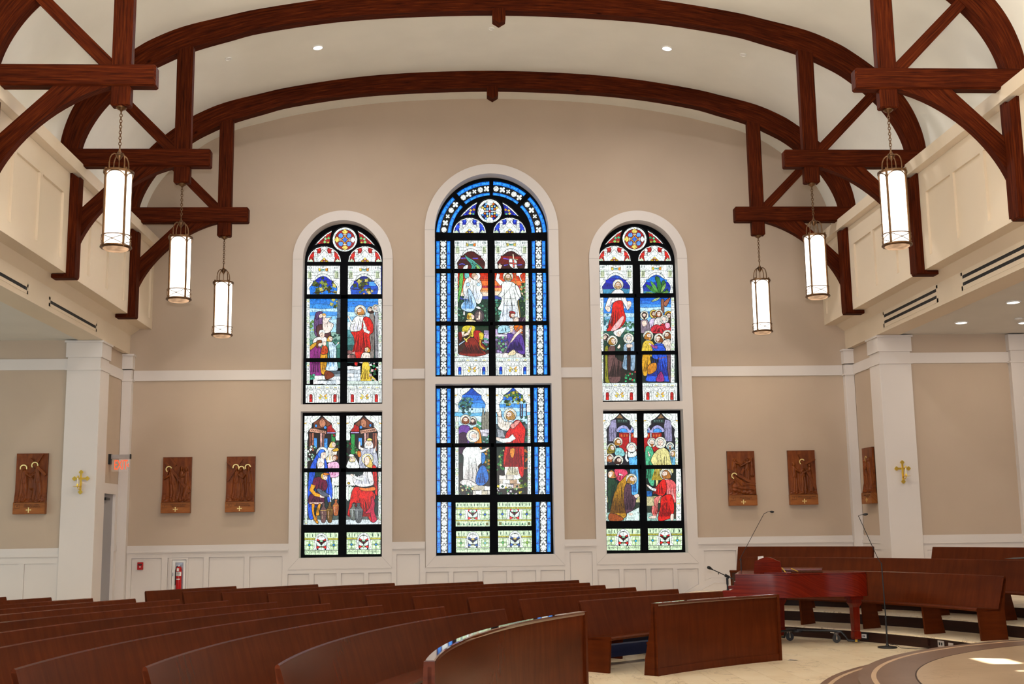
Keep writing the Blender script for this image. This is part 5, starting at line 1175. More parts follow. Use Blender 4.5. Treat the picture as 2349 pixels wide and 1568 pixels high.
def plinth(g, dx, dy, wc=(DBLU, BLU)):
    """base of the upper windows; centre window's left light (x 20..505, y 1240..1515 at 6.272)"""
    g.at(1040+dx, 620+dy, 6.272); g.part = 'plinth_glass'
    g.R(WH, 10, 1255, 515, 1520, .8); g.L([(15, 1270), (512, 1270)], .6, '4ab0a0'); g.L([(15, 1312), (512, 1312)], .9)
    for x in (150, 268, 382): g.L([(x, 1262), (x, 1312)], .8)
    for i, x in enumerate((85, 208, 325, 445)): g.E('f0e890' if i > 0 else GREENW, x, 1300, 24, 14, 8, .4, 0, 180); g.L([(x-45, 1280), (x-45, 1305)], 1.0, '20505a'); g.L([(x+42, 1280), (x+42, 1305)], 1.0, '20505a')
    for cx in (92, 437):
        g.P(WH, [(cx-50, 1515), (cx-50, 1400), (cx-35, 1340), (cx-22, 1318), (cx+22, 1318), (cx+35, 1340), (cx+50, 1400), (cx+50, 1515)], False, .7)
        g.E(WH, cx, 1400, 34, 34, 14, .6, 0, 180); g.L([(cx-18, 1335), (cx+18, 1335)], .8, '6a8a80')
        g.P(wc[0], [(cx-22, 1500), (cx-22, 1410), (cx-12, 1390), (cx+12, 1390), (cx+22, 1410), (cx+22, 1500)], False, .8); g.R(wc[1], cx-18, 1450, cx+18, 1500, .4)
    for x in (35, 150, 170, 360, 380, 495): g.L([(x, 1320), (x, 1515)], .5); 
    for x in (160, 372):
        for y in (1365, 1400, 1435): g.L([(x-3, y), (x+3, y)], 1.0, '2a5a54')
    g.P(WH, [(190, 1370), (175, 1400), (200, 1425), (250, 1410), (265, 1440), (285, 1410), (330, 1425), (358, 1400), (340, 1370), (300, 1400), (265, 1360), (230, 1400)], True, .6)
    g.P(YEL, [(225, 1385), (262, 1425), (250, 1440), (215, 1400)], False, .5); g.P('f0b040', [(312, 1385), (278, 1420), (290, 1435), (325, 1400)], False, .5)
    g.P('e8c840', [(200, 1430), (235, 1428), (240, 1460), (215, 1465)], False, .5); g.P('e8c840', [(330, 1430), (295, 1430), (292, 1460), (320, 1465)], False, .5)
    g.P(WH, [(265, 1445), (235, 1470), (205, 1490), (215, 1515), (320, 1515), (330, 1490), (298, 1470)], True, .6); g.E(WH, 265, 1360, 22, 30, 10, .6); g.P(WH, [(180, 1330), (215, 1325), (240, 1350), (225, 1378), (190, 1360)], True, .6); g.P(WH, [(350, 1330), (318, 1325), (292, 1350), (305, 1378), (340, 1360)], True, .6)
    g.L([(240, 1490), (250, 1505), (240, 1515)], .5); g.L([(290, 1490), (282, 1505), (290, 1515)], .5)
def ogee(g, x0, x1, y0, k):
    """white scrollwork arch at the head of the lower lights; x0..x1 light width in current units"""
    g.part = 'canopy_glass'; W = x1-x0; A = lambda P: [(x0+W*a, y0+W*b) for a, b in P]
    for s_ in (0, 1):
        F = lambda P: A([(a if s_ == 0 else 1-a, b) for a, b in P])
        g.P(WH, F([(-.01, -.01), (.49, -.01), (.42, .08), (.31, .17), (.22, .22), (.22, .32), (.13, .42), (.10, .47), (.12, .62), (.10, .70), (-.01, .70)]), False, .8)
        g.L(F([(.46, .02), (.34, .14), (.22, .20), (.17, .13), (.20, .03), (.30, .00)]), .6, sm=True); g.L(F([(.40, .02), (.32, .09), (.24, .12)]), .6, '8ab020'); g.L(F([(.0, .22), (.10, .20), (.18, .24), (.20, .32), (.10, .42), (.0, .45)]), .7, sm=True)
        g.L(F([(.03, .26), (.11, .26), (.14, .32), (.06, .39)]), .5, '8a9a30', sm=True); g.L(F([(.0, .48), (.12, .48)]), .7); g.L(F([(.08, .0), (.08, .2)]), .5); g.P('e8c060', F([(0, .20), (.07, .19), (.07, .225), (0, .235)]), False, .3)
        g.E(WH, x0+W*(.27 if s_ == 0 else .73), y0+W*.05, W*.045, None, 8, .4); g.L(F([(.0, .62), (.07, .62), (.07, .50)]), .5, '7a9a90')
def predella(g, x0, y0, x1, y1, c=RED, jew='2a78d0', jew2=None, low='arch'):
    """small panel with arch, leaf and two jewelled squares"""
    g.part = 'predella_glass'; W, H = x1-x0, y1-y0; A = lambda P: [(x0+W*a, y0+H*b) for a, b in P]; jew2 = jew2 or jew
    g.R('d4f0c4', x0, y0, x1, y1, .8)
    yy = .22 if low == 'arch' else .18
    for a in ((.16, .90, .33, .77) if low == 'arch' else (.30, .69)): g.L(A([(a, 0), (a, yy)]), .9)
    for a in ((.08, .24, .76, .93) if low == 'arch' else tuple(.06+.098*i for i in range(10))): g.P('1a4030', A([(a-.008, yy-.02), (a-.012, yy*.45), (a, yy*.2), (a+.012, yy*.45), (a+.008, yy-.02)]), False, .2)
    t0, t1 = (yy+.03, yy+.10)
    g.R('c8c040', x0, y0+H*t0, x1, y0+H*t1, .7)
    for i in range(22): g.L(A([(.02+i*.045, t0+.01), (.02+i*.045, t1-.01)]), .5, '4a5a10')
    b0 = .78 if low == 'arch' else .70
    g.R('e4f8dc', x0, y0+H*(t1+.02), x1, y0+H*b0, .7)
    for cx, j in ((.145, jew), (.86, jew2)):
        m = (t1+b0)/2+.01; hw_ = .105; hh = (b0-t1)*.40
        for a, b in (((cx-hw_, m-hh), (cx-.01, m-.02)), ((cx+.01, m-hh), (cx+hw_, m-.02)), ((cx-hw_, m+.02), (cx-.01, m+hh)), ((cx+.01, m+.02), (cx+hw_, m+hh))):
            p_ = A([a, b]); g.R('c2e8a4', p_[0][0], p_[0][1], p_[1][0], p_[1][1], .35); q_ = A([((a[0]+b[0])/2-.025, (a[1]+b[1])/2-.035), ((a[0]+b[0])/2+.025, (a[1]+b[1])/2+.035)]); g.R('f0fce8', q_[0][0], q_[0][1], q_[1][0], q_[1][1], 0)
        g.L(A([(cx, m-hh-.04), (cx, m+hh+.04)]), .9, '5a6a20'); g.L(A([(cx-.14, m), (cx+.13, m)]), .9, '5a6a20'); g.E(j, x0+W*cx, y0+H*m, W*.036, W*.036, 10, .9)
    g.P('040404', A([(.36, .78), (.36, .42), (.39, .22), (.5, .12), (.61, .22), (.64, .42), (.64, .78)]) if low == 'arch' else A([(.36, t1+.02), (.34, .45), (.37, b0), (.63, b0), (.66, .45), (.64, t1+.02)]), False, .8)
    if low == 'arch':
        for i in range(3):
            P_ = []
            a0, a1 = math.pi*(1-i/3), math.pi*(1-(i+1)/3)
            for a in np.linspace(a0, a1, 5): P_.append((.5+.19*math.cos(a), .36-.34*math.sin(a)))
            for a in np.linspace(a1, a0, 5): P_.append((.5+.135*math.cos(a), .36-.24*math.sin(a)))
            g.P(WH, A(P_), False, .7)
            am = (a0+a1)/2
            for d in (-.22, 0, .22): g.L(A([(.5+.15*math.cos(am+d), .36-.27*math.sin(am+d)), (.5+.172*math.cos(am+d), .36-.31*math.sin(am+d))]), .7, '40605a')
    for s_ in (-1, 1):
        F = lambda P: A([(.5+s_*a, b) for a, b in P])
        g.P(WH, F([(.14, .36), (.21, .36), (.20, .44), (.185, .46), (.19, .66), (.23, .72), (.26, .78), (.13, .78), (.15, .68), (.145, .46)] if low == 'arch' else [(.12, t1+.02), (.24, t1+.02), (.20, .40), (.21, b0-.08), (.23, b0), (.14, b0), (.15, .45)]), False, .7)
        g.P(c, F([(.05, .34), (.10, .28), (.14, .30), (.13, .36), (.07, .38)]), False, .5); g.P(c, F([(.05, .66), (.10, .58), (.145, .64), (.14, .72), (.08, .70)]), False, .5); g.P(DRED if c == RED else '101c60', F([(.02, .46), (.07, .40), (.09, .44), (.04, .52)]), False, .4)
        g.P(MINT, F([(.0, .60), (.03, .52), (.11, .42), (.14, .40), (.13, .56), (.10, .60), (.05, .62)]), True, .5)
        g.P(WH, F([(.0, .16), (.06, .17), (.12, .25), (.10, .29), (.04, .34), (.0, .34)]) if low == 'arch' else F([(0, t1+.04), (.08, t1+.03), (.10, t1+.10), (.04, t1+.14), (0, t1+.13)]), True, .5)
        g.P(MINT, F([(.0, .78), (.0, .70), (.05, .68), (.10, .72), (.08, .78)]), True, .5)
    g.E('9ad8a8' if c == RED else 'e0c060', x0+W*.5, y0+H*.38, W*.05, H*.04, 10, .5); g.R('f0f0a0', x0+W*.46, y0+H*.64, x0+W*.54, y0+H*.67, .4)
    if low == 'arch':
        g.L(A([(0, .79), (1, .79)]), .9)
        for a in (.33, .65): g.L(A([(a, .79), (a, 1)]), .9)
    else:
        g.R('c8c040', x0, y0+H*.73, x1, y0+H*.78, .6)
        for i in range(22): g.L(A([(.02+i*.045, .735), (.02+i*.045, .775)]), .5, '4a5a10')
        for a in (.34, .66): g.L(A([(a, .80), (a, 1)]), .8)
        g.R(OLV, x0+W*.05, y0+H*.84, x0+W*.12, y0+H*.95, .5); g.R(OLV, x0+W*.89, y0+H*.84, x0+W*.96, y0+H*.95, .5)
        for i in range(9): a = .16+i*.082; g.P('2a6a54' if i % 2 else '90c8a0', A([(a-.03, .95), (a, .85), (a+.03, .95)]), False, .4)
def border_v(g, u0, u1, v0, v1, ph=0):
    """blue border strip with white quatrefoils, in photo pixels"""
    g.at(0, 0, 1); g.part = 'border_glass'; W = u1-u0; g.R('050505', u0, v0, u1, v1, 0)
    bw = W*.245; P_ = 28.2
    n0 = int((v0-ph)//P_)-1
    for i in range(n0, int((v1-ph)//P_)+2):
        y = ph+i*P_
        for xa, xb in ((u0, u0+bw), (u1-bw, u1)):
            g.R('1478e8', xa, y+.4, xb, y+P_-.4, .4); g.R('38a8f8', xa+bw*.3, y+P_*.15, xb-bw*.28, y+P_*.85, 0)
    cx = (u0+u1)/2; hw_ = W*.215; P2 = 29.0
    for i in range(int((v0-ph)//P2)-1, int((v1-ph)//P2)+2):
        y = ph+i*P2
        flower(g, [(cx, y+7)], hw_)
        cross4(g, cx, y+20, hw_)
        g.E(WH, cx, y+28.2, 2.1, 2.1, 8, .5); g.R(WH, cx-hw_, y+26.2, cx-3.2, y+30.6, .3); g.R(WH, cx+3.2, y+26.2, cx+hw_, y+30.6, .3)
def flower(g, cs, r):
    for cx, cy_ in cs:
        g.E(WH, cx, cy_, r*1.0, r*1.0, 16, .9)
        for q in range(8): a = math.radians(45*q+22); g.L([(cx+r*.55*math.cos(a), cy_+r*.55*math.sin(a)), (cx+r*1.05*math.cos(a), cy_+r*1.05*math.sin(a))], .8)
        g.E(WH, cx, cy_, r*.12, r*.12, 6, .3)
def cross4(g, cx, y, r):
    g.P(WH, [(cx+r*rad*math.cos(math.radians(a)), y+r*rad*math.sin(math.radians(a))) for a, rad in ((0, .55), (20, .95), (45, 1.15), (70, .95), (90, .55), (110, .95), (135, 1.15), (160, .95), (180, .55), (200, .95), (225, 1.15), (250, .95), (270, .55), (290, .95), (315, 1.15), (340, .95))], False, .6)
    for q in range(4): a = math.radians(90*q); g.L([(cx+r*.25*math.cos(a), y+r*.25*math.sin(a)), (cx+r*.7*math.cos(a), y+r*.7*math.sin(a))], .8)
# ---------------------------------------------------------------- the three windows
def zr(o, r): ox, oy, k = o; return (ox+r[0]/k, oy+r[1]/k, ox+r[2]/k, oy+r[3]/k)
ZL1 = (660, 480, 3.408); ZL2 = (660, 920, 4.127); ZC1 = (970, 370, 3.075); ZC2 = (970, 860, 3.485); ZR1 = (1340, 480, 3.408); ZR2 = (1340, 920, 4.127); ZU = (1040, 620, 6.272)
def panels(wobj, rects, first=None):
    out = []
    for r in rects:
        x, z = atY((r[0]+r[2])/2, (r[1]+r[3])/2, YG); e = thing('stained_glass_panel', None, None, (x-wobj.location.x, YG-wobj.location.y, z-wobj.location.z)); e.parent = wobj; out.append(e)
    return out
# ---- left window, upper: a teacher blessing children under a tree
rl = [zr(ZL1, (152, 443, 412, 668)), zr(ZL1, (146, 700, 413, 1165)), zr(ZL1, (142, 1194, 412, 1513))]
rr_ = [zr(ZL1, (471, 443, 735, 668)), zr(ZL1, (468, 700, 738, 1165)), zr(ZL1, (466, 1194, 736, 1513))]
g = Glass(*ZL1, rl)
bands(g, 140, 420, [430, 560, 600, 680], [DBLU, '1838c8', BLU]); bands(g, 140, 420, [690, 740, 775, 800, 830, 860, 900, 960], ['2a80e0', '3a96ec', LSKY, SKY, '8ac8f4', LSKY, 'a8dcf0'])
leaves(g, 200, 530, 400, 650, 30, ['8a9a3a', '5a6a20', 'c8c060', '3a4a18', '2a3a14'], 20, 5); leaves(g, 330, 700, 410, 770, 9, ['8a9a3a', 'c8c060', '3a4a18'], 18, 6)
for P_ in ([(200, 655), (280, 640), (300, 615), (330, 640), (400, 655)],): g.L(P_, 2.2, DBRN, True)
g.R('5a6a78', 388, 700, 420, 960, .6); leaves(g, 170, 870, 215, 1000, 14, ['6aa050', '3a7a40', 'b0d080'], 15, 7)
bands(g, 140, 420, [960, 1020, 1090, 1240], ['8ab0a0', '4a8a78', '2e6a60']); leaves(g, 330, 960, 412, 1100, 16, ['5a9a90', '2e6a60', '184840'], 14, 8)
g.P('303038', [(385, 850), (412, 848), (412, 975), (380, 970)])
g.part = 'figure_glass'
robe(g, '6a4a7a', [(215, 830), (240, 800), (268, 830), (275, 900), (270, 990), (220, 990), (205, 920)], 3, '3a2448'); g.E(SKIN, 258, 830, 15, 20, lw=.5); g.P('5a3a6a', [(212, 850), (225, 805), (262, 798), (272, 812), (245, 825), (238, 860)], True)
robe(g, '5a3034', [(228, 915), (290, 900), (330, 940), (330, 1000), (240, 1000)], 3)
robe(g, 'f2e2d8', [(275, 850), (305, 850), (345, 845), (320, 875), (360, 900), (330, 960), (280, 960)], 3); g.E(SKIN, 287, 832, 14, 17, lw=.5); g.E('e8b050', 284, 822, 14, 9, lw=.4)
robe(g, 'f4f0ea', [(195, 1040), (225, 1000), (300, 1000), (300, 1040), (240, 1070)], 3); g.E(WH, 268, 965, 25, 24, lw=.7); g.E(SKIN, 270, 982, 19, 22, lw=.5)
robe(g, '8a2a7a', [(185, 1070), (235, 1060), (262, 1100), (255, 1220), (262, 1305), (185, 1310), (172, 1180)], 5, '4a1048'); g.E(SKIN, 252, 1052, 17, 22, lw=.5); g.P(BRN, [(222, 1070), (228, 1030), (262, 1022), (268, 1042), (240, 1050), (238, 1085)], True)
g.P('d8a028', [(170, 1075), (215, 1040), (225, 1060), (180, 1100)], True); robe(g, 'd89a20', [(258, 1120), (300, 1110), (312, 1160), (300, 1240), (320, 1280), (262, 1280)], 3, '8a5a10'); robe(g, 'c84818', [(275, 1065), (310, 1075), (312, 1125), (262, 1130)], 2)
g.E(SKIN, 288, 1050, 14, 18, lw=.5)
robe(g, 'cfe8f8', [(318, 1035), (350, 1035), (380, 1085), (380, 1160), (392, 1250), (350, 1262), (295, 1250), (330, 1170)], 4, '88b8e0'); arm(g, [(350, 1050), (375, 1070), (392, 1050)], 9, 'b8dcf4'); head(g, 332, 1012, 20, 'd8a848', False, None, 1)
stones(g, 200, 1300, 412, 1368, 3, 2, ['e8f0f4', 'f8f8f4', 'c8d4dc'], 4); bands(g, 300, 412, [1262, 1285, 1305], ['4a5a64', '8a98a0'])
g.P('7a3014', [(290, 1270), (330, 1265), (365, 1300), (300, 1330)], True); leaves(g, 170, 1290, 210, 1365, 8, ['5ac0a0', '2a7a50'], 14, 9)
colstrip(g.at(*ZL1), 148, 174, 700, 1365, 1)
canopy(g, -338.6, 57.4); plinth(g, -341, 62.5, (CRIM, RED))
wo = win[0]; pn = panels(wo, rl); g.build(pn)
g = Glass(*ZL1, rr_)
bands(g, 460, 745, [430, 560, 600, 680], ['0e1c80', DBLU, '1a50c0']); bands(g, 460, 745, [690, 720, 760, 800, 840, 880, 940, 1010], ['3a96ec', '2a80e0', SKY, LSKY, '8ac8f4', 'd8f0f8', '5a9aa0'])
leaves(g, 500, 540, 640, 650, 24, ['3a4a18', '6a7a28', 'c8c060', '2a3010'], 20, 11); g.R(SKY, 635, 565, 690, 600, .6); leaves(g, 590, 620, 660, 660, 6, ['d8c880', 'e8a060'], 16, 12); g.L([(500, 620), (560, 625), (600, 600)], 2, DBRN, True)
bands(g, 460, 745, [1000, 1060, 1110, 1200], ['4a8a88', '2a5a58', '1a3a38']); stones(g, 466, 1100, 540, 1165, 2, 2, ['d0a8a0', '8a5a58'], 13)
g.part = 'figure_glass'
for x, c in ((655, '8a8078'), (695, '9a9aa0')): robe(g, c, [(x-15, 830), (x+20, 830), (x+22, 1000), (x+18, 1160), (x-10, 1160)], 3, '4a4a50')
head(g, 650, 788, 20, DBRN, True, DBRN, -1, hr=1.4); head(g, 690, 776, 21, 'd8d8d8', True, 'e0e0e0', -1, hr=1.5, long=False)
robe(g, 'f4f2ee', [(520, 850), (560, 830), (600, 850), (590, 960), (500, 960), (490, 910)], 4, 'c8c8d8')
robe(g, RED, [(600, 840), (640, 850), (668, 900), (668, 960), (640, 990), (650, 1100), (600, 1120), (565, 1165), (530, 1150), (520, 1010), (495, 960), (540, 955), (575, 940), (585, 880)], 6, '8a0808')
arm(g, [(600, 920), (610, 950), (640, 965)], 16, WH, False); arm(g, [(600, 930), (600, 905), (595, 885)], 10, WH); arm(g, [(530, 880), (505, 890), (490, 870), (480, 850)], 10, WH)
head(g, 568, 795, 26, 'c8863c', True, 'c8863c', -1)
robe(g, 'f2e6d8', [(590, 1120), (640, 1125), (650, 1165), (640, 1200), (560, 1200), (570, 1160)], 3); head(g, 622, 1096, 20, 'd89a38', False, None, -1)
robe(g, 'e8c840', [(585, 1200), (635, 1200), (655, 1290), (690, 1330), (640, 1350), (560, 1345), (575, 1290)], 5, '9a7a10'); g.P(SKIN, [(660, 1320), (700, 1340), (690, 1352), (655, 1345)], True, .5)
g.P(RED, [(520, 1194), (548, 1194), (545, 1225), (525, 1220)]); leaves(g, 640, 1190, 710, 1340, 16, ['2a8a50', RED, 'f0c8c8', '1a5a30', WH], 14, 14)
stones(g, 466, 1225, 570, 1340, 2, 4, ['f4f8f8', 'dce8f0', 'b8c4cc'], 15); bands(g, 466, 740, [1340, 1370], ['c8d8d0'])
colstrip(g.at(*ZL1), 708, 736, 700, 1365, 3)
canopy(g, -338.6+93.8, 57.4); plinth(g, -341+94.9, 62.5, (CRIM, RED)); g.build(panels(wo, rr_))
rt = [(697, 514, 880, 601.5)]
g = Glass(0, 0, 1, rt); tracery(g, 0, 0, 1, '9a0c10', RED, ['9ad8a0', '6ac86a', '90d080', 'c8b848'], 0); g.build(panels(wo, rt))
# ---- left window, lower: the wedding feast
r1 = [zr(ZL2, (160, 140, 492, 635)), zr(ZL2, (150, 672, 486, 1168))]; r2 = [zr(ZL2, (557, 138, 887, 633)), zr(ZL2, (553, 668, 885, 1164))]
g = Glass(*ZL2, r1)
g.R('201410', 150, 130, 500, 640, 0)
g.P('7a4028', [(245, 200), (330, 150), (410, 210), (410, 250), (245, 260)]); g.P('c08060', [(300, 190), (330, 165), (360, 200), (350, 240), (310, 240)], True); g.E('4a9cf0', 268, 232, 12, 16); g.E('4a9cf0', 355, 248, 14, 16)
g.P(CRIM, [(375, 240), (420, 215), (460, 270), (460, 292), (372, 292)]); g.R('b09ad0', 372, 290, 458, 306); g.P('d09a80', [(210, 250), (365, 280), (365, 312), (205, 290)]); 
for x in range(225, 360, 18): g.E('7a4028', x, 285-(365-x)*.06, 5, 5, 6, .4)
for x, c in ((215, '7a4030'), (240, 'b06a50'), (318, 'd8a8a0'), (342, '8a5a50')): g.R(c, x-12, 300, x+10, 470)
g.R(SKY, 248, 345, 278, 450); g.R(SKY, 345, 350, 378, 450); g.R('2a8a40', 412, 310, 450, 430); leaves(g, 440, 310, 492, 480, 18, ['1a5a30', '0e3a20', CRIM], 16, 21); leaves(g, 188, 420, 260, 560, 24, ['b8e0c8', '3a7a4a', '1a4a2a', 'e8f0e8'], 15, 22)
stones(g, 405, 740, 490, 930, 3, 2, ['f0f8f0', 'e0f0e0'], 23); bands(g, 150, 490, [670, 760, 900, 1080, 1120, 1170], ['1a3a28', '1a3424', '20302c', '4a5a54', 'c8d8dc']); g.R('f4f8f0', 415, 690, 490, 800); stones(g, 420, 800, 490, 920, 3, 1, ['eef8ee', 'dcecdc'], 24)
g.part = 'figure_glass'
robe(g, 'f0e8dc', [(385, 430), (440, 430), (470, 470), (440, 560), (380, 580), (350, 550)], 4, 'd8c080'); head(g, 428, 410, 28, 'e8c868', False, None, 1); g.P('d8a828', [(425, 460), (470, 440), (485, 465), (440, 478)], True)
robe(g, 'f0b8d8', [(380, 590), (440, 570), (485, 590), (490, 700), (400, 720), (375, 640)], 4, 'd078a8'); head(g, 452, 540, 28, BRN, False, None, -1, long=False)
g.E(WH, 330, 488, 58, 58, 28, 1.0); g.E(WH, 330, 488, 49, 49, 24, .4)
robe(g, 'f6f2ee', [(300, 520), (345, 530), (345, 640), (290, 640), (275, 580)], 3); 
robe(g, '2a5ad8', [(320, 455), (290, 480), (255, 540), (215, 620), (200, 700), (190, 900), (200, 1100), (250, 1080), (250, 760), (270, 640), (275, 590), (300, 520), (335, 470)], 5, '1430a0')
robe(g, '2a5ad8', [(350, 540), (370, 580), (385, 650), (420, 800), (420, 910), (380, 960), (360, 760), (350, 640)], 3, '1430a0')
g.P('3a78e8', [(285, 505), (300, 465), (335, 455), (362, 480), (345, 480), (315, 500), (310, 540)], True); g.P(SKIN, [(318, 492), (345, 482), (362, 490), (360, 525), (345, 545), (322, 530)], True, .5); g.L([(340, 505), (352, 503)], .6, BRN)
g.P(SKIN, [(290, 600), (310, 575), (340, 590), (320, 620), (298, 620)], True, .6)
robe(g, '6a1434', [(250, 730), (310, 715), (370, 760), (370, 830), (310, 850), (240, 800)], 4, '3a0a20'); robe(g, '5a1838', [(215, 880), (330, 860), (350, 950), (330, 975), (205, 975)], 5, '2e0a1c'); g.R('e8c0b0', 205, 955, 340, 972, .5)
head(g, 345, 715, 34, 'e0b040', False, None, 1, long=False); g.P('d87a20', [(335, 680), (365, 675), (395, 688), (375, 700), (345, 697)], True)
arm(g, [(245, 790), (225, 840), (260, 880), (310, 895)], 22, 'e8a020'); g.P('5a6070', [(275, 840), (300, 825), (370, 870), (400, 890), (375, 905), (320, 890)], True); g.L([(395, 890), (405, 920), (408, 970)], 2.2, 'e0f0ff', True)
robe(g, 'e89a18', [(228, 975), (256, 975), (252, 1060), (290, 1140), (280, 1158), (250, 1120), (232, 1050)], 2, 'a86008'); robe(g, 'e89a18', [(290, 975), (315, 975), (300, 1040), (300, 1075), (268, 1075)], 2)
for x, c, h in ((340, '6a4a48', 180), (400, '6a4a18', 190), (458, 'b06030', 150)):
    yb_ = 1145 if x < 440 else 1080
    g.P(c, [(x-14, yb_-h), (x+14, yb_-h), (x+10, yb_-h+25), (x+32, yb_-h*.6), (x+24, yb_-40), (x+14, yb_), (x-16, yb_), (x-26, yb_-40), (x-32, yb_-h*.6), (x-10, yb_-h+25)], True, 1.0); g.L([(x-30, yb_-h*.62), (x+30, yb_-h*.62)], .8, 'd8b048'); g.L([(x-26, yb_-h*.35), (x+26, yb_-h*.35)], .8, DBRN); g.L([(x-12, yb_-h*.55), (x-12, yb_-h*.2)], 1.2, 'c8a890')
colstrip(g.at(*ZL2), 160, 188, 350, 1168, 2); ogee(g, 158, 493, 138, 1); wl_ = panels(wo, r1); g.build(wl_)
g = Glass(*ZL2, r2)
g.R('201410', 550, 130, 890, 640, 0)
g.P('7a4028', [(640, 210), (715, 150), (800, 200), (800, 255), (640, 250)]); g.P('c08060', [(690, 190), (715, 165), (745, 195), (740, 240), (700, 240)], True); g.E('4a9cf0', 782, 228, 12, 16); g.E('4a9cf0', 693, 246, 14, 16)
g.P(CRIM, [(600, 270), (635, 215), (675, 240), (680, 290), (598, 292)]); g.R('b09ad0', 596, 288, 678, 304); g.P('d09a80', [(680, 275), (845, 245), (845, 285), (690, 308)])
for x in range(695, 840, 18): g.E('7a4028', x, 292-(x-680)*.16, 5, 5, 6, .4)
g.R('2a9a44', 600, 310, 636, 500); g.L([(618, 310), (618, 500)], .8); leaves(g, 557, 330, 600, 560, 20, ['1a5a30', '0e3a20', CRIM], 15, 31); leaves(g, 636, 420, 665, 500, 8, ['b8d870', '3a7a3a'], 14, 32)
for x, c in ((735, 'd8a8a0'), (760, '8a5a50'), (835, 'b06a50'), (815, '7a4030')): g.R(c, x-12, 300, x+10, 470)
g.R(SKY, 670, 345, 705, 420)
bands(g, 550, 890, [668, 760, 900, 1080, 1118, 1170], ['20302c', '182420', '20302c', '5a6460', 'd0dce0']); g.R('f4f8f0', 553, 690, 640, 800); stones(g, 553, 800, 625, 930, 3, 1, ['eef8ee', 'dcecdc'], 33); g.E('e8c040', 578, 775, 12, 10)
g.part = 'figure_glass'
robe(g, 'b8bccc', [(700, 450), (760, 430), (820, 450), (850, 520), (840, 640), (690, 640), (680, 520)], 5, '787c94'); head(g, 768, 405, 38, 'f0f0ec', False, 'f4f4f0', 0); g.P(YEL, [(750, 360), (770, 348), (798, 356), (800, 372), (755, 372)], True)
arm(g, [(720, 460), (680, 440), (680, 405)], 14, 'f0e8e0'); arm(g, [(815, 490), (825, 460), (832, 440)], 10, WH); g.P('d87a20', [(660, 470), (690, 475), (695, 520), (665, 525)], True)
robe(g, WH, [(600, 500), (640, 530), (680, 630), (560, 630), (575, 560)], 5); head(g, 612, 545, 26, 'e8d8a0', False, None, 0); g.E(WH, 603, 512, 24, 12, lw=.6)
g.E(WH, 757, 548, 58, 58, 28, 1.0); g.E(YEL, 757, 548, 50, 50, 24, .4); g.E(WH, 757, 548, 44, 44, 24, 0)
g.P('e0c060', [(730, 600), (728, 540), (765, 515), (795, 560), (810, 625), (770, 628)], True); g.P(SKIN, [(728, 570), (735, 530), (765, 530), (775, 570), (755, 605), (735, 598)], True, .5)
robe(g, 'f2f0ee', [(740, 620), (790, 660), (820, 780), (720, 810), (640, 790), (620, 720), (700, 700)], 6, 'c0c4d0'); arm(g, [(720, 740), (660, 730), (620, 705)], 16, WH)
robe(g, RED, [(800, 615), (840, 625), (848, 780), (850, 880), (830, 880), (815, 760)], 3, '8a0808')
robe(g, RED, [(640, 810), (720, 815), (800, 850), (830, 900), (800, 1010), (820, 1100), (840, 1130), (790, 1140), (740, 1060), (660, 980), (620, 960), (590, 1060), (565, 1075), (590, 940), (610, 850)], 8, '8a0808'); g.P('f07a30', [(680, 815), (740, 820), (820, 810), (830, 840), (760, 850), (690, 840)], True)
g.P('c02040', [(800, 900), (825, 960), (820, 1040), (845, 1120), (800, 1145), (780, 1060), (730, 1060), (780, 1000)], True)
for x, c, h in ((625, '6a7068', 150), (672, '5a5e60', 180)):
    yb_ = 1145 if x > 640 else 1120
    g.P(c, [(x-18, yb_-h), (x+18, yb_-h), (x+12, yb_-h+22), (x+40, yb_-h*.62), (x+30, yb_-40), (x+16, yb_), (x-18, yb_), (x-32, yb_-40), (x-38, yb_-h*.62), (x-12, yb_-h+22)], True, 1.0); g.L([(x-38, yb_-h*.65), (x+38, yb_-h*.65)], .8, 'c8ccd0'); g.L([(x-30, yb_-h*.4), (x+30, yb_-h*.4)], .8, DGRY); g.L([(x-14, yb_-h*.6), (x-14, yb_-h*.2)], 1.4, 'b8c0c0')
colstrip(g.at(*ZL2), 858, 886, 350, 1168, 4); ogee(g, 555, 888, 138, 1); g.build(panels(wo, r2))
def text_on(par, s, u0, u1, v, h, col='1a2a14'):
    x0, z = atY(u0, v, YG); x1, _ = atY(u1, v, YG)
    mt = bpy.data.materials.get('letter_paint') or plain('letter_paint', (0.01, 0.012, 0.008), .6)
    o = text_mesh('lettering', s, 1.0, mt, par, Matrix.Identity(4), 0); me = o.data
    xs = [v_.co.x for v_ in me.vertices]; ys = [v_.co.y for v_ in me.vertices]; hh = h/FPX*YG
    me.transform(Matrix.Translation(((x0+x1)/2, YG-.045, z)) @ FACE @ Matrix.Scale((x1-x0)/(max(xs)-min(xs)), 4, (1, 0, 0)) @ Matrix.Scale(hh/(max(ys)-min(ys)), 4, (0, 1, 0)) @ Matrix.Translation((-(max(xs)+min(xs))/2, -(max(ys)+min(ys))/2, 0)))
for (r, kw, s) in (((698.5, 1221, 776.5, 1272), dict(), 'IN MEMORY OF ARTHUR'), ((795, 1220, 873.5, 1270.5), dict(), 'AND WIFE ELLEN PARNELL')):
    g = Glass(0, 0, 1, [r]); predella(g, *r, RED, '3a90d0'); pp = panels(wo, [r]); g.build(pp); text_on(pp[0], s, r[0]+3, r[2]-3, r[3]-6.2, 4.6)
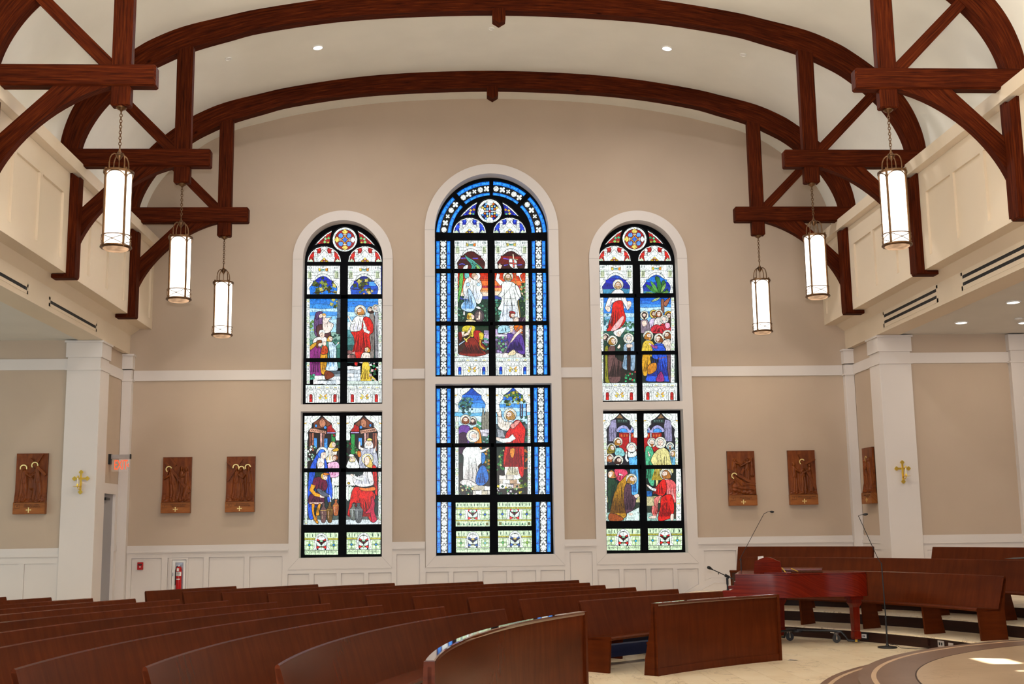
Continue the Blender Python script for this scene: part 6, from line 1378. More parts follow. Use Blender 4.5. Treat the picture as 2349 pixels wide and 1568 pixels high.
# ---- right window, upper: the ascension before the palm
wo = win[2]
rl = [zr(ZR1, (120, 437, 378, 662)), zr(ZR1, (124, 691, 390, 1110)), zr(ZR1, (138, 1138, 408, 1497))]; rr_ = [zr(ZR1, (434, 436, 692, 660)), zr(ZR1, (438, 690, 706, 1108)), zr(ZR1, (450, 1136, 724, 1496))]
g = Glass(*ZR1, rl)
bands(g, 110, 400, [430, 540, 580, 620, 668], ['1a50c8', DBLU, '0e1c90', '3a8ab0']); bands(g, 110, 410, [690, 730, 770, 810, 840, 880, 960], ['2a78e0', SKY, '2a80e0', LSKY, '8ac8f4', 'b8e0f4'])
bands(g, 110, 420, [950, 1000, 1110], ['2a5a50', '1a3a30']); leaves(g, 300, 880, 400, 980, 24, ['3a7a50', '1a5a38', '70a888'], 14, 41); leaves(g, 150, 820, 200, 960, 16, ['2a6a78', '4a9aa0'], 15, 42); bands(g, 130, 420, [1110, 1360], ['1c2018']); leaves(g, 320, 1240, 400, 1350, 20, ['3ac078', '1a6a40', 'e05050'], 14, 43)
g.part = 'figure_glass'
robe(g, 'f4f2f0', [(225, 640), (262, 625), (305, 640), (335, 720), (360, 740), (340, 790), (300, 730), (225, 730), (195, 800), (165, 770), (185, 700)], 5, 'c8c8d4')
robe(g, RED, [(230, 730), (295, 715), (310, 790), (325, 860), (290, 920), (230, 945), (175, 950), (210, 880), (215, 800)], 6, '8a0808'); g.P('f0b8b8', [(290, 840), (310, 850), (280, 915), (235, 950), (210, 940)], True, .5)
g.P(SKIN, [(160, 765), (195, 760), (205, 790), (185, 803)], True, .6); g.P(SKIN, [(335, 725), (362, 720), (368, 745), (345, 785)], True, .6); g.P(WH, [(230, 955), (300, 925), (330, 920), (280, 990), (240, 985)], True); g.P(SKIN, [(255, 965), (285, 955), (285, 990), (262, 995)], True, .5)
head(g, 265, 590, 24, 'c8a070', True, 'c8a070', 0)
robe(g, '8a8a20', [(160, 1090), (185, 1070), (200, 1200), (240, 1350), (165, 1350), (165, 1200)], 4, '4a4a10'); robe(g, '6a4a48', [(190, 1080), (240, 1070), (245, 1150), (300, 1190), (330, 1160), (340, 1180), (290, 1240), (280, 1340), (200, 1350), (185, 1200)], 7, '30201e')
robe(g, '8aa8c0', [(310, 1060), (395, 1040), (395, 1240), (370, 1260), (300, 1240), (310, 1150)], 5, '50708a'); g.R('2a1410', 335, 1080, 362, 1260, .6); g.P(SKIN, [(258, 1080), (275, 1055), (282, 1075), (270, 1090)], True, .5); g.P(SKIN, [(330, 1058), (370, 1055), (375, 1075), (335, 1080)], True, .5)
head(g, 168, 1000, 20, DBRN, True, None, -1, hr=1.5); head(g, 220, 1030, 26, 'a87828', True, None, 1, hr=1.6); head(g, 346, 1012, 26, 'e8e8e8', True, 'f0f0f0', 0, hr=1.6, long=False)
colstrip(g.at(*ZR1), 122, 150, 691, 1355, 5); canopy(g, 333.2-.8, 55); plinth(g, 338.2, 58, (CRIM, RED)); g.build(panels(wo, rl))
g = Glass(*ZR1, rr_)
bands(g, 430, 720, [430, 530, 570, 600, 640, 668], ['1a50c8', BLU, DBLU, '1a3aa0', '3a8ab0']); bands(g, 430, 720, [690, 715, 740, 765, 800, 840, 880, 960], ['1a60d0', '2a78e0', SKY, LSKY, '3a90e8', '8ac8f4', '2a4a50'])
for P_ in ([(560, 650), (575, 600), (555, 540), (570, 520), (590, 560), (600, 600), (610, 560), (635, 565), (620, 640), (650, 620), (640, 650)],): g.P('2a6a30', P_, True)
for a, b, c in (((565, 655), (480, 585), '3a8a3a'), ((575, 650), (520, 560), '5aa84a'), ((590, 650), (580, 525), '2a7a34'), ((600, 650), (640, 575), '8ab860'), ((560, 665), (480, 650), '7aa850'), ((600, 665), (665, 640), '6aa048'), ((595, 690), (525, 720), 'b0c890')):
    mx_, my_ = (a[0]+b[0])/2, (a[1]+b[1])/2; nx, ny = -(b[1]-a[1])*.13, (b[0]-a[0])*.13; g.P(c, [a, (mx_+nx, my_+ny), b, (mx_-nx, my_-ny)], True, .6); g.L([a, b], .5, DGRN)
g.R('8a5a48', 600, 700, 625, 810); g.P('a06048', [(620, 730), (665, 690), (672, 700), (640, 760)], True)
bands(g, 430, 730, [950, 1110, 1360], ['12281c', '14201c'])
g.part = 'figure_glass'
for x, y, hc_, h_, c, b_ in ((660, 830, 'e0a830', DBRN, '3a2a20', None), (545, 820, YEL, BRN, 'd8c8e8', BRN), (470, 830, WH, DBRN, '8a7a8a', DBRN), (582, 818, WH, BRN, 'f0ece8', None), (625, 862, WH, 'e8e8e8', 'd03038', 'f0f0f0')):
    robe(g, c, [(x-28, y+40), (x+28, y+40), (x+40, y+130), (x-40, y+130)], 4); head(g, x, y, 22, h_, True, b_, 0, hc_, hr=1.55, long=b_ is None)
g.P(SKIN, [(450, 880), (480, 870), (490, 905), (460, 915)], True, .5); robe(g, 'c82838', [(520, 930), (560, 900), (600, 910), (660, 900), (670, 960), (540, 970)], 4, '6a0a18'); g.P('f0a8c0', [(630, 890), (665, 890), (668, 925), (640, 930)], True)
for x, y, h_, c, b_ in ((500, 990, 'b87828', 'e0c040', 'c08030'), (650, 985, BRN, 'e0d4c8', BRN), (583, 1012, BRN, '2a58d0', None)):
    robe(g, c, [(x-35, y+45), (x+35, y+45), (x+50, y+150), (x-48, y+150)], 5); head(g, x, y, 25, h_, True, b_, 1 if x < 520 else -1, WH, hr=1.6)
robe(g, 'd8a020', [(455, 1140), (510, 1135), (520, 1230), (500, 1290), (458, 1290)], 4, '8a5a08'); robe(g, '2456d8', [(525, 1075), (620, 1070), (650, 1180), (650, 1260), (690, 1340), (600, 1345), (480, 1340), (520, 1270), (580, 1220), (575, 1140)], 8, '0e2a90'); robe(g, '9a2a78', [(560, 1340), (600, 1265), (625, 1340)], 2); robe(g, '6a4a5a', [(650, 1130), (690, 1130), (692, 1330), (660, 1330)], 3, '2e2028'); arm(g, [(570, 1080), (540, 1075), (520, 1060)], 12, 'a04898'); g.L([(572, 1170), (640, 1155)], 1.4, BRN)
g.P('c88020', [(500, 1220), (560, 1200), (560, 1260), (500, 1290)], True)
colstrip(g.at(*ZR1), 676, 706, 690, 1355, 6); canopy(g, 333.2+92.1, 54.6); plinth(g, 338.2+92.7, 57.7, (CRIM, RED)); g.build(panels(wo, rr_))
rt = [(1373, 514, 1549, 600.5)]; g = Glass(0, 0, 1, rt); tracery(g, 665.6, -0.8, .985, '9a0c10', RED, ['50c090', '3ab878', '8ad068', 'c8b048'], 0); g.build(panels(wo, rt))
# ---- right window, lower: giving of the charge
r1 = [zr(ZR2, (178, 118, 500, 605)), zr(ZR2, (190, 643, 526, 1132))]; r2 = [zr(ZR2, (562, 117, 886, 604)), zr(ZR2, (584, 641, 918, 1130))]
for sd, rects in ((0, r1), (1, r2)):
    g = Glass(*ZR2, rects); x0 = 175 if sd == 0 else 560; F = (lambda P: P) if sd == 0 else (lambda P: [(1064-x, y) for x, y in P])
    g.R('1c1a24', x0-10, 110, x0+360, 650, 0)
    g.P('8a6a48', F([(300, 160), (338, 118), (375, 165)])); g.P('2a3a38', F([(310, 165), (415, 165), (418, 205), (305, 205)])); 
    for x in range(330, 410, 22): g.E('5a7a70', F([(x, 185)])[0][0], 185, 9, 9, 8, .5)
    g.P('9a94b8', F([(250, 180), (300, 170), (310, 240), (300, 380), (230, 380), (235, 230)])); 
    for x in (245, 262, 280, 295): g.L(F([(x, 250), (x-4, 380)]), .8)
    g.P('a8a8d8', F([(310, 290), (325, 245), (370, 225), (410, 240), (435, 270), (455, 230), (500, 215), (500, 300)]), True); g.E(SKY, F([(370, 285)])[0][0], 290, 42, 34, 18, .8, 0, 180); g.E(SKY, F([(475, 290)])[0][0], 295, 26, 30, 14, .8, 0, 180)
    g.P(CRIM, F([(330, 300), (500, 300), (500, 480), (330, 480)])); 
    for x in range(345, 500, 26): q = F([(x, 0), (x+17, 0)]); g.R('d8682a', min(q[0][0], q[1][0]), 312, max(q[0][0], q[1][0]), 338, .5)
    g.P('d8d8e4', F([(425, 300), (440, 300), (440, 400), (425, 400)]))
    bands(g, x0-10, x0+380, [600, 900, 960, 1050, 1140], ['14201c', 'c8c088', '2a3428', '9ac0b4'])
    g.part = 'figure_glass'
    if sd == 0:
        robe(g, '8ad0d0', [(290, 450), (350, 440), (385, 490), (370, 520), (300, 515)], 3); head(g, 320, 385, 28, 'a87020', True, 'a87020', 1, hr=1.55)
        robe(g, '8a7a20', [(225, 500), (215, 440), (250, 415), (285, 440), (290, 480)], 2); head(g, 258, 440, 26, '8a7a20', True, None, 1, hr=1.6, veil='8a7a20')
        head(g, 240, 540, 28, 'b06030', True, 'b06030', 1, hr=1.5); head(g, 322, 560, 30, DBRN, True, DBRN, 1, hr=1.6)
        robe(g, '5ab0e8', [(420, 520), (490, 500), (505, 600), (515, 760), (500, 920), (450, 900), (440, 700)], 6, '2a6ab8'); robe(g, WH, [(410, 520), (425, 440), (460, 405), (485, 440), (495, 510), (450, 530)], 3); head(g, 448, 440, 28, WH, True, None, 0, hr=1.75, veil=WH); arm(g, [(415, 570), (395, 540), (398, 490)], 12, WH)
        robe(g, '1c4028', [(225, 730), (290, 740), (320, 800), (280, 900), (250, 1010), (228, 1000)], 4, '0c2014'); head(g, 258, 690, 34, 'c08040', False, None, -1)
        robe(g, 'e04868', [(290, 640), (390, 645), (410, 700), (340, 760), (300, 710)], 4, 'a02040'); arm(g, [(330, 690), (350, 695)], 10, WH)
        robe(g, 'b8841c', [(360, 740), (410, 690), (400, 780), (380, 860), (395, 960), (400, 1080), (340, 1120), (245, 1125), (240, 1060), (290, 1040), (270, 920), (300, 840), (320, 780)], 9, '6a4408')
        robe(g, '5a3a4a', [(400, 780), (440, 790), (450, 880), (490, 900), (475, 1000), (430, 1060), (400, 1070), (375, 930), (380, 830)], 6, '301c28'); head(g, 447, 740, 34, 'b8822c', True, 'c89840', 1, hr=1.55); g.P(SKIN, [(470, 890), (505, 875), (520, 895), (490, 915)], True, .6); g.P('d8f0e8', [(405, 1060), (520, 1000), (520, 1130), (390, 1130)]); g.P('9a4a18', [(240, 1060), (330, 1080), (370, 1125), (240, 1130)], True); g.P(SKIN, [(425, 1055), (460, 1062), (450, 1078), (425, 1075)], True, .5)
        colstrip(g.at(*ZR2), 180, 214, 340, 1132, 7); ogee(g, 176, 502, 117, 1)
    else:
        robe(g, '50b888', [(580, 440), (640, 440), (660, 520), (665, 780), (620, 780), (588, 650)], 6, '1c6a48'); head(g, 642, 392, 30, WH, True, '9a5a28', 0, hr=1.5, long=False)
        robe(g, 'e0d890', [(680, 470), (750, 440), (800, 480), (830, 600), (840, 680), (720, 680), (700, 800), (680, 800), (670, 640), (630, 560)], 8, 'a8902c'); head(g, 722, 395, 36, 'f0ece0', True, None, 0, hr=1.55, long=False)
        robe(g, '68b0d0', [(800, 440), (850, 440), (862, 600), (830, 600)], 3); head(g, 812, 425, 24, 'b0d8e0', True, BRN, 0, hr=1.6); head(g, 842, 495, 24, 'c8a050', True, None, -1, hr=1.6); arm(g, [(620, 520), (608, 490)], 10, SKIN)
        robe(g, 'e06060', [(760, 760), (820, 740), (870, 790), (880, 920), (870, 960), (800, 940)], 5, 'f4c0b8'); robe(g, RED, [(720, 760), (760, 735), (780, 800), (770, 870), (720, 900), (660, 850), (640, 830), (680, 810)], 5, '8a0808'); robe(g, 'e88078', [(660, 920), (730, 890), (700, 960), (680, 1100), (640, 1060), (640, 990)], 4, 'b03030')
        robe(g, RED, [(730, 910), (820, 880), (850, 970), (840, 1080), (780, 1120), (700, 1125), (720, 1000)], 7, '8a0808'); arm(g, [(680, 840), (640, 830), (610, 805)], 14, WH); head(g, 772, 690, 38, 'b07030', True, 'b07030', -1, hr=1.5); g.P(SKIN, [(610, 1095), (670, 1080), (680, 1105), (620, 1108)], True, .6); g.P(SKIN, [(820, 1070), (845, 1070), (840, 1125), (815, 1120)], True, .6)
        g.R('4a3a28', 850, 960, 875, 1110, .8); g.R('c8c090', 590, 905, 660, 990, .8); g.R('1a60a8', 590, 850, 640, 900, .5)
        colstrip(g.at(*ZR2), 868, 918, 640, 1132, 8); colstrip(g.at(*ZR2), 860, 888, 340, 610, 9); ogee(g, 561, 888, 116, 1)
    g.build(panels(wo, rects))
for (r, s) in (((1390.7, 1211.8, 1469, 1262), 'IN MEMORY OF CATHERINE'), ((1485.5, 1210.6, 1564.5, 1261), 'DOERR AND PHILIP SPERING')):
    g = Glass(0, 0, 1, [r]); predella(g, *r, RED, '40b0e0'); pp = panels(wo, [r]); g.build(pp); text_on(pp[0], s, r[0]+3, r[2]-3, r[3]-6.2, 4.6)
# ---- centre window, upper: the resurrection
wo = win[1]
rl = [zr((1040, 440, 7.128), (20, 800, 557, 1268)), zr(ZU, (12, 40, 498, 745)), zr(ZU, (18, 796, 510, 1515))]; rr_ = [zr((1040, 440, 7.128), (676, 800, 1213, 1265)), zr(ZU, (596, 38, 1083, 742)), zr(ZU, (606, 793, 1098, 1513))]
g = Glass(1040, 440, 7.128, rl)
bands(g, 10, 570, [800, 1080, 1110, 1200, 1280], ['4a0c10', '6a1014', '3a0a0e', '5a1012'])
for P_ in ([(130, 1085), (190, 1080), (230, 1090)], [(320, 1085), (400, 1085)], [(100, 1185), (150, 1175), (190, 1190)]): g.L(P_, 2.0, '5a5ad0', True)
g.part = 'figure_glass'
g.P('5ab8a8', [(185, 1025), (230, 1060), (330, 1120), (400, 1180), (460, 1230), (480, 1275), (420, 1275), (330, 1200), (240, 1130), (200, 1070)], True); g.P('3a9a8a', [(270, 1160), (340, 1190), (360, 1275), (280, 1275), (300, 1220)], True); g.P('9ad870', [(370, 1180), (430, 1230), (440, 1270), (390, 1260)], True)
for k in range(5): g.L([(210+k*28, 1050+k*22), (250+k*38, 1120+k*25)], .6)
g.P(WH, [(150, 1270), (180, 1210), (240, 1195), (220, 1270)], True)
g.at(*ZU); g.part = 'glass_field'
bands(g, 0, 510, [30, 120, 150, 220, 250, 290, 310, 370, 420, 760], ['c83018', 'e04a18', 'f07030', 'b83040', 'f08a48', 'f8b880', 'f4d8c0', '3a4aa0', '1c3a30']); leaves(g, 380, 420, 500, 720, 36, ['2a6a4a', '1a4a34', '5a9a78'], 22, 51, .6); leaves(g, 70, 370, 150, 720, 26, ['2a6a4a', '1a4a34', '6aa888'], 20, 52, .6); bands(g, 0, 510, [790, 900, 1000, 1260], ['16301c', '2a1810', '3a2018']); stones(g, 440, 860, 512, 1050, 1, 3, ['c8b0d8', '9a88b0'], 53); leaves(g, 420, 980, 505, 1140, 14, ['5ac0a0', '2a7a60', '90d8d0'], 20, 54); stones(g, 60, 1200, 512, 1260, 5, 1, ['e4ecec', 'c4d4d0'], 55)
g.part = 'figure_glass'
g.P('6ac858', [(95, 40), (140, 40), (125, 250), (75, 460), (65, 420), (80, 200)], True)
for k in range(6): g.L([(125-k*5, 60+k*60), (85-k*3, 140+k*55)], .7)
g.P('70c0c0', [(160, 40), (220, 40), (225, 110), (170, 120)], True)
robe(g, WH, [(180, 130), (240, 100), (300, 140), (390, 150), (410, 250), (385, 300), (420, 360), (390, 470), (330, 470), (250, 330), (200, 390), (150, 340), (140, 240)], 9, 'dce8f4'); robe(g, 'bfe0fa', [(210, 280), (250, 290), (310, 420), (330, 520), (250, 600), (130, 570), (110, 500), (160, 450), (220, 470)], 8, '70a8e0')
g.P(SKIN, [(225, 90), (250, 110), (245, 170), (220, 160)], True, .6); g.P(SKIN, [(350, 110), (380, 130), (370, 180), (345, 160)], True, .6); g.E('b8dcf8', 210, 205, 28, 28, 12, .8); g.E('b8dcf8', 362, 205, 24, 26, 12, .8); g.E(WH, 330, 85, 58, 60, 24, 1.0); g.E('c8a888', 300, 80, 40, 42, 14, .7); g.P(SKIN, [(290, 95), (335, 65), (355, 100), (330, 135), (295, 135)], True, .6); g.L([(300, 95), (315, 90)], .7, BRN); g.L([(330, 85), (345, 82)], .7, BRN)
g.P(WH, [(320, 530), (360, 520), (400, 550), (360, 560)], True); g.P(WH, [(145, 590), (165, 590), (165, 650), (140, 640)], True)
g.E('4a4048', 370, 660, 75, 95, 24, 1.2); g.E('6a5a5a', 365, 665, 56, 74, 20, .6); arm(g, [(330, 700), (370, 700), (375, 630)], 20, SKIN); g.P(YEL, [(190, 690), (200, 630), (240, 612), (285, 640), (300, 700), (260, 715), (220, 710)], True, 1.0); g.P('a87808', [(195, 680), (205, 640), (225, 650), (230, 700)], True, .4); g.P(SKIN, [(255, 640), (295, 650), (300, 690), (270, 705)], True, .6); g.P('f0e0b0', [(180, 745), (200, 712), (300, 720), (320, 745)], True)
robe(g, 'd8c838', [(150, 800), (300, 800), (310, 880), (280, 960), (240, 940), (230, 890), (130, 880)], 6, '8a7a10'); robe(g, CRIM, [(300, 870), (400, 880), (380, 1000), (470, 1120), (380, 1100), (300, 980)], 4, DRED); robe(g, DRED, [(70, 900), (120, 890), (120, 1000), (90, 1010)], 2)
g.P('d8c030', [(365, 905), (410, 890), (440, 920), (420, 1000), (380, 1000)], True); g.P('c89020', [(370, 1000), (405, 1000), (400, 1070), (465, 1125), (450, 1145), (380, 1100)], True)
robe(g, '8a2418', [(210, 990), (280, 965), (350, 1030), (400, 1130), (470, 1190), (450, 1215), (300, 1240), (90, 1210), (110, 1170), (190, 1130), (160, 1050)], 9, '4a0e0a'); arm(g, [(140, 880), (140, 940), (210, 910), (240, 850)], 26, SKIN)
g.P('b8d0e8', [(75, 1060), (160, 1005), (170, 1018), (80, 1085)]); g.L([(155, 975), (195, 1025)], 2.4, 'e8d060'); g.L([(175, 1005), (240, 950)], 2.0, 'e8d060')
colstrip(g.at(*ZU), 12, 64, 38, 1250, 10); canopy(g, 0, 0, 1, ('d8c050', 'e87818')); plinth(g, 0, 0); g.build(panels(wo, rl))
g = Glass(1040, 440, 7.128, rr_)
bands(g, 665, 1225, [800, 1050, 1100, 1180, 1280], ['3a0a10', '8a1410', '6a0e10', '3a0a0c'])
for P_ in ([(820, 1085), (900, 1100)], [(830, 1200), (890, 1190)], [(1050, 1195), (1120, 1190)]): g.L(P_, 2.0, '6a5ad8', True)
g.part = 'figure_glass'; g.L([(975, 1020), (985, 1100)], 2.2, 'e8e0c0'); g.L([(915, 1085), (1050, 1105)], 1.6, 'c8b080'); g.P(WH, [(915, 1095), (1030, 1115), (1040, 1220), (1060, 1250), (980, 1250), (920, 1200)], True); g.P('e86058', [(965, 1105), (990, 1110), (1000, 1240), (975, 1235)]); g.P('e86058', [(920, 1150), (1030, 1165), (1032, 1185), (922, 1172)]); g.P(SKIN, [(735, 1200), (765, 1160), (775, 1190), (800, 1195), (785, 1240), (760, 1270), (740, 1260)], True)
g.at(*ZU); g.part = 'glass_field'
bands(g, 590, 1095, [30, 110, 150, 220, 250, 300, 360, 420, 760], ['d03a18', 'e85020', 'f07838', 'b83a48', 'f8a868', 'f8d8b8', '3a4a98', '1c3a2c']); leaves(g, 600, 420, 700, 740, 34, ['2a8a78', '1a5a4a', '70c0a8', '4a8a68'], 22, 61, .6); leaves(g, 960, 190, 1040, 720, 50, ['3a6a30', '1c4020', '6a9a58', '88b878'], 22, 62, .6); g.P(WH, [(905, 40), (990, 38), (960, 80), (985, 150), (970, 160), (940, 90), (910, 80)], True)
bands(g, 590, 1105, [790, 840, 920, 950, 1010, 1260], ['2a3a28', 'c0a8d0', 'e8e0f0', '8a78a8', '5a5068']); leaves(g, 610, 960, 780, 1180, 40, ['a890c8', '3a5ac8', '4a8a60', '6a5a88', '7ac088'], 24, 63, .6); stones(g, 606, 1190, 1098, 1262, 5, 1, ['e8ecea', 'c8d4cc', 'f0e8e0'], 64)
g.part = 'figure_glass'
g.L([(880, 40), (910, 240), (960, 680)], 1.8, '9a7a40')
robe(g, WH, [(700, 190), (740, 160), (840, 170), (890, 200), (930, 250), (975, 360), (960, 400), (920, 460), (950, 640), (940, 745), (820, 900), (700, 910), (640, 900), (700, 745), (705, 600), (640, 560), (680, 480), (690, 400), (640, 370), (690, 300)], 11, 'dce8f4')
g.L([(845, 180), (830, 240), (700, 390)], .9); g.L([(700, 400), (885, 405)], .7); g.L([(720, 508), (880, 510)], .7); g.L([(705, 640), (800, 620)], .7); g.L([(750, 510), (790, 410)], .6); g.L([(875, 510), (890, 410)], .6)
arm(g, [(700, 200), (630, 130), (650, 50)], 34, WH, False); head(g, 785, 95, 46, 'a88858', True, 'a88858', 0, hr=1.6)
g.P(WH, [(890, 210), (940, 250), (975, 370), (950, 390), (905, 300)], True); robe(g, 'a8d8e8', [(660, 800), (800, 800), (820, 870), (740, 900), (640, 900)], 5)
robe(g, '3a1c3c', [(940, 690), (1040, 680), (1040, 745), (940, 745)], 3); g.P(SKIN, [(870, 690), (910, 670), (935, 690), (935, 745), (860, 745)], True); head(g, 842, 655, 42, '8a3018', False, '8a8078', 1, long=False); g.P('c03038', [(795, 610), (830, 590), (880, 600), (890, 630), (850, 615)], True)
robe(g, 'e07018', [(870, 800), (1000, 800), (1020, 900), (980, 910), (900, 880)], 5, 'a04808'); robe(g, '30182e', [(1000, 800), (1040, 790), (1040, 1200), (1000, 1200)], 3); arm(g, [(830, 800), (840, 890)], 26, SKIN, False)
robe(g, '5a3a9a', [(770, 920), (820, 905), (870, 920), (920, 920), (980, 930), (1010, 1000), (1030, 1200), (940, 1190), (900, 1130), (860, 1110), (770, 1190), (790, 1050)], 10, '2a1858'); arm(g, [(985, 850), (900, 930), (840, 1010)], 22, SKIN); g.L([(1040, 650), (900, 880), (720, 1210)], 1.7, '7a6a78'); g.P('f0dcb0', [(780, 1215), (830, 1160), (870, 1140), (900, 1190), (860, 1220)], True, .7)
colstrip(g.at(*ZU), 1034, 1086, 38, 1250, 11); canopy(g, 92.1, -.3, 1, ('d8c050', 'd8c050')); plinth(g, 93.9, -.3); g.build(panels(wo, rr_))
rt = [(1030, 447, 1226, 537.2)]; g = Glass(0, 0, 1, rt); tracery(g, 333.9, -64.4, .982, '1420a0', '2a50e0', ['e8c850', 'd89820', 'e8d068', '50c090'], 1); g.build(panels(wo, rt))
# borders of the centre window
bl = [(1000.8, 552.5, 1033, 617.5), (1001.2, 627, 1033.6, 738), (1001.2, 747, 1034, 860.5)]; br = [(1219.8, 552, 1251, 617), (1221, 626, 1253, 737), (1222.4, 746, 1255.4, 859.5)]
for L_ in (bl, br):
    for j, r in enumerate(L_):
        g = Glass(0, 0, 1, [r]); border_v(g, r[0], r[2], r[1]-2, r[3]+2, r[1]-(j*9) % 29); g.build(panels(wo, [r]))
bl = [(1001.5, 890.5, 1033.8, 1016), (1002, 1026, 1034.5, 1134), (1002.5, 1151.5, 1035.5, 1267)]; br = [(1224.3, 889, 1256.8, 1014.5), (1226, 1024.5, 1260.8, 1132.5), (1229, 1150.5, 1263.5, 1265)]
for L_ in (bl, br):
    for j, r in enumerate(L_):
        g = Glass(0, 0, 1, [r]); border_v(g, r[0], r[2], r[1]-2, r[3]+2, r[1]-(j*9) % 29); g.build(panels(wo, [r]))
# blue arch ring, in five pieces
AC = (1127.0, 540.5)
def ringpt(r, a): return (AC[0]+r*math.cos(math.radians(a)), AC[1]-r*.985*math.sin(math.radians(a)))
for (a0, a1) in ((3, 45.5), (50.5, 88), (92, 129.5), (134.5, 177)):
    g = Glass(0, 0, 1, [(990, 405, 1265, 541.0)]); g.part = 'border_glass'; n = 10
    def seg_(col, r0, r1, b0, b1, lw=.5): g.P(col, [ringpt(r1, b0+(b1-b0)*i/4) for i in range(5)]+[ringpt(r0, b1-(b1-b0)*i/4) for i in range(5)], False, lw)
    seg_('050505', 92, 126.5, a0, a1, 0); m = 3
    for i in range(m+1):
        b0 = a0+(a1-a0)*i/(m+1); b1 = a0+(a1-a0)*(i+1)/(m+1)
        for r0, r1 in ((92, 100.5), (118, 126.5)): seg_('1478e8', r0, r1, b0, b1); seg_('38a8f8', r0+2.6, r1-2.4, b0+1.2, b1-1.2, 0)
    k_ = 5
    for i in range(k_):
        b = a0+(a1-a0)*(i+.5)/k_
        if i % 3 == 0: cross4(g, *ringpt(109.5, b), 7.0)
        elif i % 3 == 1: flower(g, [ringpt(109.5, b)], 6.6)
        else: cross4(g, *ringpt(109.5, b), 5.2)
    g.build(panels(wo, [(990, 405, 1265, 541.0)]))
# ---- centre window, lower: the teacher and three disciples
r1 = [zr(ZC2, (255, 106, 528, 545)), zr(ZC2, (258, 574, 535, 957))]; r2 = [zr(ZC2, (583, 105, 858, 544)), zr(ZC2, (590, 572, 866, 952))]
g = Glass(*ZC2, r1)
bands(g, 250, 540, [100, 160, 200, 225, 260, 300, 330, 370, 420], ['1848b0', '2a70d8', '3a88e8', SKY, LSKY, '6abce8', 'd8f4fc', LSKY]); bands(g, 250, 540, [420, 560, 700, 960], ['3a5a50', '1c3028', '2a2420'])
leaves(g, 290, 180, 395, 320, 46, ['2a5a5a', '1a3a3c', '5a9a90', '3a7a70'], 15, 71); g.P('8a8878', [(470, 340), (480, 260), (495, 320), (510, 235), (530, 300), (530, 440), (470, 430)]); g.L([(495, 340), (495, 430)], .8); g.L([(512, 300), (512, 430)], .8); leaves(g, 430, 370, 470, 430, 10, ['2a8a48', '50b070'], 14, 72); stones(g, 455, 435, 530, 490, 2, 2, ['d8d4e0', 'a8a4b0'], 73); leaves(g, 480, 490, 535, 560, 12, ['50b088', '2a7a58', 'b0d8e0'], 12, 74); leaves(g, 490, 600, 535, 780, 30, ['4a8a40', '1c4a24', 'c89030', '2a6a38'], 14, 75)
g.part = 'figure_glass'
robe(g, '6a3a9a', [(290, 420), (320, 400), (370, 410), (380, 470), (370, 540), (340, 640), (292, 610), (288, 500)], 5, '2e1450'); robe(g, '3a1838', [(285, 480), (350, 470), (345, 610), (290, 620)], 3); robe(g, 'e08a20', [(400, 420), (440, 420), (465, 480), (470, 600), (430, 600), (410, 480)], 4, 'a85a08')
head(g, 398, 370, 22, DBRN, True, DBRN, 0, hr=1.6); head(g, 341, 360, 26, BRN, True, BRN, 0, hr=1.65)
robe(g, WH, [(330, 590), (370, 565), (440, 570), (470, 610), (480, 680), (440, 730), (420, 800), (450, 905), (400, 905), (330, 880), (320, 760), (325, 660), (316, 625)], 9, 'd4d0cc'); robe(g, '3a88d8', [(470, 620), (500, 640), (495, 690), (470, 710)], 2); robe(g, '2a70c8', [(455, 735), (500, 730), (525, 830), (470, 885), (420, 850)], 5, '103a88'); robe(g, 'f0ece6', [(295, 860), (330, 835), (400, 850), (460, 905), (350, 890)], 5); arm(g, [(450, 610), (480, 605), (510, 590)], 12, WH)
head(g, 400, 490, 33, WH, True, 'f4f4f4', 1, hr=1.6, long=False)
stones(g, 400, 885, 540, 957, 3, 2, ['e0dcd0', 'c8c0a8', 'f0f0ec'], 76); leaves(g, 258, 880, 400, 957, 26, ['3a8a60', 'b0d8b0', 'e05858', 'e8d890', '1c4a34'], 12, 77)
colstrip(g.at(*ZC2), 258, 286, 330, 957, 12); ogee(g, 254, 529, 104, 1); g.build(panels(wo, r1))
g = Glass(*ZC2, r2)
bands(g, 575, 870, [100, 160, 200, 230, 260, 290, 330, 400], ['1848b0', '2a70d8', 'a8dcf4', SKY, LSKY, '8accf0', LSKY]); bands(g, 575, 870, [390, 560, 700, 960], ['4a5a60', '16281c', '2a241c'])
leaves(g, 650, 120, 810, 240, 46, ['4a7a28', '2a4a18', 'c0b040', '8ab060', '1c3414'], 16, 81); 
for x in (775, 790, 822): g.R('4a4258', x, 230, x+10, 340, .5)
leaves(g, 780, 320, 850, 540, 24, ['2a6a50', '1c3c30', '5a9080'], 15, 82); g.P('9aa0a8', [(590, 430), (640, 440), (660, 500), (600, 500)]); g.P('8a6a40', [(590, 270), (610, 260), (615, 310), (595, 320)], True); leaves(g, 590, 600, 660, 760, 34, ['3a8a40', '1c4a24', 'c8c880'], 14, 83); leaves(g, 800, 600, 835, 760, 12, ['8a4a18', 'c06a20'], 14, 84)
g.part = 'figure_glass'
robe(g, 'f0e8dc', [(600, 290), (625, 320), (650, 370), (720, 380), (700, 440), (640, 440), (600, 400)], 5, 'd8d0c0'); g.P(SKIN, [(592, 300), (605, 262), (625, 290), (625, 330), (605, 330)], True)
robe(g, 'f2efe6', [(660, 700), (720, 640), (780, 780), (778, 825), (665, 825)], 8, 'c8c0a0')
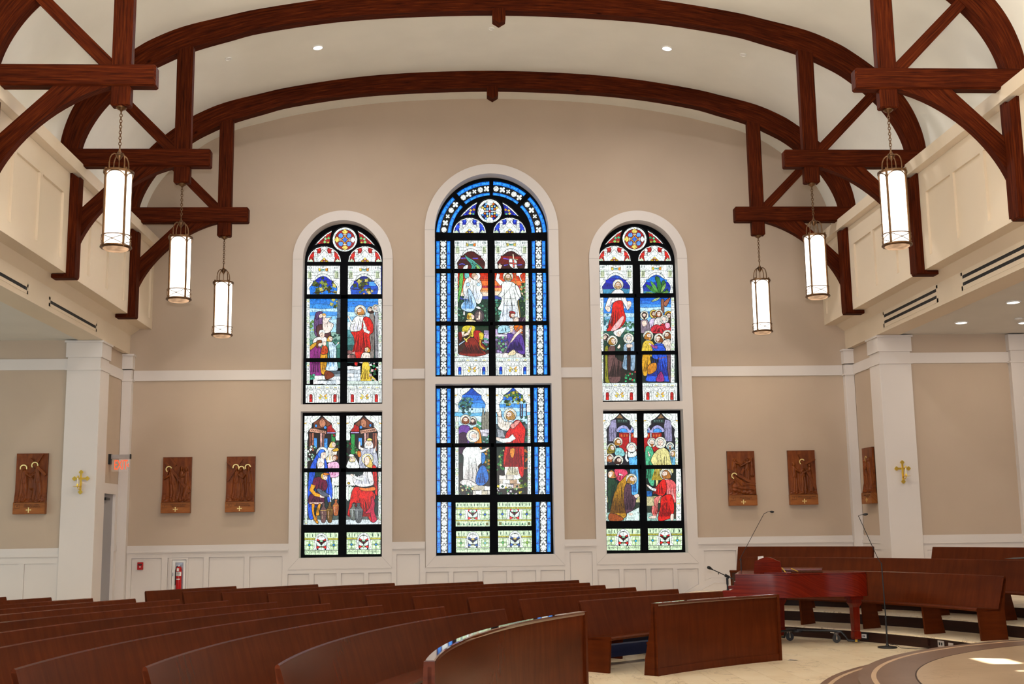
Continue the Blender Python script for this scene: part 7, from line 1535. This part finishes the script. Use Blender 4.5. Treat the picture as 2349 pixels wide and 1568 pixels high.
robe(g, RED, [(730, 370), (770, 360), (800, 400), (820, 440), (810, 550), (805, 800), (770, 780), (740, 600), (700, 640), (650, 740), (645, 640), (655, 580), (660, 480), (690, 430)], 10, '8a0808'); g.P('f09a90', [(700, 400), (760, 362), (775, 375), (720, 430)], True); arm(g, [(730, 490), (690, 520), (640, 525), (610, 515)], 22, WH); g.P('e08a30', [(700, 590), (735, 590), (720, 660), (700, 640)], True, .5)
head(g, 697, 320, 32, 'b88a48', True, 'b88a48', -1, hr=1.6)
stones(g, 610, 800, 780, 905, 3, 3, ['f0e8dc', 'dcd4c4', 'c0a080', 'fbfbf4'], 85); leaves(g, 590, 880, 866, 955, 44, ['4a9a60', 'b0d890', 'e0d040', '1c4a34', 'd8d0d8'], 12, 86); leaves(g, 760, 820, 840, 900, 14, ['8aa030', '4a6a20'], 13, 87)
colstrip(g.at(*ZC2), 836, 864, 320, 955, 13); ogee(g, 582, 860, 103, 1); g.build(panels(wo, r2))
for (r, k) in (((1045, 1152, 1123.5, 1207), 0), ((1141, 1151, 1219, 1206), 0), ((1046, 1217.5, 1123.5, 1266.5), 1), ((1142.5, 1216, 1220, 1265.5), 1)):
    g = Glass(0, 0, 1, [r]); predella(g, *r, RED if k == 0 else '2a5aa8', '2a68d0' if k == 0 else '50b060', None if k == 0 else ('90e0e0' if r[0] < 1100 else '90c840'), 'flat' if k == 0 else 'arch'); pp = panels(wo, [r]); g.build(pp)
    if k: text_on(pp[0], 'HON EDWARD J B BOYLE KNIGHT' if r[0] < 1100 else 'OF ST GREGORY THE GREAT AD 1912', r[0]+3, r[2]-3, r[3]-6.2, 4.4)
# ---- dark window frames: one board per window half with the glass openings cut out
def wrect(r, pad=0):
    x0, z1 = atY((r[0]), (r[1]+r[3])/2, YG)[0], atY((r[0]+r[2])/2, r[1], YG)[1]; x1, z0 = atY(r[2], (r[1]+r[3])/2, YG)[0], atY((r[0]+r[2])/2, r[3], YG)[1]
    return rect(x0-pad, x1+pad, z0-pad, z1+pad)
FR = {0: ([zr(ZL1, a) for a in ((152, 443, 412, 668), (146, 700, 413, 1165), (142, 1194, 412, 1513), (471, 443, 735, 668), (468, 700, 738, 1165), (466, 1194, 736, 1513))], [zr(ZL2, a) for a in ((160, 140, 492, 635), (150, 672, 486, 1168), (557, 138, 887, 633), (553, 668, 885, 1164))]+[(698.5, 1221, 776.5, 1272), (795, 1220, 873.5, 1270.5)]),
      2: ([zr(ZR1, a) for a in ((120, 437, 378, 662), (124, 691, 390, 1110), (138, 1138, 408, 1497), (434, 436, 692, 660), (438, 690, 706, 1108), (450, 1136, 724, 1496))], [zr(ZR2, a) for a in ((178, 118, 500, 605), (190, 643, 526, 1132), (562, 117, 886, 604), (584, 641, 918, 1130))]+[(1390.7, 1211.8, 1469, 1262), (1485.5, 1210.6, 1564.5, 1261)]),
      1: ([zr((1040, 440, 7.128), a) for a in ((20, 800, 557, 1268), (676, 800, 1213, 1265))]+[zr(ZU, a) for a in ((12, 40, 498, 745), (18, 796, 510, 1515), (596, 38, 1083, 742), (606, 793, 1098, 1513))]+[(1000.8, 552.5, 1033, 617.5), (1001.2, 627, 1033.6, 738), (1001.2, 747, 1034, 860.5), (1219.8, 552, 1251, 617), (1221, 626, 1253, 737), (1222.4, 746, 1255.4, 859.5)],
          [zr(ZC2, a) for a in ((255, 106, 528, 545), (258, 574, 535, 957), (583, 105, 858, 544), (590, 572, 866, 952))]+[(1045, 1152, 1123.5, 1207), (1141, 1151, 1219, 1206), (1046, 1217.5, 1123.5, 1266.5), (1142.5, 1216, 1220, 1265.5)]+bl+br)}
def pix(P): return [atY(u, v, YG) for u, v in P]
for wi in range(3):
    c, hw, z0, zs, t0, t1 = WIN[wi]; wo = win[wi]
    up, lo = FR[wi]
    th = []
    if wi == 1:
        for (a0, a1) in ((3, 45.5), (50.5, 88), (92, 129.5), (134.5, 177)): th.append(pix([ringpt(126.5, a0+(a1-a0)*i/10) for i in range(11)]+[ringpt(92, a1-(a1-a0)*i/10) for i in range(11)]))
    dx, dy, k = ((0, 0, 1), (333.9, -64.4, .982), (665.6, -.8, .985))[wi]
    Q = lambda P: pix([(695+dx+x*k/12.363, 510+dy+y*k/12.363) for x, y in P])
    th.append(Q([(1190+356*math.cos(a), 490+356*math.sin(a)) for a in np.linspace(0, 2*math.pi, 40, endpoint=False)]))
    for cx in (605, 1762): th.append(Q([(cx-482, 1135)]+[(cx+478*math.cos(math.radians(a)), 1130-452*math.sin(math.radians(a))) for a in range(180, -1, -10)]+[(cx+482, 1135)]))
    for s_ in (-1, 1): th.append(Q([(1190+s_*(x-1190), y) for x, y in ((835, 232), (700, 302), (560, 412), (430, 542), (312, 684), (400, 640), (520, 620), (765, 612), (775, 480), (800, 360))]))
    plate('upper_frame', archloop(c, hw+.015, t1-.01, zs, 48, rise[wi]+.015), [wrect(r) for r in up]+th, YG-.075, YG-.05, M_FRAME, wo)
    plate('lower_frame', rect(c-hw-.015, c+hw+.015, z0-.01, t0+.01), [wrect(r) for r in lo], YG-.075, YG-.05, M_FRAME, wo)
    m = MB(); m.box(c-hw-.1, c+hw+.1, YG+.004, YG+.03, z0-.05, zs+rise[wi]+.05); m.obj('storm_panel', M_FRAME, wo)
    # raised mullion and saddle bars
    m = MB()
    def bar(u0, v0, u1, v1): 
        (xa, za), (xb, zb2) = atY(u0, v0, YG-.07), atY(u1, v1, YG-.07); m.box(min(xa, xb), max(xa, xb), YG-.088, YG-.074, min(za, zb2), max(za, zb2))
    if wi == 0: bar(783, 603, 796, 924); bar(783, 945, 792, 1276); bar(699, 677, 877, 684); bar(697, 823, 877, 829); bar(693, 1075, 876, 1081)
    if wi == 2: bar(1453, 602, 1467, 918); bar(1464, 941, 1477, 1266); bar(1376, 675, 1547, 681); bar(1380, 807, 1553, 812); bar(1387, 1067.5, 1562, 1074)
    if wi == 1: bar(1121.5, 540, 1132, 860); bar(1124, 884, 1136, 1268); bar(999, 619, 1256, 626); bar(1000, 739.5, 1258, 745); bar(1001, 1017.5, 1264, 1023); bar(1035.5, 540, 1041, 860); bar(1214, 540, 1219, 860); bar(1036, 884, 1042, 1268); bar(1219, 884, 1223.5, 1268)
    m.obj('glazing_bars', M_FRAME, wo)
